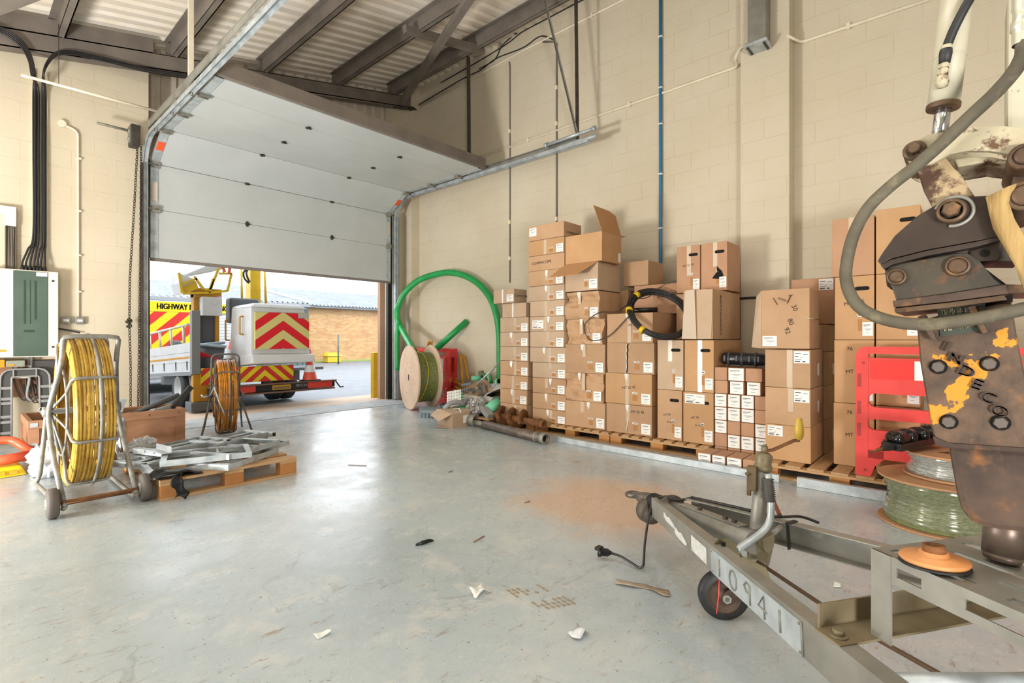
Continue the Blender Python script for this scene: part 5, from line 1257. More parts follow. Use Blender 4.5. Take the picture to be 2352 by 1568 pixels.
for i, (p, q) in enumerate(((V(1.05, 6.1, .34), V(1.10, 6.0, .60)), (V(1.03, 6.22, .34), V(1.03, 6.12, .58)), (V(1.12, 6.25, .38), V(1.02, 6.08, .47)), (V(1.02, 5.99, .40), V(1.16, 6.06, .44)))):
    m = MB(); m.bar(p, q, .05, .004, (0,1,0)); m.bar(p+V(0,.022,0), q+V(0,.022,0), .004, .045, (0,1,0)); o = m.build('steel_angle', galv); tag(o, 'shiny galvanised angle bracket in the left end of the long crate', 'bracket', 'brackets in the long crate')
m = MB()
for i in range(14): m.torus(V(1.2+RN.uniform(-.06,.06), 6.12+RN.uniform(-.05,.05), .35+RN.uniform(0,.05)), V(RN.random(),RN.random(),RN.random()), .025, .007, 10, 5)
o = m.build('loose_fittings', steel_dark); tag(o, 'heap of loose dark fittings in the middle of the long crate', 'fittings', kind='stuff')
m = MB(); m.box(1.03, 1.55, 5.96, 6.39, .025, .32); o = m.build('crate_filling', galv_dull); tag(o, 'metal parts filling the bottom of the long crate', 'parts', kind='stuff')
# --- orange forked piece on a yellow ramp at the left edge
t = thing('cable_ramp', 'yellow plastic ramp block on the floor at the left edge', 'ramp', (.33, 6.28, 0))
m = MB(); m.hexa([V(.05,6.02,0),V(.44,6.05,0),V(.42,6.45,0),V(.03,6.45,0),V(.08,6.06,.085),V(.40,6.09,.085),V(.39,6.40,.085),V(.06,6.40,.085)]); m.build('block', yellow_p, t, bevel=.02)
m = MB()
for i in range(4): m.box(.10+.075*i, .15+.075*i, 6.028, 6.05, .025, .055)
m.build('recess', amber_p, t)
m = MB(); orm = mat('orange_red_plastic', '#e8603c', .4, 0, '#dc5532', 5)
m.tube(fillet([V(.10, 6.22, .13), V(.30, 6.12, .14), V(.47, 6.16, .15)], .03), .042, 10)
m.tube(fillet([V(.08, 6.3, .16), V(.12, 6.42, .27), V(.36, 6.40, .27), V(.50, 6.24, .14)], .06), .036, 10)
m.tube([V(.1, 6.2, .13), V(.08, 6.36, .24)], .07, 10)
o = m.build('barrier_foot', orm, bevel=0); tag(o, 'orange forked plastic foot lying on the yellow ramp', 'barrier foot')
# ================================================================== DRUM, BARRIERS AND THE JUNK PILE
lc = V(5.06, 6.86, .535); axd = Vector((.947, -.324, 0)).normalized()
t = thing('cable_drum', 'plywood cable drum wound with green cable standing by the far corner', 'cable drum', (5.2, 6.8, 0))
Wd = .34; Rf = .533
for k, off in ((0, 0), (1, Wd+.03)):
    m = MB(); c = lc + axd*off + V(0,0,0); m.lathe([(.022, 0), (Rf-.004, 0), (Rf, .004), (Rf, .026), (Rf-.004, .03), (.022, .03), (.022, 0)], c, axd, 56, smooth=False); fl_ = m.build('flange', ply, t)
    if k == 0:
        q = MB(); q.bar(c-axd*.001-V(0,0,.05), c-axd*.001+V(0,0,.05), .035, .003, up=axd); q.build('spindle_hole', dark_hole, fl_)
        q = MB(); sdv = axd.cross(V(0,0,1))
        for (a, b2) in ((.10,.16),(-.15,.12),(.05,-.20),(-.12,-.26),(.2,-.1),(-.3,.05),(-.2,-.38),(.06,.42)): q.cyl(c-axd*.002+sdv*a+V(0,0,b2), c+sdv*a+V(0,0,b2), .009, 8)
        q.build('nail', mat('dull_nail', '#8f8378', .6), fl_)
        q = MB(); 
        for i in range(7): 
            p = c-axd*.0006+sdv*(-.10+.03*i)+V(0,0,.20+.04*(i%3)-.02*i); q.bar(p, p+sdv*.02+V(0,0,.03), .003, .001, up=axd)
        q.build('pen_marks', mat('pen_mark', '#8a7466', .8), fl_)
m = MB(); prof = []
for i in range(17):
    x = .032+(Wd-.004)*(i/16); prof += [(.405, x), (.414, x+.008)]
m.lathe(prof, lc, axd, 48); m.build('wound_cable', mat('olive_green_cable', '#7d8348', .5, 0, '#5f6838', 30, bmp=.15), t)
m = MB(); s1 = axd.cross(V(0,0,1)).normalized()
pts = []
for i in range(16):
    a = rad(95-190*i/15); pts.append(lc+axd*(.20+.04*sin(i*.5)+.004*i)+(-s1*0) + (V(0,0,1)*sin(a) - s1*cos(a)*(-1))*.424)
pts2 = []
vw = (Vector((0,0,0))-Vector((lc.x, lc.y, 0))).normalized(); hz = (vw-axd*vw.dot(axd)).normalized()
for i in range(16):
    a = rad(92-175*i/15); pts2.append(lc+axd*(.15+.055*sin(i*.30)) + (V(0,0,1)*sin(a)+hz*cos(a))*.422)
m.tube(pts2, .007, 6); m.build('yellow_tail', yellow_p, t)
# red barriers stacked on edge in the corner
def barrier_end(lab, X, lean):
    t = thing('plastic_barrier', lab, 'barrier', (X, 7.5, 0))
    L0, L1, Hh, th = 6.80, 7.95, 1.0, .055
    def sh(m): m.v = [Vector((v.x+lean*v.z, v.y, v.z)) for v in m.v]; return m
    m = MB()
    m.box(X, X+th, L0, L0+.12, .06, .95); m.box(X, X+th, L1-.1, L1, .06, .95)
    for a, b2 in ((0, .12), (.26, .42), (.56, .86), (.93, 1.0)): m.box(X, X+th, L0+.02, L1, a, b2)
    m.box(X-.01, X+th+.01, L0+.02, L0+.10, 0, .30); m.box(X-.006, X+th+.006, L0-.012, L0+.04, .32, .52)
    sh(m).build('body', red_pl, t, bevel=.014)
    k = MB(); k.box(X-.004, X, L0+.15, L1-.1, .60, .82); sh(k).build('reflective_panel', mat('white_red_panel', '#d9d4d2', .4), t)
    k = MB(); k.box(X+.01, X+th-.01, L0-.016, L0+.01, .40, .48); k.box(X+.01, X+th-.01, L0-.012, L0+.03, .20, .26); sh(k).build('yellow_clip', amber_p, t)
    return t
barrier_end('front red plastic barrier of the pair stacked on edge behind the cable drum', 5.87, .02)
barrier_end('rear red plastic barrier of the pair stacked against the far wall', 6.00, .05)
m = MB(); m.bar(V(5.75, 7.3, .92), V(5.85, 7.30, 1.13), .03, .03); m.bar(V(5.83, 7.25, .92), V(5.89, 7.28, 1.15), .03, .03); m.bar(V(5.80,7.28,1.09), V(5.88,7.28,1.11), .03, .02); o = m.build('yellow_stand_top', amber_p); o.name = 'folding_stand'; tag(o, 'top of a yellow folding stand sticking up behind the red barriers', 'stand')
t = thing('yellow_trestle', 'yellow steel trestle leaning on the wall behind the junk pile', 'trestle', (6.05, 6.7, 0))
m = MB(); m.bar(PX(6.08, 1057, 818), PX(5.95, 1066, 925), .035, .025); m.bar(PX(6.12, 1064, 814), PX(6.08, 1075, 870), .035, .025); m.bar(PX(6.1, 1058, 820), PX(6.12, 1066, 816), .03, .02); m.build('upright', amber_p, t)
m = MB(); m.bar(PX(5.98, 1046, 876), PX(5.96, 1066, 886), .03, .025); m.bar(PX(5.95, 1046, 888), PX(5.9, 1062, 897), .03, .025); m.build('cross_bar', amber_p, t)
k = MB(); k.tube([PX(6.12, 1066, 823), PX(6.11, 1071, 822), PX(6.11, 1072, 818)], .006, 6); k.build('hook', galv_dull, t)
# green duct: one long loop and one straight stick
G = [(951,806,8.6), (938,783,9.0), (926,762,9.35), (916,742,9.5), (912,722,9.55), (916,700,9.5), (930,672,9.45), (960,645,9.35), (1000,630,9.2), (1035,626,9.0), (1070,634,8.82), (1103,655,8.6), (1128,688,8.45), (1142,730,8.35), (1147,775,8.35), (1148,830,8.3), (1148,885,8.2)]
pts = spline([at(*g) for g in G], 5); m = MB(); m.tube(pts, .056, 14)
o = m.build('green_duct', green_pl); tag(o, 'long green duct bent in a big loop against the wall', 'duct')
m = MB(); m.tube(spline([at(915,735,9.46), at(912.5,765,9.42), at(912,800,9.40), at(913,850,9.36)], 5), .045, 12); o = m.build('green_duct', green_pl); tag(o, 'green duct end dropping straight beside the door track', 'duct')
m = MB(); m.pipe(at(1073,737,9.0), at(1003,800,9.0), .056, .047, 18); m.cyl(at(1060,749,9.0), at(1058,751,9.0), .046, 14, mi=1); o = m.build('green_duct', [green_pl, dark_hole]); tag(o, 'short straight green duct with an open end above the red barriers', 'duct')
# base heap that the loose pieces lie on
m = MB()
def heap(u, v):
    a = 2*pi*u; r = v; p = Vector((5.60+cos(a)*r*.50, 5.68+sin(a)*r*.84, 0)); h = (1-r**1.6)*.42*(1+.5*mn.noise(p*6)) + .02*mn.noise(p*25)
    return (p.x, p.y, max(.004, h) if v < .98 else .003)
m.sheet(heap, 40, 14, smooth=False); o = m.build('scrap_heap', mat('mixed_scrap', '#8c8377', .8, 0, '#5c564f', 9, .4, .6, dirt='#b59a7d', dlo=.6, dhi=.66, dscale=8)); tag(o, 'heap of mixed scrap under the loose pipes and fittings', 'scrap', kind='stuff')
def put(mb, name, m_, lab, cat, group=None, **kw):
    o = mb.build(name, m_, **kw); tag(o, lab, cat, group); return o
# crushed open carton in front
t = thing('open_carton', 'torn brown carton lying open on the floor in front of the junk pile', 'box', fl(1045, 975))
A, B, Cc, Dd = fl(1039,984), fl(1078,977), fl(1076,962), fl(1012,962)
hh = V(0,0,.21)
m = MB(); E_ = fl(1002, 978)
m.hexa([A, B, B+V(.22,.12,0), A+V(.10,.42,0), A+hh*.9, B+hh*.92, B+V(.22,.12,0)+hh, A+V(.10,.42,0)+hh]); m.build('body', card_pale, t)
m = MB(); m.prism([A, A+hh*.9, E_+V(.16,.02,.12), E_+V(.12,.0,.01)], (.004,.004,0)); m.prism([A+hh*.9, A+V(.10,.42,0)+hh, A+V(-.04,.40,.14), A+V(-.10,.16,.09)], (0,0,.004)); m.prism([A+V(-.02,.02,.005), A+V(-.12,.20,.005), A+V(.04,.34,.005), A+V(.05,.2,.005)], (0,0,.003)); m.build('torn_flap', card_pale, t)
k = MB(); p, q = A.lerp(B, .62), A.lerp(B, .95); nrm = (q-p).cross(V(0,0,1)).normalized(); nrm = nrm if nrm.y < 0 or nrm.x < 0 else -nrm; k.prism([p+V(0,0,.05)+nrm*.003, q+V(0,0,.05)+nrm*.003, q+V(0,0,.15)+nrm*.003, p+V(0,0,.15)+nrm*.003], nrm*.001); k.build('shipping_label', paper, t)
k = MB(); k.tube([A.lerp(B,.5)+hh*.93, A.lerp(B,.5)+hh*.95+V(.06,.1,.03), A.lerp(B,.5)+hh*.95+V(.1,.3,0)], .008, 6); k.build('tape', white_pl, t)
# individual pieces: (pixel, pixel, depth) ends for pipes
def pipe_px(name, a, b, ro, ri, m_, lab, cat='pipe', inner=True):
    m = MB(); p, q = at(*a), at(*b)
    if ri: m.pipe(p, q, ro, ri, 20); d = (q-p).normalized(); m.cyl(p+d*.03, p+d*.032, ri, 16, mi=1); m.cyl(q-d*.032, q-d*.03, ri, 16, mi=1)
    else: m.cyl(p, q, ro, 16)
    return put(m, name, [m_, dark_hole], lab, cat)
beige_pl = mat('beige_pipe', '#bdb5a6', .45); grey_lt = mat('light_grey_pipe', '#b9b6ae', .45)
pipe_px('green_socket', (1048,905,7.7), (1067,912,7.6), .045, .038, green_pl, 'short dark green socket on the end of the beige pipe', 'pipe')
pipe_px('beige_pipe', (1068,912,7.6), (1112,919,7.3), .048, .04, beige_pl, 'beige pipe lying across the middle of the junk pile')
pipe_px('grey_socket', (1117,918,7.25), (1135,923,7.1), .060, .046, grey_lt, 'wide grey pipe socket facing us at the right of the junk pile')
pipe_px('pale_green_pipe', (1083,869,8.2), (1104,868,8.2), .042, .034, green_pale, 'pale green pipe on top of the junk pile')
pipe_px('grey_pipe', (1131,890,7.9), (1146,884,7.8), .062, .052, grey_pl, 'stub of grey pipe at the top right of the junk pile')
pipe_px('green_ring', (1143,880,7.75), (1148,878,7.72), .072, .058, green_pale, 'pale green collar beside the stub of grey pipe')
pipe_px('black_pipe', (1091,950,7.0), (1112,948,7.0), .045, .037, black_pl, 'short black pipe low in the junk pile')
pipe_px('long_pole', (1096,882,8.0), (1152,828,8.0), .014, 0, galv, 'long thin grey pole leaning up out of the junk pile', 'pole')
pipe_px('white_ring', (1082,938,7.05), (1088,936,7.05), .05, .038, grey_lt, 'grey ring fitting in the middle of the junk pile', 'fitting')
pipe_px('green_elbow', (1062,938,7.2), (1082,946,7.0), .055, .045, green_pl, 'dark green pipe behind the torn carton')
for (a, b, l) in (((1112,868,8.3), (1118,866,8.3), 'left of two dark green drum ends on the junk pile'), ((1124,870,8.2), (1131,869,8.2), 'right of two dark green drum ends on the junk pile')):
    m = MB(); m.cyl(at(*a), at(*b), .075, 20); put(m, 'green_drum', green_pl, l, 'drum')
m = MB(); m.cyl(at(1100, 861, 8.4), at(1112, 858, 8.4), .06, 16); put(m, 'olive_roll', mat('olive', '#6d7150', .7), 'olive roll at the back of the junk pile', 'roll')
m = MB(); c = at(1030, 945, 7.1); m.tube([at(1019,948,7.0), at(1023,936,7.0), at(1033,926,7.0), at(1047,922,7.05), at(1060,925,7.1), at(1068,930,7.15)], .034, 12); put(m, 'flexible_duct', grey_pl, 'bent grey flexible duct arching over the torn carton', 'duct')
m = MB(); p0, p1 = at(1110,936,6.9), at(1127,957,6.75); m.bar(p0, p1, .10, .07); m.bar(p0-(p1-p0).normalized()*.002, p0, .075, .045, mi=1); put(m, 'grey_box_duct', [grey_pl, dark_hole], 'square grey duct end beside the auger', 'duct')
m = MB(); m.tube([at(1122,942,6.9), at(1133,933,6.95), at(1147,922,7.0)], [.075,.085,.07], 14); m.tube([at(1118,936,6.95), at(1126,934,6.9)], .05, 12); put(m, 'green_fitting', green_pale, 'large pale green moulded fitting at the right of the junk pile', 'fitting')
for i, (x, y, d, s) in enumerate(((1086,932,7.1,.09), (1099,930,7.05,.10), (1094,940,6.95,.08), (1108,926,7.2,.09), (1078,928,7.25,.08))):
    blob('wrapped_fitting', ['first','second','third','fourth','fifth'][i] + ' grey fitting wrapped in clear plastic, in the middle of the pile', at(x, y, d), s, s, s*.9, 3+i*1.7, mat('wrapped_grey', '#a9a7a4', .2, 0, '#6f6d6b', 6, .4, .6))
m = MB(); crumple(lambda u, v: tuple(at(1095+60*u, 918-28*u-14*v+6*sin(6*u), 7.4+.9*v)), 20, 10, .05, 7, 4.4, m); o = solid(put(m, 'plastic_sheeting', mat('silver_plastic', '#b7b6b4', .2), 'crumpled silver plastic sheeting beside the far carton stack', 'plastic'), .004)
# perforated white and grey drainage pieces
m = MB()
for i in range(9):
    for j in range(5):
        p = at(1028+3.6*i, 905+6.5*j-.6*i, 7.35-.05*j); m.bar(p, p+V(.015,.01,.035), .018, .012)
for j in range(5): m.bar(at(1026,908+6.5*j,7.38-.05*j), at(1062,902+6.5*j,7.38-.05*j), .012, .012)
put(m, 'drain_grating', white_pl, 'white plastic grating standing at a slant at the left of the junk pile', 'grating')
m = MB()
for i in range(6): p = at(1137+2.4*i, 916, 7.0); m.tube([p, p+V(0,.02,-.05)], .008, 6)
m.bar(at(1134,913,7.02), at(1150,912,7.02), .04, .03); put(m, 'black_comb', black_pl, 'small black ribbed piece beside the green fitting', 'fitting')
gm = mat('blue_grey_plastic', '#8f9da4', .45, 0, '#7c8a91', 6)
t = thing('cable_trough', 'blue grey plastic trough lying upside down on the floor left of the torn carton', 'trough', fl(985, 960))
a, b, c, d = fl(966,959), fl(1006,961), fl(1003,951), fl(964,949)
m = MB(); m.hexa([a+V(0,0,.07), b+V(0,0,.07), c+V(0,0,.07), d+V(0,0,.07), a+V(0,0,.11), b+V(0,0,.11), c+V(0,0,.11), d+V(0,0,.11)]); m.build('top', gm, t, bevel=.004)
m = MB()
for f in (.04, .22, .40, .62, .80, .96):
    p = a.lerp(b, f); m.bar(p, p+V(0,0,.072), .03, .02); p = d.lerp(c, f); m.bar(p, p+V(0,0,.072), .03, .02)
m.build('leg', gm, t)
for i, (x, y, l) in enumerate(((995, 945, 'grey plastic clip piece on the floor beside the drum'), (1012, 940, 'second grey plastic clip piece next to the trough'), (1022, 932, 'dark grey moulded clip at the edge of the pile'))):
    c = fl(x, y+8); m = MB(); m.box(c.x-.09, c.x+.09, c.y-.05, c.y+.05, .002, .03)
    for k in range(4): m.box(c.x-.08+.045*k, c.x-.065+.045*k, c.y-.05, c.y+.04, .03, .09+.02*(k % 2))
    put(m, 'plastic_clip', gm if i < 2 else mat('dark_blue_grey', '#66707a', .5), l, 'clip', bevel=.003)
# card scraps on the pile
for i, (P, d, l) in enumerate((([(1062,893),(1104,872),(1120,880),(1075,900)], 8.0, 'large flat piece of brown card across the top of the pile'), ([(1070,903),(1098,893),(1100,905),(1080,912)], 7.7, 'brown card tray on the pile behind the beige pipe'), ([(1100,893),(1128,884),(1130,896),(1104,904)], 7.8, 'folded brown card beside the grey pipe stub'), ([(1112,870),(1124,876),(1118,886),(1110,880)], 7.9, 'small upright piece of pale card under the green drums'), ([(1120,892),(1152,886),(1152,898),(1126,900)], 7.7, 'strip of pale card beside the low far stack'), ([(1042,893),(1062,899),(1064,905),(1048,900)], 7.9, 'pale card scrap left of the green socket'))):
    m = MB(); m.prism([at(p[0], p[1], d+.12*(k in (0, 1))) for k, p in enumerate(P)], (.01, .0, -.012)); put(m, 'card_scrap', card if i < 3 else card_pale, l, 'cardboard')
m = MB(); m.bar(at(1060,884,8.0), at(1083,880,8.0), .06, .04); 
for k in range(4): m.cyl(at(1061+6*k,899-1.2*k,7.75), at(1063+6*k,894-1.2*k,7.75), .022, 8)
put(m, 'blue_grey_clamp', mat('dark_blue_grey', '#66707a', .5), 'blue grey row of clamps on the card pieces', 'clamp')
# timber scrap and auger
pb = thing('broken_pallet', 'dark timber end of a broken pallet under the right of the junk pile', 'pallet', fl(1100, 972))
m = MB(); p, q = fl(1080,972), fl(1128,980); m.bar(p+V(0,0,.10), q+V(0,0,.10), .10, .02); m.build('deck_board', wood, pb)
m = MB()
for f in (.08, .5, .92): c = p.lerp(q, f); m.bar(c, c+V(0,0,.09), .08, .08)
m.build('block', mat('dark_timber', '#7b6350', .8), pb)
# steel tube on the floor
t = thing('steel_tube', 'long grey brown steel tube lying on the floor in front of the auger', 'tube', fl(1190, 1010))
p, q = fl(1116, 985)+V(0,.03,.055), fl(1258, 1021)+V(0,.03,.062)
d = (q-p).normalized()
m = MB(); m.pipe(p, q, .052, .042, 20); m.cyl(q-d*.04, q-d*.038, .042, 16, mi=1); m.build('tube', [mat('brown_grey_tube', '#7f7268', .5, .4, '#5f544c', 8, dirt='#93704f', dlo=.6, dhi=.75, dscale=10), dark_hole], t)
m = MB(); m.pipe(q-d*.06, q+d*.004, .062, .044, 20); m.pipe(q-d*.17, q-d*.14, .056, .05, 20); m.build('end_collar', galv_dull, t)
m = MB(); m.cyl(p-d*.22, p, .036, 14); m.build('shank', galv_dull, t)
m = MB(); m.pipe(p-d*.30+V(.0,.05,.02), p-d*.27+V(.02,-.04,.02), .085, .06, 20); m.build('eye', galv_dull, t)
t = thing('auger', 'rusty spiral earth auger lying in front of the low far stack', 'auger', fl(1190, 990))
p, q = fl(1140, 978)+V(0,.03,.147), fl(1254, 1000)+V(0,.03,.13); d = (q-p).normalized(); a_ = d.orthogonal().normalized(); b_ = d.cross(a_)
m = MB(); m.pipe(p, q, .045, .034, 16); m.cyl(q-d*.05, q-d*.048, .034, 14, mi=1); m.build('shaft', [rust_brown, dark_hole], t)
L = (q-p).length*.66
m = MB(); nn_ = 84; vs = []
for i in range(nn_+1):
    an = 2*pi*2.9*i/nn_; c = p+d*(L*i/nn_)
    e = a_*cos(an)+b_*sin(an); vs += [c+e*.04, c+e*.142, c+e*.142+d*.006, c+e*.04+d*.006]
fs = []
for i in range(nn_):
    for j in range(4): fs.append((4*i+j, 4*i+(j+1) % 4, 4*i+4+(j+1) % 4, 4*i+4+j))
m.add(vs, fs, True); m.build('flight', rust_brown, t)
m = MB(); m.pipe(q-d*.10, q+d*.004, .055, .036, 16); m.pipe(q-d*.08, q-d*.05, .062, .05, 12); m.build('end_collar', rust_brown, t)
# ================================================================== REELS AND BARRIER AT THE RIGHT
t = thing('plastic_barrier', 'red plastic barrier standing on the right pallet in front of the tall cartons', 'barrier', (4.71, .0, .125))
YB0, YB1 = .64, -1.30; z0 = .127
def lean(m): m.v = [Vector((v.x+(v.z-z0)*.04, v.y, v.z)) for v in m.v]; return m
Hb = .99
def rr(y0, y1, za, zb_, r, n=4):      # rounded rectangle in the barrier plane
    out = []
    for cy, cz, a0 in ((y1-r, zb_-r, 0), (y0+r, zb_-r, pi/2), (y0+r, za+r, pi), (y1-r, za+r, 1.5*pi)):
        out += [(cy+r*cos(a0+pi/2*i/n), cz+r*sin(a0+pi/2*i/n)) for i in range(n+1)]
    return out
xs = 4.69
m = MB()
holes = [(-.95, YB0-.09, z0+.903, z0+.936, .02), (-.95, YB0-.09, z0+.527, z0+.633, .05), (-.95, YB0-.09, z0+.354, z0+.437, .04)]
bands = [(z0+.14, z0+.354), (z0+.437, z0+.527), (z0+.633, z0+.903), (z0+.936, z0+Hb)]
for a, b2 in bands: m.box(xs, xs+.05, -.95, YB0-.081, a, b2)
m.prism([V(xs, YB0-y, z0+z) for y, z in ((.0,.0),(.10,.0),(.125,.08),(.18,.139),(.18,.2),(.083,.2),(.083,Hb),(.05,Hb),(.02,Hb-.02),(.0,Hb-.06))], (.05,0,0))
m.box(xs, xs+.05, YB1, -.94, z0, z0+Hb)
for y0, y1, a, b2, r in holes:     # rounded slot ends: fill quarter corners
    for s in (1, -1):
        c = V(xs, y1-.001, 0)
    n = 5; cy = y1-r+.011; cz = (a+b2)/2; hh_ = (b2-a)/2
    P = [V(xs, y1+.012, a-.001)] + [V(xs, cy+r*cos(t_), cz+hh_*sin(t_)) for t_ in [-pi/2+pi*i/10 for i in range(11)]] + [V(xs, y1+.012, b2+.001)]
    m.prism(P, (.05,0,0))
lean(m).build('body', red_pl, t)
m = MB()
m.box(xs-.004, xs-.001, .281, YB0-.095, z0+.745, z0+.885); lean(m).build('bright_panel', mat('bright_red_panel', '#f0302a', .35), t)
m = MB(); m.box(xs-.005, xs-.001, .02, .28, z0+.745, z0+.885); lean(m).build('white_panel', paper, t)
m = MB(); m.box(xs-.006, xs+.001, -.9, YB0-.02, z0+.893, z0+.899)
for z in (.10, .36, .62): m.box(xs-.004, xs+.001, YB0-.08, YB0-.03, z0+z+.17, z0+z+.176)
lean(m).build('moulded_rib', red_pl, t)
m = MB()
for z in (.30, .47, .68): m.box(xs-.002, xs+.002, YB0-.035, YB0-.012, z0+z, z0+z+.10)
for y, z in ((.065, .045), (.05, .865)): m.cyl(V(xs-.003, YB0-y, z0+z), V(xs+.002, YB0-y, z0+z), .011, 10)
m.tube([V(xs-.004, .14+.03*cos(i*.5), z0+.36+.018*sin(i*.5)) for i in range(13)], .003, 5)
lean(m).build('edge_slot', mat('dark_red_recess', '#a52c28', .5), t)
# spools of cable on the floor
fb = mat('brown_fibreboard', '#b98c66', .75, 0, '#ab7f5a', 6); shiny = mat('green_cable_in_film', '#93967a', .15, .1, '#6f7658', 40, .4, .6, stretch=(1,1,8)); film = mat('clear_film_cable', '#b9bbb6', .12, .2, '#878a80', 40, .4, .6, stretch=(1,1,10))
def spool(name, lab, c, Rf, Rd, z0, h, dm):
    t = thing(name, lab, 'cable spool', (c[0], c[1], z0))
    for z in (z0+.001, z0+h-.013):
        m = MB(); m.lathe([(.04, 0), (Rf, 0), (Rf+.002, .006), (Rf, .012), (.04, .012), (.04, 0)], V(c[0], c[1], z), (0,0,1), 56, smooth=False); m.build('flange', fb, t)
    m = MB(); prof = [(Rd+.006*sin(i*2.4)+.012*sin(i*.35), z0+.013+(h-.027)*i/24) for i in range(25)]
    m.lathe(prof, V(c[0], c[1], 0), (0,0,1), 56); m.build('wound_cable', dm, t)
    return t
sx, sy = 4.20, .115
SP = spool('cable_spool', 'large spool of green cable in clear film on the floor by the breaker', (sx, sy), .33, .285, 0, .30, shiny)
m = MB()
for i in range(8): m.torus(V(sx, sy, .022+.010*i), (0,0,1), .288-.002*i, .006, 56, 6)
m.build('loose_turns', mat('olive_green_cable', '#7d8348', .5), SP)
t2 = spool('cable_spool', 'smaller spool of film wrapped cable standing on the large spool', (sx+.06, sy-.06), .26, .225, .302, .155, film)
m = MB()
for a in (-.6, .1): m.prism([V(sx-.06+.1*cos(a), sy-.02+.1*sin(a), .4585), V(sx-.02, sy-.05, .4585), V(sx-.0, sy+.02, .4585)], (0,0,.001))
m.build('card_mark', card_in, t2)
cl = thing('splice_closure', 'glossy black four-lobed splice closure lying across the top of the spools', 'closure', (4.20, .26, .46))
cd_ = V(.55, -.24, .02).normalized(); cs_ = cd_.cross(V(0,0,1)).normalized(); cu_ = cs_.cross(cd_); cc_ = V(4.17, .255, .508)
m = MB(); m.bar(cc_-cd_*.24, cc_+cd_*.27, .115, .045, up=cu_); m.build('tray', black_pl, cl, bevel=.004)
m = MB()
for i in range(9): m.bar(cc_+cd_*(-.2+.05*i)-cs_*.060-cu_*.01, cc_+cd_*(-.2+.05*i)-cs_*.060+cu_*.03, .012, .006)
m.build('rib', black_pl, cl)
for i in range(4):
    m = MB(); c = cc_+cd_*(-.165+.115*i)+cu_*.045
    def lobe(u, v):
        a = 2*pi*u; b2 = pi*(v-.5); k = 1+.18*sin(3*a+i)*cos(b2)
        return c + cd_*(.060*cos(a)*cos(b2)*k) + cs_*(.062*sin(a)*cos(b2)*k) + cu_*(.048*sin(b2)*k)
    m.sheet(lobe, 20, 10); m.build('lobe', mat('glossy_black', '#101113', .10), cl)
m = MB(); m.lathe([(.022-.0012*i+(.004 if i % 2 else 0), -.012*i) for i in range(9)], cc_-cd_*.24, cd_, 14); m.build('cable_boot', black_rub, cl)
o = MB().tube(spline([cc_-cd_*.32, cc_-cd_*.38-cu_*.004, cc_-cd_*.46-cu_*.012], 4), [.011]*5+[.005]*4, 8); o = o.build('cable_tail', rust_brown); tag(o, 'thin brown tail poking out of the splice closure', 'cable')
# ================================================================== FLOOR LITTER
def litter(name, lab, px, py, s, m_, seed, h=.02):
    c = fl(px, py); m = MB()
    crumple(lambda u, v: (c.x+(u-.5)*s*1.4, c.y+(v-.5)*s, h*.5+.004), 8, 6, h*.9, 20, seed, m)
    m.v = [Vector((v.x, v.y, max(v.z, .003))) for v in m.v]
    o = solid(m.build(name, m_), .002); tag(o, lab, 'litter'); return o
litter('paper_scrap', 'white crumpled paper on the floor in the middle foreground', 1100, 1362, .062, white_pl, 1.2, .022)
litter('paper_scrap', 'white crumpled film on the floor right of the boot prints', 1328, 1458, .055, wrap, 2.2, .03)
litter('paper_scrap', 'small white scrap at the bottom of the floor', 740, 1462, .04, white_pl, 3.2, .02)
litter('paper_scrap', 'tiny white chip on the floor under the drawbar', 1922, 1346, .03, white_pl, 4.2, .01)
litter('paper_scrap', 'small white scrap on the floor seen past the stand post', 2054, 1364, .03, white_pl, 5.1, .01)
m = MB(); c = fl(975, 1248); m.tube([fl(955,1254)+V(0,0,.008), fl(972,1250)+V(0,0,.012), fl(986,1244)+V(0,0,.008), fl(996,1243)+V(0,0,.006)], [.006,.012,.010,.004], 8); o = m.build('black_scrap', black_pl); tag(o, 'small black plastic scrap in the middle of the floor', 'litter')
m = MB(); crumple(lambda u, v: tuple(fl(1415+125*u, 1328+28*u+10*v, .008+.008*sin(9*u))), 16, 4, .012, 14, 6.6, m); m.v = [Vector((v.x, v.y, max(v.z, .003))) for v in m.v]; o = solid(m.build('paper_strip', mat('dirty_paper', '#a39685', .8, 0, '#8b7862', 8)), .002); tag(o, 'long dirty paper strip on the floor left of the drawbar', 'litter')
for i, (a, b, l) in enumerate((((1088,1246), (1112,1232), 'thin brown twig on the floor near the sand'), ((1205,1155), (1218,1152), 'dark splinter on the floor before the sand'), ((800,1068), (842,1070), 'dark mark of mud beside the left pallet'), ((1030,1085),(1040,1081), 'small dark chip on the floor before the pipe'))):
    m = MB(); m.tube([fl(*a)+V(0,0,.004), fl(*b)+V(0,0,.004)], .003, 6); o = m.build('splinter', rust_brown); tag(o, l, 'litter')
# boot prints: thin cakes of dried mud
mud = mat('dried_mud', '#9a8a76', .9)
for k, (x, y) in enumerate(((1196, 1352), (1254, 1380))):
    m = MB(); c = fl(x, y)
    for i in range(7):
        for j in range(3):
            if RN.random() < .8: q = c+V(-.066+.022*i+.006*j, -.03+.03*j-.012*i, .0); m.box(q.x-.006, q.x+.006, q.y-.010, q.y+.010, .0, .0022)
    o = m.build('boot_print', mud); tag(o, ('left' if k == 0 else 'right') + ' one of two muddy boot prints in the foreground', 'boot print', kind='stuff')
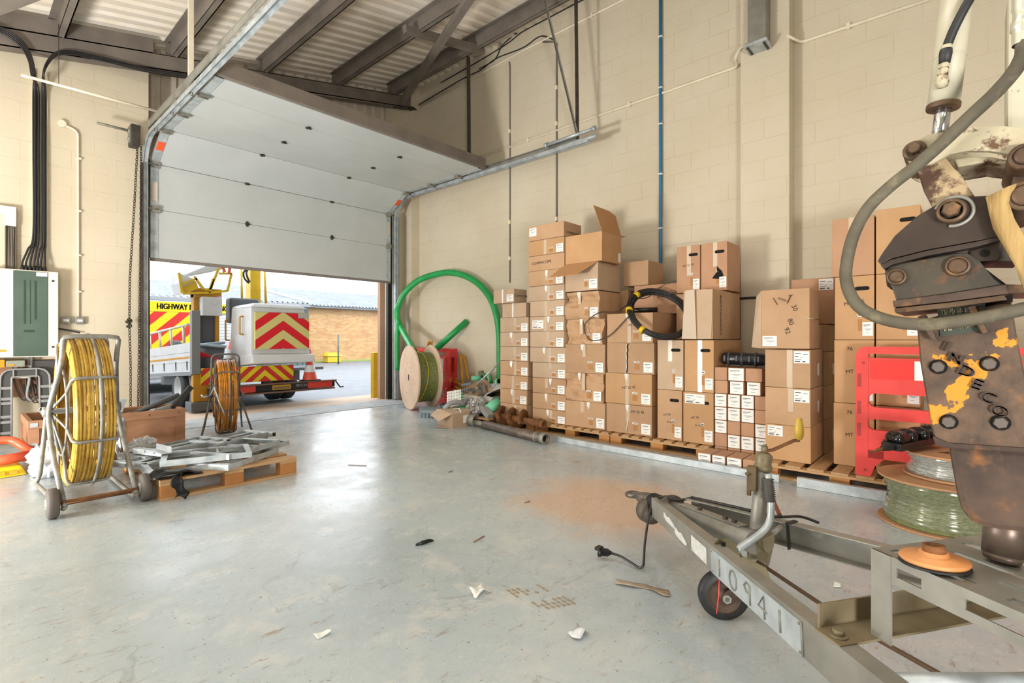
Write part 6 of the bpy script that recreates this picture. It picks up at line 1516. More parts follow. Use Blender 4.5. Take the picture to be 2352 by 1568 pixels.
# ================================================================== TRAILER DRAWBAR
C0 = V(2.72, 1.41, 0); da = V(-.559, -.829, 0); db = V(.829, -.559, 0)
def tz(s): return .289 + .104*s
def TR(s, b, dz=0.0): return C0 + da*s + db*b + V(0, 0, tz(s)+dz)
T = thing('trailer_drawbar', 'galvanised A-frame trailer drawbar with jockey wheel and towing eye in the foreground', 'trailer', (2.4, .9, 0))
brz = mat('dusty_beam_top', '#9a8f78', .7, .2, '#85795f', 5, bmp=.1)
P1, P2_ = V(2.561, 1.28, .31), V(1.477, .3176, .456)
def chan(P, Q, s1, inward, name, h=.10, fw=.052):
    d = (Q-P); P_ = P; Q2 = P+d*s1; dn = d.normalized(); up = V(0,0,1); up = (up-dn*up.dot(dn)).normalized()
    inn = Vector(inward); inn = (inn-dn*inn.dot(dn)); inn.z = 0; inn.normalize()
    m = MB()
    poly = [P_, P_-up*h, P_-up*h+inn*fw, P_-up*(h-.005)+inn*fw, P_-up*(h-.005)+inn*.005, P_-up*.005+inn*.005, P_-up*.005+inn*fw, P_+inn*fw]
    m.prism(poly, Q2-P_); o = m.build(name, galv_dull, T, bevel=.0015)
    return dn, up, inn, o
dn, up, inn, nb = chan(P1, P2_, 1.45, db, 'side_beam')
F1, F2 = V(2.60, 1.072, .348), V(2.316, .2666, .422)
dn2, up2, inn2, fbm = chan(F1, F2, 2.0, -db, 'side_beam')
def on_beam(t, v, off=.001): return P1 + dn*t - up*v - inn*off     # on the outer web of the near beam
# number plate with raised digits
m = MB(); t0, t1 = .851, 1.457
m.prism([on_beam(t0, .012, 0), on_beam(t1, .012, 0), on_beam(t1, .098, 0), on_beam(t0, .098, 0)], -inn*.003); pl = m.build('number_plate', galv, T)
dg_m = mat('plate_digit', '#84857c', .5, .3)
for ch, t in zip('10941', (.93, 1.045, 1.15, 1.248, 1.352)):
    m = MB(); q = .0034
    if ch == '1': m.tube([on_beam(t, .026, .004), on_beam(t, .086, .004)], q, 6)
    if ch == '0': m.tube([on_beam(t+.027*sin(2*pi*j/16), .057-.031*cos(2*pi*j/16), .004) for j in range(16)], q, 6, closed=True)
    if ch == '9': m.tube([on_beam(t+.02, .088, .004), on_beam(t+.02, .03, .004), on_beam(t-.004, .026, .004), on_beam(t-.020, .040, .004), on_beam(t-.006, .056, .004), on_beam(t+.018, .054, .004)], q, 6)
    if ch == '4': m.tube([on_beam(t+.014, .090, .004), on_beam(t+.014, .024, .004), on_beam(t-.024, .064, .004), on_beam(t+.028, .066, .004)], q, 6)
    m.build('raised_digit', dg_m, pl)
for t in (t0+.010, t1-.008):
    for v in (.018, .09):
        m = MB(); m.cyl(on_beam(t, v, .002), on_beam(t, v, .006), .004, 8); m.build('rivet', galv_dull, pl)
m = MB(); m.tube([on_beam(t1, .012, .002), on_beam(t1, .098, .002)], .003, 6); m.build('plate_edge', dg_m, pl)
for a, b2, v0, v1, l in ((.23, .42, .020, .060, 'torn white sticker'), (.40, .575, .045, .090, 'second torn white sticker'), (.63, .80, .022, .088, 'pale worn data label')):
    m = MB(); 
    if 'worn' in l: m.prism([on_beam(a, v0), on_beam(b2, v0+.004), on_beam(b2, v1), on_beam(a, v1-.004)], -inn*.0008)
    else: m.prism([on_beam(a, v0), on_beam(a+.03, v0+.002), on_beam(a+.06, v0+.012), on_beam(a+.1, v0+.006), on_beam(b2, v1-.012), on_beam(b2-.02, v1), on_beam(a+.05, v1-.004), on_beam(a+.006, v1-.014)], -inn*.0008)
    m.build('sticker', mat('worn_sticker', '#d7d8d4', .5, 0, '#c2c2bc', 30), nb)['label'] = l
# towing eye, neck, bellows, tube
m = MB(); e = TR(-.145, .012, -.055); ex = (da+V(0,0,.104)).normalized(); ez = db.cross(ex).normalized(); ez = ez if ez.z > 0 else -ez
m.tube([e+(ex*cos(2*pi*i/20)*1.15+db*sin(2*pi*i/20))*.036 for i in range(20)], .0155, 10, closed=True)
m.build('towing_eye', mat('worn_steel', '#75706a', .4, .6, '#5d5650', 9, dirt='#8a5f3e', dlo=.6, dhi=.72, dscale=12), T)
m = MB(); m.tube([e+ex*.045, e+ex*.075, e+ex*.11, e+ex*.17, e+ex*.23], [.020,.027,.034,.045,.048], 14); m.build('neck', _M['worn_steel'], T)
m = MB(); prof = [(.040 + (.012 if i % 2 else 0), .022*i) for i in range(11)]; m.lathe(prof, TR(.085, .01, -.05), ex, 20); m.build('bellows', black_rub, T)
m = MB(); m.lathe([(.03,0),(.085,.0),(.085,.012),(.03,.012)], TR(.30, .0, -.055), ex, 24); m.lathe([(.02,0),(.07,0),(.07,.06),(.02,.06)], TR(.06, -.01, -.10), ex, 20); m.build('flange_disc', mat('brown_dark_plate', '#5b5248', .6, .3), T)
m = MB(); m.tube([TR(.33, .0, -.045), TR(.93, -.005, -.04)], .046, 18); m.bar(TR(.40, .005, .004), TR(.86, .0, .008), .045, .006); m.build('overrun_tube', galv_dull, T)
m = MB()
for s in (.55, .74, .80): m.cyl(TR(s, .0, .006), TR(s, .0, .022), .011, 6)
m.build('bolt', steel_dark, T)
# jockey wheel
J = V(2.262, .655, 0)
jt, jb = at(1754, 1052, 2.10), at(1737, 1235, 2.11)
jd = (jt-jb).normalized()
m = MB(); m.cyl(jb-jd*.14, jt, .029, 18); m.build('jockey_tube', galv_dull, T)
m = MB(); m.lathe([(.031,-.05),(.036,-.046),(.036,-.03),(.031,-.026),(.033,0),(.034,.012),(.026,.02),(.020,.024),(.001,.024)], jt, jd, 18); m.cyl(jt+jd*.022, jt+jd*.05, .013, 8); m.cyl(jt+jd*.05, jt+jd*.058, .008, 8); m.build('cap', mat('olive_brown_cap', '#7d7258', .5, .3), T)
hb0, hb1 = jt+jd*.03, at(1836, 1011, 2.06)
m = MB(); m.bar(hb0, hb0.lerp(hb1, .25)+V(0,0,-.006), .026, .008); m.bar(hb0.lerp(hb1, .25)+V(0,0,-.006), hb0.lerp(hb1, .85)+V(0,0,.006), .026, .008); m.bar(hb0.lerp(hb1,.85)+V(0,0,.006), hb1, .026, .008); m.build('winding_arm', rust_brown, T)
m = MB(); m.lathe([(.009,0),(.015,.008),(.018,.03),(.016,.06),(.012,.078),(.010,.082),(.013,.086),(.001,.088)], hb1+V(-.004,0,.004), (0,0,1), 16); m.build('grip', mat('yellow_grip', '#c9a83c', .4, 0, '#b89330', 12), T)
m = MB(); c = at(1728, 1098, 2.09); m.bar(c-V(0,0,.05), c+V(0,0,.05), .035, .03); m.cyl(c+db*-.03+V(0,0,.02), c+V(0,0,.02), .008, 6); m.bar(c+V(-.01,.01,-.045), c+V(-.01,.01,-.07), .014, .014); m.build('clamp_block', mat('rusty_olive', '#6f6046', .7, .2, '#5a4630', 10), T)
wc = at(1662, 1358, 2.125); wc.z = .104; wx = V(.62, .78, 0).normalized()
wx = V(.80, .60, 0).normalized()
m = MB(); m.lathe([(.072,-.022),(.098,-.02),(.104,-.012),(.104,.012),(.098,.02),(.072,.022)], wc, wx, 32); w_ = m.build('jockey_wheel', black_rub, T)
m = MB(); m.lathe([(.001,-.026),(.022,-.026),(.024,-.012),(.066,-.008),(.074,-.022),(.074,.022),(.066,.008),(.024,.012),(.001,.026)], wc, wx, 28); m.build('wheel_centre', rust, w_)
fork_top = jb-jd*.14
m = MB()
for s in (-1, 1): m.bar(wc+wx*.034*s, V(fork_top.x, fork_top.y, .18)+wx*.034*s, .045, .006, up=wx)
m.bar(V(fork_top.x, fork_top.y, .185)-wx*.04, V(fork_top.x, fork_top.y, .185)+wx*.04, .06, .008); m.build('wheel_fork', rust, T)
m = MB(); m.cyl(wc-wx*.05, wc+wx*.045, .011, 8); m.cyl(wc-wx*.05, wc-wx*.036, .018, 6); m.build('axle_bolt', galv_dull, w_)
# brake lever, ratchet and brackets
m = MB(); lv = [at(1692, 1262, 1.95), at(1722, 1243, 1.97), at(1752, 1220, 2.0), at(1768, 1195, 2.02), at(1771, 1150, 2.03), at(1764, 1088, 2.05)]
m.tube(spline(lv, 5), .0135, 10); lev = m.build('brake_lever', galv, T)
m = MB(); ga, gb = at(1768, 1152, 2.03), at(1763, 1098, 2.045); gd = (gb-ga); L_ = gd.length; gd.normalize()
m.lathe([(.017+(.008 if i % 2 else 0), L_*i/22) for i in range(23)], ga, gd, 16); m.build('ribbed_grip', mat('worn_black_grip', '#4a4742', .6), lev)
m = MB(); m.prism([at(1640,1248,1.92), at(1650,1237,1.93), at(1668,1236,1.94), at(1690,1252,1.95), at(1702,1280,1.95), at(1690,1285,1.94), at(1660,1265,1.93)], db*.008); m.cyl(at(1662,1249,1.90), at(1662,1249,1.93), .009, 8, mi=1); m.build('ratchet_plate', [mat('olive_plate', '#837a60', .6, .3), dark_hole], T)
m = MB(); m.prism([at(1704,1277,1.93), at(1756,1303,1.86), at(1771,1338,1.82), at(1762,1338,1.82), at(1708,1300,1.90)], db*.006); m.build('gusset_plate', _M['olive_plate'], T)
m = MB(); m.hexa([at(1722,1290,2.08), at(1758,1300,2.02), at(1766,1300,2.12), at(1730,1290,2.16), at(1715,1232,2.08), at(1772,1240,2.02), at(1782,1232,2.12), at(1735,1225,2.16)]); m.prism([at(1752,1238,2.0), at(1778,1225,2.0), at(1778,1255,2.0), at(1764,1272,2.0), at(1755,1262,2.0)], da*-.03); m.build('clamp_bracket', mat('olive_brown_cap', '#7d7258', .5, .3), T)
m = MB(); m.bar(at(1776,1150,2.25), at(1792,1185,2.25), .02, .012); m.build('red_brown_strut', mat('red_brown_paint', '#8a4a34', .6), T)
m = MB(); m.cyl(at(1778, 1222, 2.05), at(1793, 1210, 2.08), .011, 8); m.build('spindle', galv_dull, T)
m = MB(); m.tube([V(2.16, .62, .285), V(1.92, .265, .265), V(1.55, -.28, .30), V(1.2, -.8, .30)], .0075, 8); m.build('brake_rod', mat('brown_rod', '#5d4834', .6, .3), T)
m = MB(); m.tube([at(1652,1330,1.85), at(1651,1365,1.84), at(1646,1408,1.84)], .0022, 6); m.build('red_tie', red_pl, T)
# cable and plug
m = MB(); pts = [V(2.36,.40,.425), F1+dn2*.62+inn2*.02+V(0,0,.006), F1+dn2*.30+inn2*.03+V(0,0,.004), F1+dn2*.05+inn2*.03+V(0,0,.008), at(1590,1143,2.62), at(1555,1148,2.64), at(1528,1140,2.68), at(1505,1150,2.76), at(1492,1178,2.74), at(1482,1240,2.66), at(1479,1280,2.59), at(1477,1299,2.55), at(1468,1303,2.56), at(1450,1292,2.60), at(1425,1277,2.65), at(1401,1269,2.68)]
pts = [at(1880,1200,2.22), at(1838,1186,2.28)]+[F1+dn2*.30*k+inn2*.012+V(0,0,.006) for k in (1.6, 1.0)] + pts[3:]
m.tube(spline(pts, 6), .0065, 8); cb = m.build('lighting_cable', black_cable, T)
m = MB(); p = at(1401, 1269, 2.68); q = at(1376, 1267, 2.69); d_ = (q-p).normalized(); m.lathe([(.009,-.01),(.012,0),(.020,.01),(.021,.045),(.025,.048),(.025,.062),(.018,.066),(.001,.066)], p, d_, 16); m.box(q.x-.02, q.x+.02, q.y-.015, q.y+.015, q.z+.012, q.z+.028); m.build('plug', black_pl, cb)
m = MB()
sp = F1+dn2*.565
m.bar(sp+up2*.004-inn2*.004, sp+up2*.004+inn2*.056, .020, .003); m.bar(sp+inn2*.057+up2*.004, sp+inn2*.057-up2*.104, .020, .003, up=dn2); m.build('cable_strap', black_rub, T)
# cross bar at the bottom of the picture
m = MB(); p = V(1.33, .17, .425); m.cyl(p, p+V(.669,-.743,0)*.9, .022, 14); m.build('cross_tube', galv, T)
# tool stand bolted to the drawbar
S = thing('tool_stand', 'slotted galvanised stand bolted on the drawbar under the breaker point', 'stand', (1.5, .1, .47))
c0 = V(1.471, .165, .68); 
def SP_(a, b, z=0): return c0 + da*a + db*b + V(0, 0, z)
def sbox(m, a0, a1, b0, b1, z0, z1): m.hexa([SP_(a0,b0,z0), SP_(a1,b0,z0), SP_(a1,b1,z0), SP_(a0,b1,z0), SP_(a0,b0,z1), SP_(a1,b0,z1), SP_(a1,b1,z1), SP_(a0,b1,z1)])
m = MB(); LA, LB = .62, .50
def slot_row(b0, b1, a_slots):
    a = 0
    for s0, s1 in a_slots + [(LA, LA)]:
        if s0 > a: sbox(m, a, s0, b0, b1, -.005, 0)
        a = s1
rows_b = [(0, .025, []), (.025, .048, [(.02,.05),(.09,.19),(.25,.37),(.43,.55)]), (.048, .09, []), (.09, .112, [(.03,.12),(.19,.33),(.39,.51)]), (.112, .155, []), (.155, .18, [(.06,.20),(.27,.42),(.48,.57)]), (.18, .235, []), (.235, .265, [(.03,.17),(.24,.38)]), (.265, LB, [])]
for b0, b1, sl in rows_b: slot_row(b0, b1, sl)
m.build('slotted_top', galv_dull, S)
m = MB(); a = 0
for z0_, z1_ in ((-.062, -.042), (-.02, 0)): sbox(m, 0, LA, -.004, 0, z0_, z1_)
for s0, s1 in ((.06, .115), (.20, .30), (.42, .50), (LA, LA)): sbox(m, a, s0, -.004, 0, -.042, -.02); a = s1
m.build('front_flange', galv_dull, S)
m = MB(); sbox(m, 0, .048, -.006, -.0005, -.205, -.0); sbox(m, 0, .005, -.004, .05, -.205, -.005); m.build('post', galv_dull, S)
m = MB(); sbox(m, .40, .45, .0, .04, -.62, -.063); m.build('post', galv, S)
m = MB(); sbox(m, -.055, .018, -.115, .50, -.212, -.206); sbox(m, -.061, -.055, -.10, .50, -.212, -.15); m.build('base_angle', mat('brown_tinted_galv', '#8f8268', .6, .3, '#7a6b50', 5), S, bevel=.001)
m = MB(); m.cyl(SP_(-.015,-.085,-.206), SP_(-.015,-.085,-.202), .020, 16); m.cyl(SP_(-.015,-.085,-.202), SP_(-.015,-.085,-.19), .013, 6); m.build('bolt', _M['olive_plate'], S)
D_ = thing('orange_cap', 'orange flanged cap with a rusty hub lying on the slotted stand', 'cap', (1.43, .06, .682))
oc = V(1.445, .052, .690)
m = MB(); m.lathe([(.001,0),(.060,0),(.063,.005),(.060,.010),(.028,.012),(.026,.022),(.001,.022)], oc, (.03,.05,1), 36); m.build('flange', orange_p, D_)
m = MB(); m.pipe(oc+V(0,0,.020), oc+V(.001,.001,.036), .021, .013, 20); m.build('hub', rust_brown, D_)
m = MB(); m.lathe([(.03,-.002),(.062,-.002),(.064,-.006),(.03,-.009)], oc, (.03,.05,1), 32); m.build('gasket', black_rub, D_)
# ================================================================== BREAKER AND EXCAVATOR ARM
XB = 1.48
def BK(x, y, dx=0.0, X=XB):
    p = PX(X, x, y); return V(p.x+dx, p.y, p.z)
def bpoly(L, dx=0.0, X=XB): return [BK(x, y, dx, X) for x, y in L]
def worn_paint(name, base, base2, rustc, lo, hi, sc, rough=.6):
    return mat(name, base, rough, 0, base2, 7, .35, .7, bmp=.2, bscale=50, dirt=rustc, dlo=lo, dhi=hi, dscale=sc)
cream_worn = worn_paint('worn_cream_paint', '#bdb398', '#a89c80', '#5c4029', .54, .61, 22)
cream_rusty = worn_paint('rusty_cream_paint', '#b7a27e', '#9c8360', '#4d3525', .47, .56, 20)
cream_clean = worn_paint('cream_cylinder_paint', '#c2bca6', '#b1aa93', '#6f5336', .64, .70, 26, .45)
dark_steel = mat('worn_dark_steel', '#453a33', .45, .45, '#332b26', 6, .35, .7, bmp=.15, dirt='#66492f', dlo=.58, dhi=.75, dscale=9)
boss_m = mat('brown_boss', '#69533f', .5, .4, '#503e30', 10, bmp=.2, dirt='#8c6a48', dlo=.55, dhi=.7, dscale=20)
def body_mat():
    m, nt, b = nmat('rusty_breaker_with_orange_paint')
    tc = nt.nodes.new('ShaderNodeTexCoord'); o = tc.outputs['Object']
    base = ramp(nt, noise(nt, o, 16, 6, .65), [(.32, '#45362c'), (.5, '#5b4839'), (.68, '#705642')])
    rst = ramp(nt, noise(nt, o, 28, 6, .7), [(.56, (0,0,0,1)), (.7, (.7,.7,.7,1))])
    c = mixc(nt, rst, base, lin('#8a5c38'))
    # flaking orange paint along the raised lettering
    mp = nt.nodes.new('ShaderNodeMapping'); mp.inputs['Rotation'].default_value = (rad(-58), 0, 0)
    c0 = BK(2228, 850); mp.vector_type = 'TEXTURE'
    nt.links.new(o, mp.inputs[0])
    sx = nt.nodes.new('ShaderNodeSeparateXYZ'); nt.links.new(mp.outputs[0], sx.inputs[0])
    ab = nt.nodes.new('ShaderNodeMath'); ab.operation = 'ABSOLUTE'; nt.links.new(sx.outputs[2], ab.inputs[0])
    k = nt.nodes.new('ShaderNodeMath'); k.operation = 'MULTIPLY_ADD'; k.inputs[1].default_value = -4.5; k.inputs[2].default_value = .17; nt.links.new(ab.outputs[0], k.inputs[0])
    ax_ = nt.nodes.new('ShaderNodeMath'); ax_.operation = 'ABSOLUTE'; nt.links.new(sx.outputs[1], ax_.inputs[0])
    k2 = nt.nodes.new('ShaderNodeMath'); k2.operation = 'MULTIPLY_ADD'; k2.inputs[1].default_value = -1.1; nt.links.new(ax_.outputs[0], k2.inputs[0]); nt.links.new(k.outputs[0], k2.inputs[2])
    s_ = nt.nodes.new('ShaderNodeMath'); s_.operation = 'ADD'; nt.links.new(noise(nt, o, 26, 3, .5), s_.inputs[0]); nt.links.new(k2.outputs[0], s_.inputs[1])
    f = ramp(nt, s_.outputs[0], [(.565, (0,0,0,1)), (.58, (1,1,1,1))])
    c = mixc(nt, f, c, lin('#cf8a26'))
    nt.links.new(c, b.inputs['Base Color']); b.inputs['Roughness'].default_value = .6; b.inputs['Metallic'].default_value = .15
    bump(nt, b, noise(nt, o, 70, 5), .3, .003); return m
bodym = body_mat()
K = thing('hydraulic_breaker', 'rusty brown hydraulic breaker with flaking orange paint hanging at the right edge', 'breaker', (1.58, .02, .66))
def kb(name, L, x0, x1, m_, par=K, bevel=.003, X=XB):
    m = MB(); P = bpoly(L, x0, X); m.prism(P, (x1-x0, 0, 0)); return m.build(name, m_, par, bevel=bevel)
oB = MB(); L = [(2104,738),(2112,830),(2124,900),(2138,980),(2148,1019),(2178,1027),(2300,1036),(2396,1040),(2376,960),(2352,842),(2340,788),(2324,690),(2300,690),(2200,712)]
P = bpoly(L)
front = [Vector(p) for p in P]; cc = sum(front, Vector())/len(front)
# housing: bevelled front, built about its own origin on the lettering so the paint pattern sits there
org = BK(2228, 850)
m = MB(); inner = [cc+(p-cc)*.955 for p in front]; outer = [p+V(.018,0,0) for p in front]; back = [p+V(.19,0,0) for p in front]; nL = len(front)
m.add(inner+outer+back, [tuple(range(nL))] + [(i, nL+i, nL+(i+1) % nL, (i+1) % nL) for i in range(nL)] + [(nL+i, 2*nL+i, 2*nL+(i+1) % nL, nL+(i+1) % nL) for i in range(nL)] + [tuple(range(3*nL-1, 2*nL-1, -1))])
hb = MB(); hb.v = [v-org for v in m.v]; hb.f = m.f; hb.sm = m.sm; hb.mi = m.mi
ho = hb.build('housing', bodym, K, local=True); ho.location = MW[K.name].inverted() @ org
kb('nose', [(2178,1026),(2188,1083),(2198,1140),(2208,1172),(2228,1200),(2262,1215),(2300,1222),(2360,1228),(2400,1215),(2412,1150),(2402,1040)], .012, .18, rust, bevel=.012)
kb('housing_lip', [(2142,1000),(2148,1021),(2178,1029),(2398,1043),(2394,1030),(2180,1016)], -.004, .03, rust)
m = MB(); q = BK(2322, 1240, .10); p0 = V(XB+.10, BK(2318, 1200).y, BK(2318, 1190).z); p1 = V(XB+.085, BK(2300, 1300).y-.004, .686)
m.cyl(p0, p1+(p0-p1)*.12, .036, 20); m.tube([p1+(p0-p1)*.12, p1], [.036, .031], 20); m.build('chisel', mat('worn_chisel', '#75655a', .4, .5, '#4d4039', 9, dirt='#9a948e', dlo=.6, dhi=.7, dscale=9), K)
def hexbolt(x, y, r, par=K, m_=dark_steel, recess=True, ln=.012, X=XB):
    c = BK(x, y, 0, X); k = MB(); k.lathe([(r,0),(r,-ln*.8),(r*.88,-ln),(.0001,-ln)], c, (1,0,0), 6, smooth=False)
    o = k.build('hex_bolt', m_, par)
    if recess: k = MB(); k.lathe([(r*1.32,-.0015),(r*1.0,-.0015)], c, (1,0,0), 18); k.build('recess', dark_hole, o)
    return o
for x, y in ((2155,842),(2272,835),(2179,968),(2298,970)): hexbolt(x, y, .0125, m_=mat('bolt_grey_brown', '#6d6560', .45, .5))
# raised lettering, running down the housing
m = MB()
r_ = (BK(2300, 958)-BK(2163, 786)).normalized(); u_ = Vector((1,0,0)).cross(r_).normalized(); u_ = u_ if u_.z > 0 else -u_
for i, ch in enumerate('INDECO'):
    c = BK(2163, 786).lerp(BK(2302, 952), (i+.35)/5.6); ang = rad(-24); rr_ = V(0, -cos(ang), sin(ang)); uu = V(0, sin(ang)*1, cos(ang))
    add_text(m, ch, c+V(-.0005,0,0), rr_, V(0,-sin(ang)*-1*1, cos(ang)) if False else (V(1,0,0).cross(rr_)*-1).normalized(), .0215, sx=1.2, lift=.003, bold=.0026)
m.build('raised_lettering', mat('letter_steel', '#54443a', .55, .3, '#43362d', 20), K)
m = MB(); m.prism(bpoly([(2152,706),(2262,694),(2268,758),(2160,772)], -.003), (.003,0,0)); bd = m.build('badge', mat('dark_green_badge', '#3d443c', .5), K)
m = MB(); add_text(m, '150', BK(2216, 748, -.0035), V(0,-1,.10), V(0,.10,1), .014, bold=.0008); add_text(m, 'HP', BK(2180, 755, -.0035), V(0,-1,.10), V(0,.10,1), .010, bold=.0008); add_text(m, 'INDECO', BK(2208, 714, -.0035), V(0,-1,.10), V(0,.10,1), .012, bold=.0008); m.build('badge_lettering', cream_worn, bd)
for Lr in ([(2108,728),(2128,722),(2150,775),(2158,785),(2140,780)], [(2222,706),(2240,702),(2268,762),(2256,768)]): kb('rib', Lr, -.022, .01, rust)
# mounting plates
kb('mounting_plate', [(2053,692),(2180,676),(2312,655),(2316,676),(2180,694),(2056,707)], -.03, .22, rust, bevel=.002)
kb('mounting_plate', [(2056,709),(2180,696),(2304,679),(2312,690),(2180,708),(2060,720)], -.028, .215, boss_m, bevel=.002)
side = [(2062,694),(2050,660),(2038,640),(2037,625),(2046,614),(2070,607),(2140,594),(2205,583),(2226,586),(2250,602),(2282,642),(2304,657)]
patina = mat('mottled_bracket_steel', '#4d463a', .5, .3, '#3c3931', 9, .4, .6, bmp=.2, dirt='#75492f', dlo=.56, dhi=.68, dscale=26)
kb('side_plate', side, -.022, .0, patina); kb('side_plate', side, .16, .18, patina)
kb('dark_filler', [(2048,640),(2060,600),(2230,585),(2330,660),(2330,690),(2060,690)], .05, .14, dark_hole, bevel=0)  # near-black filler block stands in for the dark gap between the side plates
kb('stay_plate', [(2290,652),(2400,655),(2400,672),(2300,674)], .0, .2, boss_m)
def pin(x, y, rb_, rp, x0, x1, par=K, X=XB, hexh=False):
    c = BK(x, y, 0, X); k = MB(); k.lathe([(rb_,x1),(rb_,x0+.004),(rb_*.93,x0),(rp*1.15,x0)], c, (1,0,0), 28); o = k.build('pin_boss', boss_m, par)
    k = MB(); k.lathe([(rp*1.12,x0+.001),(rp,x0-.004),(rp*.8,x0-.006),(.0001,x0-.006)] if not hexh else [(rp,x0),(rp,x0-.016),(rp*.85,x0-.019),(.0001,x0-.019)], c, (1,0,0), 24 if not hexh else 6, smooth=False); k.build('pin', boss_m, o)
    return o
pin(2062, 638, .0195, .0125, -.032, .2); pin(2200, 614, .022, .0145, -.032, .2)
# quick hitch above
E_ = thing('excavator_arm', 'worn cream excavator arm end with linkage and ram above the breaker', 'excavator arm', (1.58, .0, 1.3))
hook = [(2019,603),(2030,585),(2058,546),(2108,502),(2160,471),(2200,459),(2268,456),(2300,470),(2325,540),(2295,549),(2230,560),(2130,578),(2050,598),(2028,612)]
kb('hitch_plate', hook, -.032, -.006, dark_steel, E_); kb('hitch_plate', hook, .14, .166, dark_steel, E_)
kb('hitch_core', [(2030,604),(2060,560),(2120,515),(2200,480),(2300,480),(2340,600),(2250,600),(2120,600),(2060,612)], -.004, .138, steel_dark, E_)
kb('hitch_lip', [(2026,612),(2050,600),(2130,580),(2230,562),(2300,548),(2304,556),(2232,574),(2130,592),(2052,612),(2034,622)], -.036, .02, dark_steel, E_)
kb('hitch_tail', [(2030,618),(2050,604),(2052,640),(2046,664),(2034,655)], .02, .13, steel_dark, E_)
kb('latch_block', [(2228,577),(2296,552),(2300,560),(2298,590),(2290,600),(2226,602)], -.01, .12, dark_steel, E_)
m = MB(); c = BK(2262, 583, -.011); m.cyl(c, c+V(.004,0,0), .008, 14); m.build('latch_hole', dark_hole, E_)
pin(2186, 493, .026, .0165, -.052, .17, E_, hexh=True)
m = MB(); m.torus(BK(2192, 492, -.034), (1,0,0), .031, .004, 30, 6, a0=-.5, a1=4.2); m.build('weld_ring', galv_dull, E_)
# links
link = [(2106,388),(2128,356),(2158,346),(2178,372),(2205,405),(2238,452),(2206,462),(2170,470),(2142,478),(2122,440)]
kb('lower_link', link, -.012, .004, cream_rusty, E_); kb('lower_link', [(x+22, y) for x, y in link], .12, .136, cream_rusty, E_)
kb('lower_link', [(2160,362),(2186,368),(2212,400),(2240,456),(2224,458),(2196,410),(2166,378)], .03, .045, cream_worn, E_)
up_l = [(2077,352),(2084,338),(2104,328),(2130,317),(2180,306),(2240,298),(2300,297),(2380,305),(2380,350),(2335,366),(2318,362),(2270,354),(2222,354),(2180,362),(2140,384),(2112,388),(2090,380)]
kb('upper_link', up_l, -.026, -.010, cream_worn, E_); kb('upper_link', up_l, .14, .156, cream_worn, E_)
kb('link_web', [(2192,366),(2230,360),(2280,360),(2325,370),(2330,378),(2270,371),(2200,384)], .0, .14, cream_worn, E_)
pin(2103, 354, .022, .0125, -.034, .16, E_, hexh=True)
pin(2350, 372, .026, .016, -.05, .17, E_); pin(2348, 462, .030, .0185, -.06, .17, E_)
kb('dipper_arm', [(2318,-40),(2420,-40),(2420,320),(2316,308)], .05, .16, cream_clean, E_, bevel=.008)
kb('dipper_end', [(2330,380),(2420,380),(2420,520),(2334,470),(2328,420)], .02, .15, dark_steel, E_)
# ram
r0, r1 = BK(2150, 328, .08), BK(2160, 232, .08); rd_ = (r1-r0).normalized()
r0, r1 = BK(2151, 330, .06), BK(2199, -50, .06); rd_ = (r1-r0).normalized(); rl = (r1-r0).length
a_ = (BK(2161, 232, .06)-r0).length
m = MB(); m.cyl(r0, r0+rd_*(a_+.05), .0155, 20); m.build('ram_rod', mat('chrome', '#c9ccd0', .12, .95), E_)
m = MB(); m.cyl(r0+rd_*(a_+.012), r0+rd_*rl, .0300, 28); m.lathe([(.0303,0),(.0312,.001),(.0312,.0025),(.0303,.0035)], r0+rd_*(a_+.115), rd_, 28); m.build('ram_barrel', cream_clean, E_)
m = MB(); m.lathe([(.016,0),(.031,.001),(.032,.004),(.032,.012),(.030,.014)], r0+rd_*a_, rd_, 28); m.build('ram_gland', boss_m, E_)
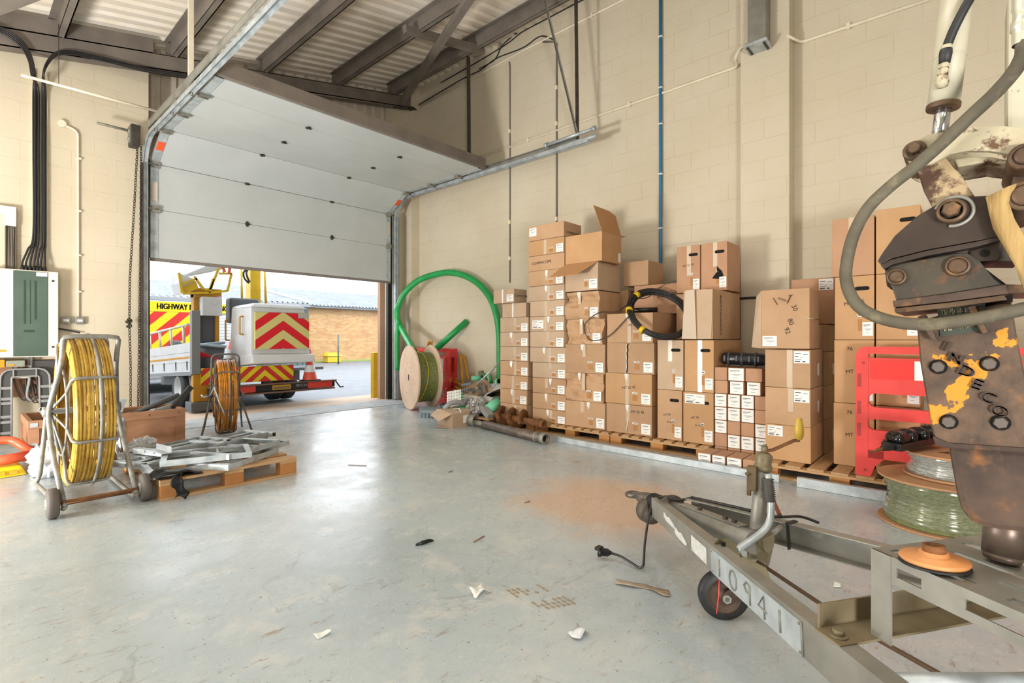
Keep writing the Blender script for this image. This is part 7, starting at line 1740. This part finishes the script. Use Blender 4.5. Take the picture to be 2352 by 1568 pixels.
# short hose on the ram
m = MB(); m.tube(spline([BK(2238, -30, .02), BK(2212, 18, .015), BK(2190, 60, .018), BK(2176, 92, .022)], 6), .0095, 10); m.build('ram_hose', black_rub, E_)
m = MB(); f0, f1 = BK(2174, 95, .022), BK(2164, 170, .02); fd = (f1-f0); 
m.tube([f0, f0+fd*.12], .0105, 12); m.build('hose_ferrule', cream_worn, E_)
m = MB(); m.tube([f0+fd*.12, f0+fd*.25, f0+fd*.55], [.0115,.0125,.0105], 12); m.build('hose_elbow', black_rub, E_)
m = MB(); m.lathe([(.010,0),(.010,.009)], f0+fd*.58, fd.normalized(), 6, smooth=False); m.lathe([(.0105,0),(.0105,.012)], f0+fd*.75, fd.normalized(), 6, smooth=False); m.tube([f0+fd*.55, f0+fd*1.0], .0075, 10); m.lathe([(.001,-.012),(.009,-.010),(.013,0),(.012,.012),(.006,.018)], BK(2163, 182, .02), (0,.1,1), 14); m.build('hose_union', cream_worn, E_)
# large hose loop
HP = [(2352,60),(2350,110),(2345,145),(2322,190),(2280,240),(2225,294),(2165,350),(2110,398),(2050,442),(2000,488),(1968,545),(1952,610),(1953,655),(1972,696),(2005,722),(2060,740),(2130,746),(2210,738),(2290,724),(2370,706)]
HD = [.0,-.01,-.03,-.05,-.06,-.07,-.07,-.07,-.06,-.05,-.045,-.045,-.05,-.055,-.06,-.06,-.06,-.055,-.05,-.04]
m = MB(); m.tube(spline([BK(x, y, d) for (x, y), d in zip(HP, HD)], 8), .0135, 12); m.build('hydraulic_hose', mat('dirty_hose', '#5d5646', .75, 0, '#4a4436', 9, bmp=.3, dirt='#7a7058', dlo=.55, dhi=.7, dscale=14, stretch=(1,1,1)), E_)
m = MB(); q0, q1 = BK(2347, 105, -.005), BK(2352, -30, .0); qd = (q1-q0).normalized()
m.lathe([(.0155,0),(.0165,.02),(.0165,.03),(.019,.032),(.019,.048),(.016,.05),(.016,.07),(.018,.075),(.018,.12)], q0, qd, 18); m.build('hose_coupling', mat('zinc_fitting', '#c9c6b6', .35, .5), E_)
# frayed strap
st = mat('straw_coloured_strap', '#b29560', .85, 0, '#957748', 6, bmp=.5, bscale=30, stretch=(1, 8, 1))
m = MB()
Ls = [((2262,466),(2330,436)), ((2270,500),(2312,478)), ((2280,535),(2326,515)), ((2300,570),(2350,560)), ((2325,615),(2385,610)), ((2350,680),(2400,670))]
vs = []
for k, (a, b2) in enumerate(Ls):
    for u in range(5): p = BK(*a, -.058-.006*(k == 0)).lerp(BK(*b2, -.062), u/4); vs.append(p+V(.004*sin(u*1.7+k), .0, 0))
m.add(vs, [(5*k+u, 5*k+u+1, 5*k+6+u, 5*k+5+u) for k in range(len(Ls)-1) for u in range(4)], True)
o = solid(m.build('lifting_strap', st), .004); tag(o, 'frayed straw coloured strap tied round the excavator linkage at the right edge', 'strap')
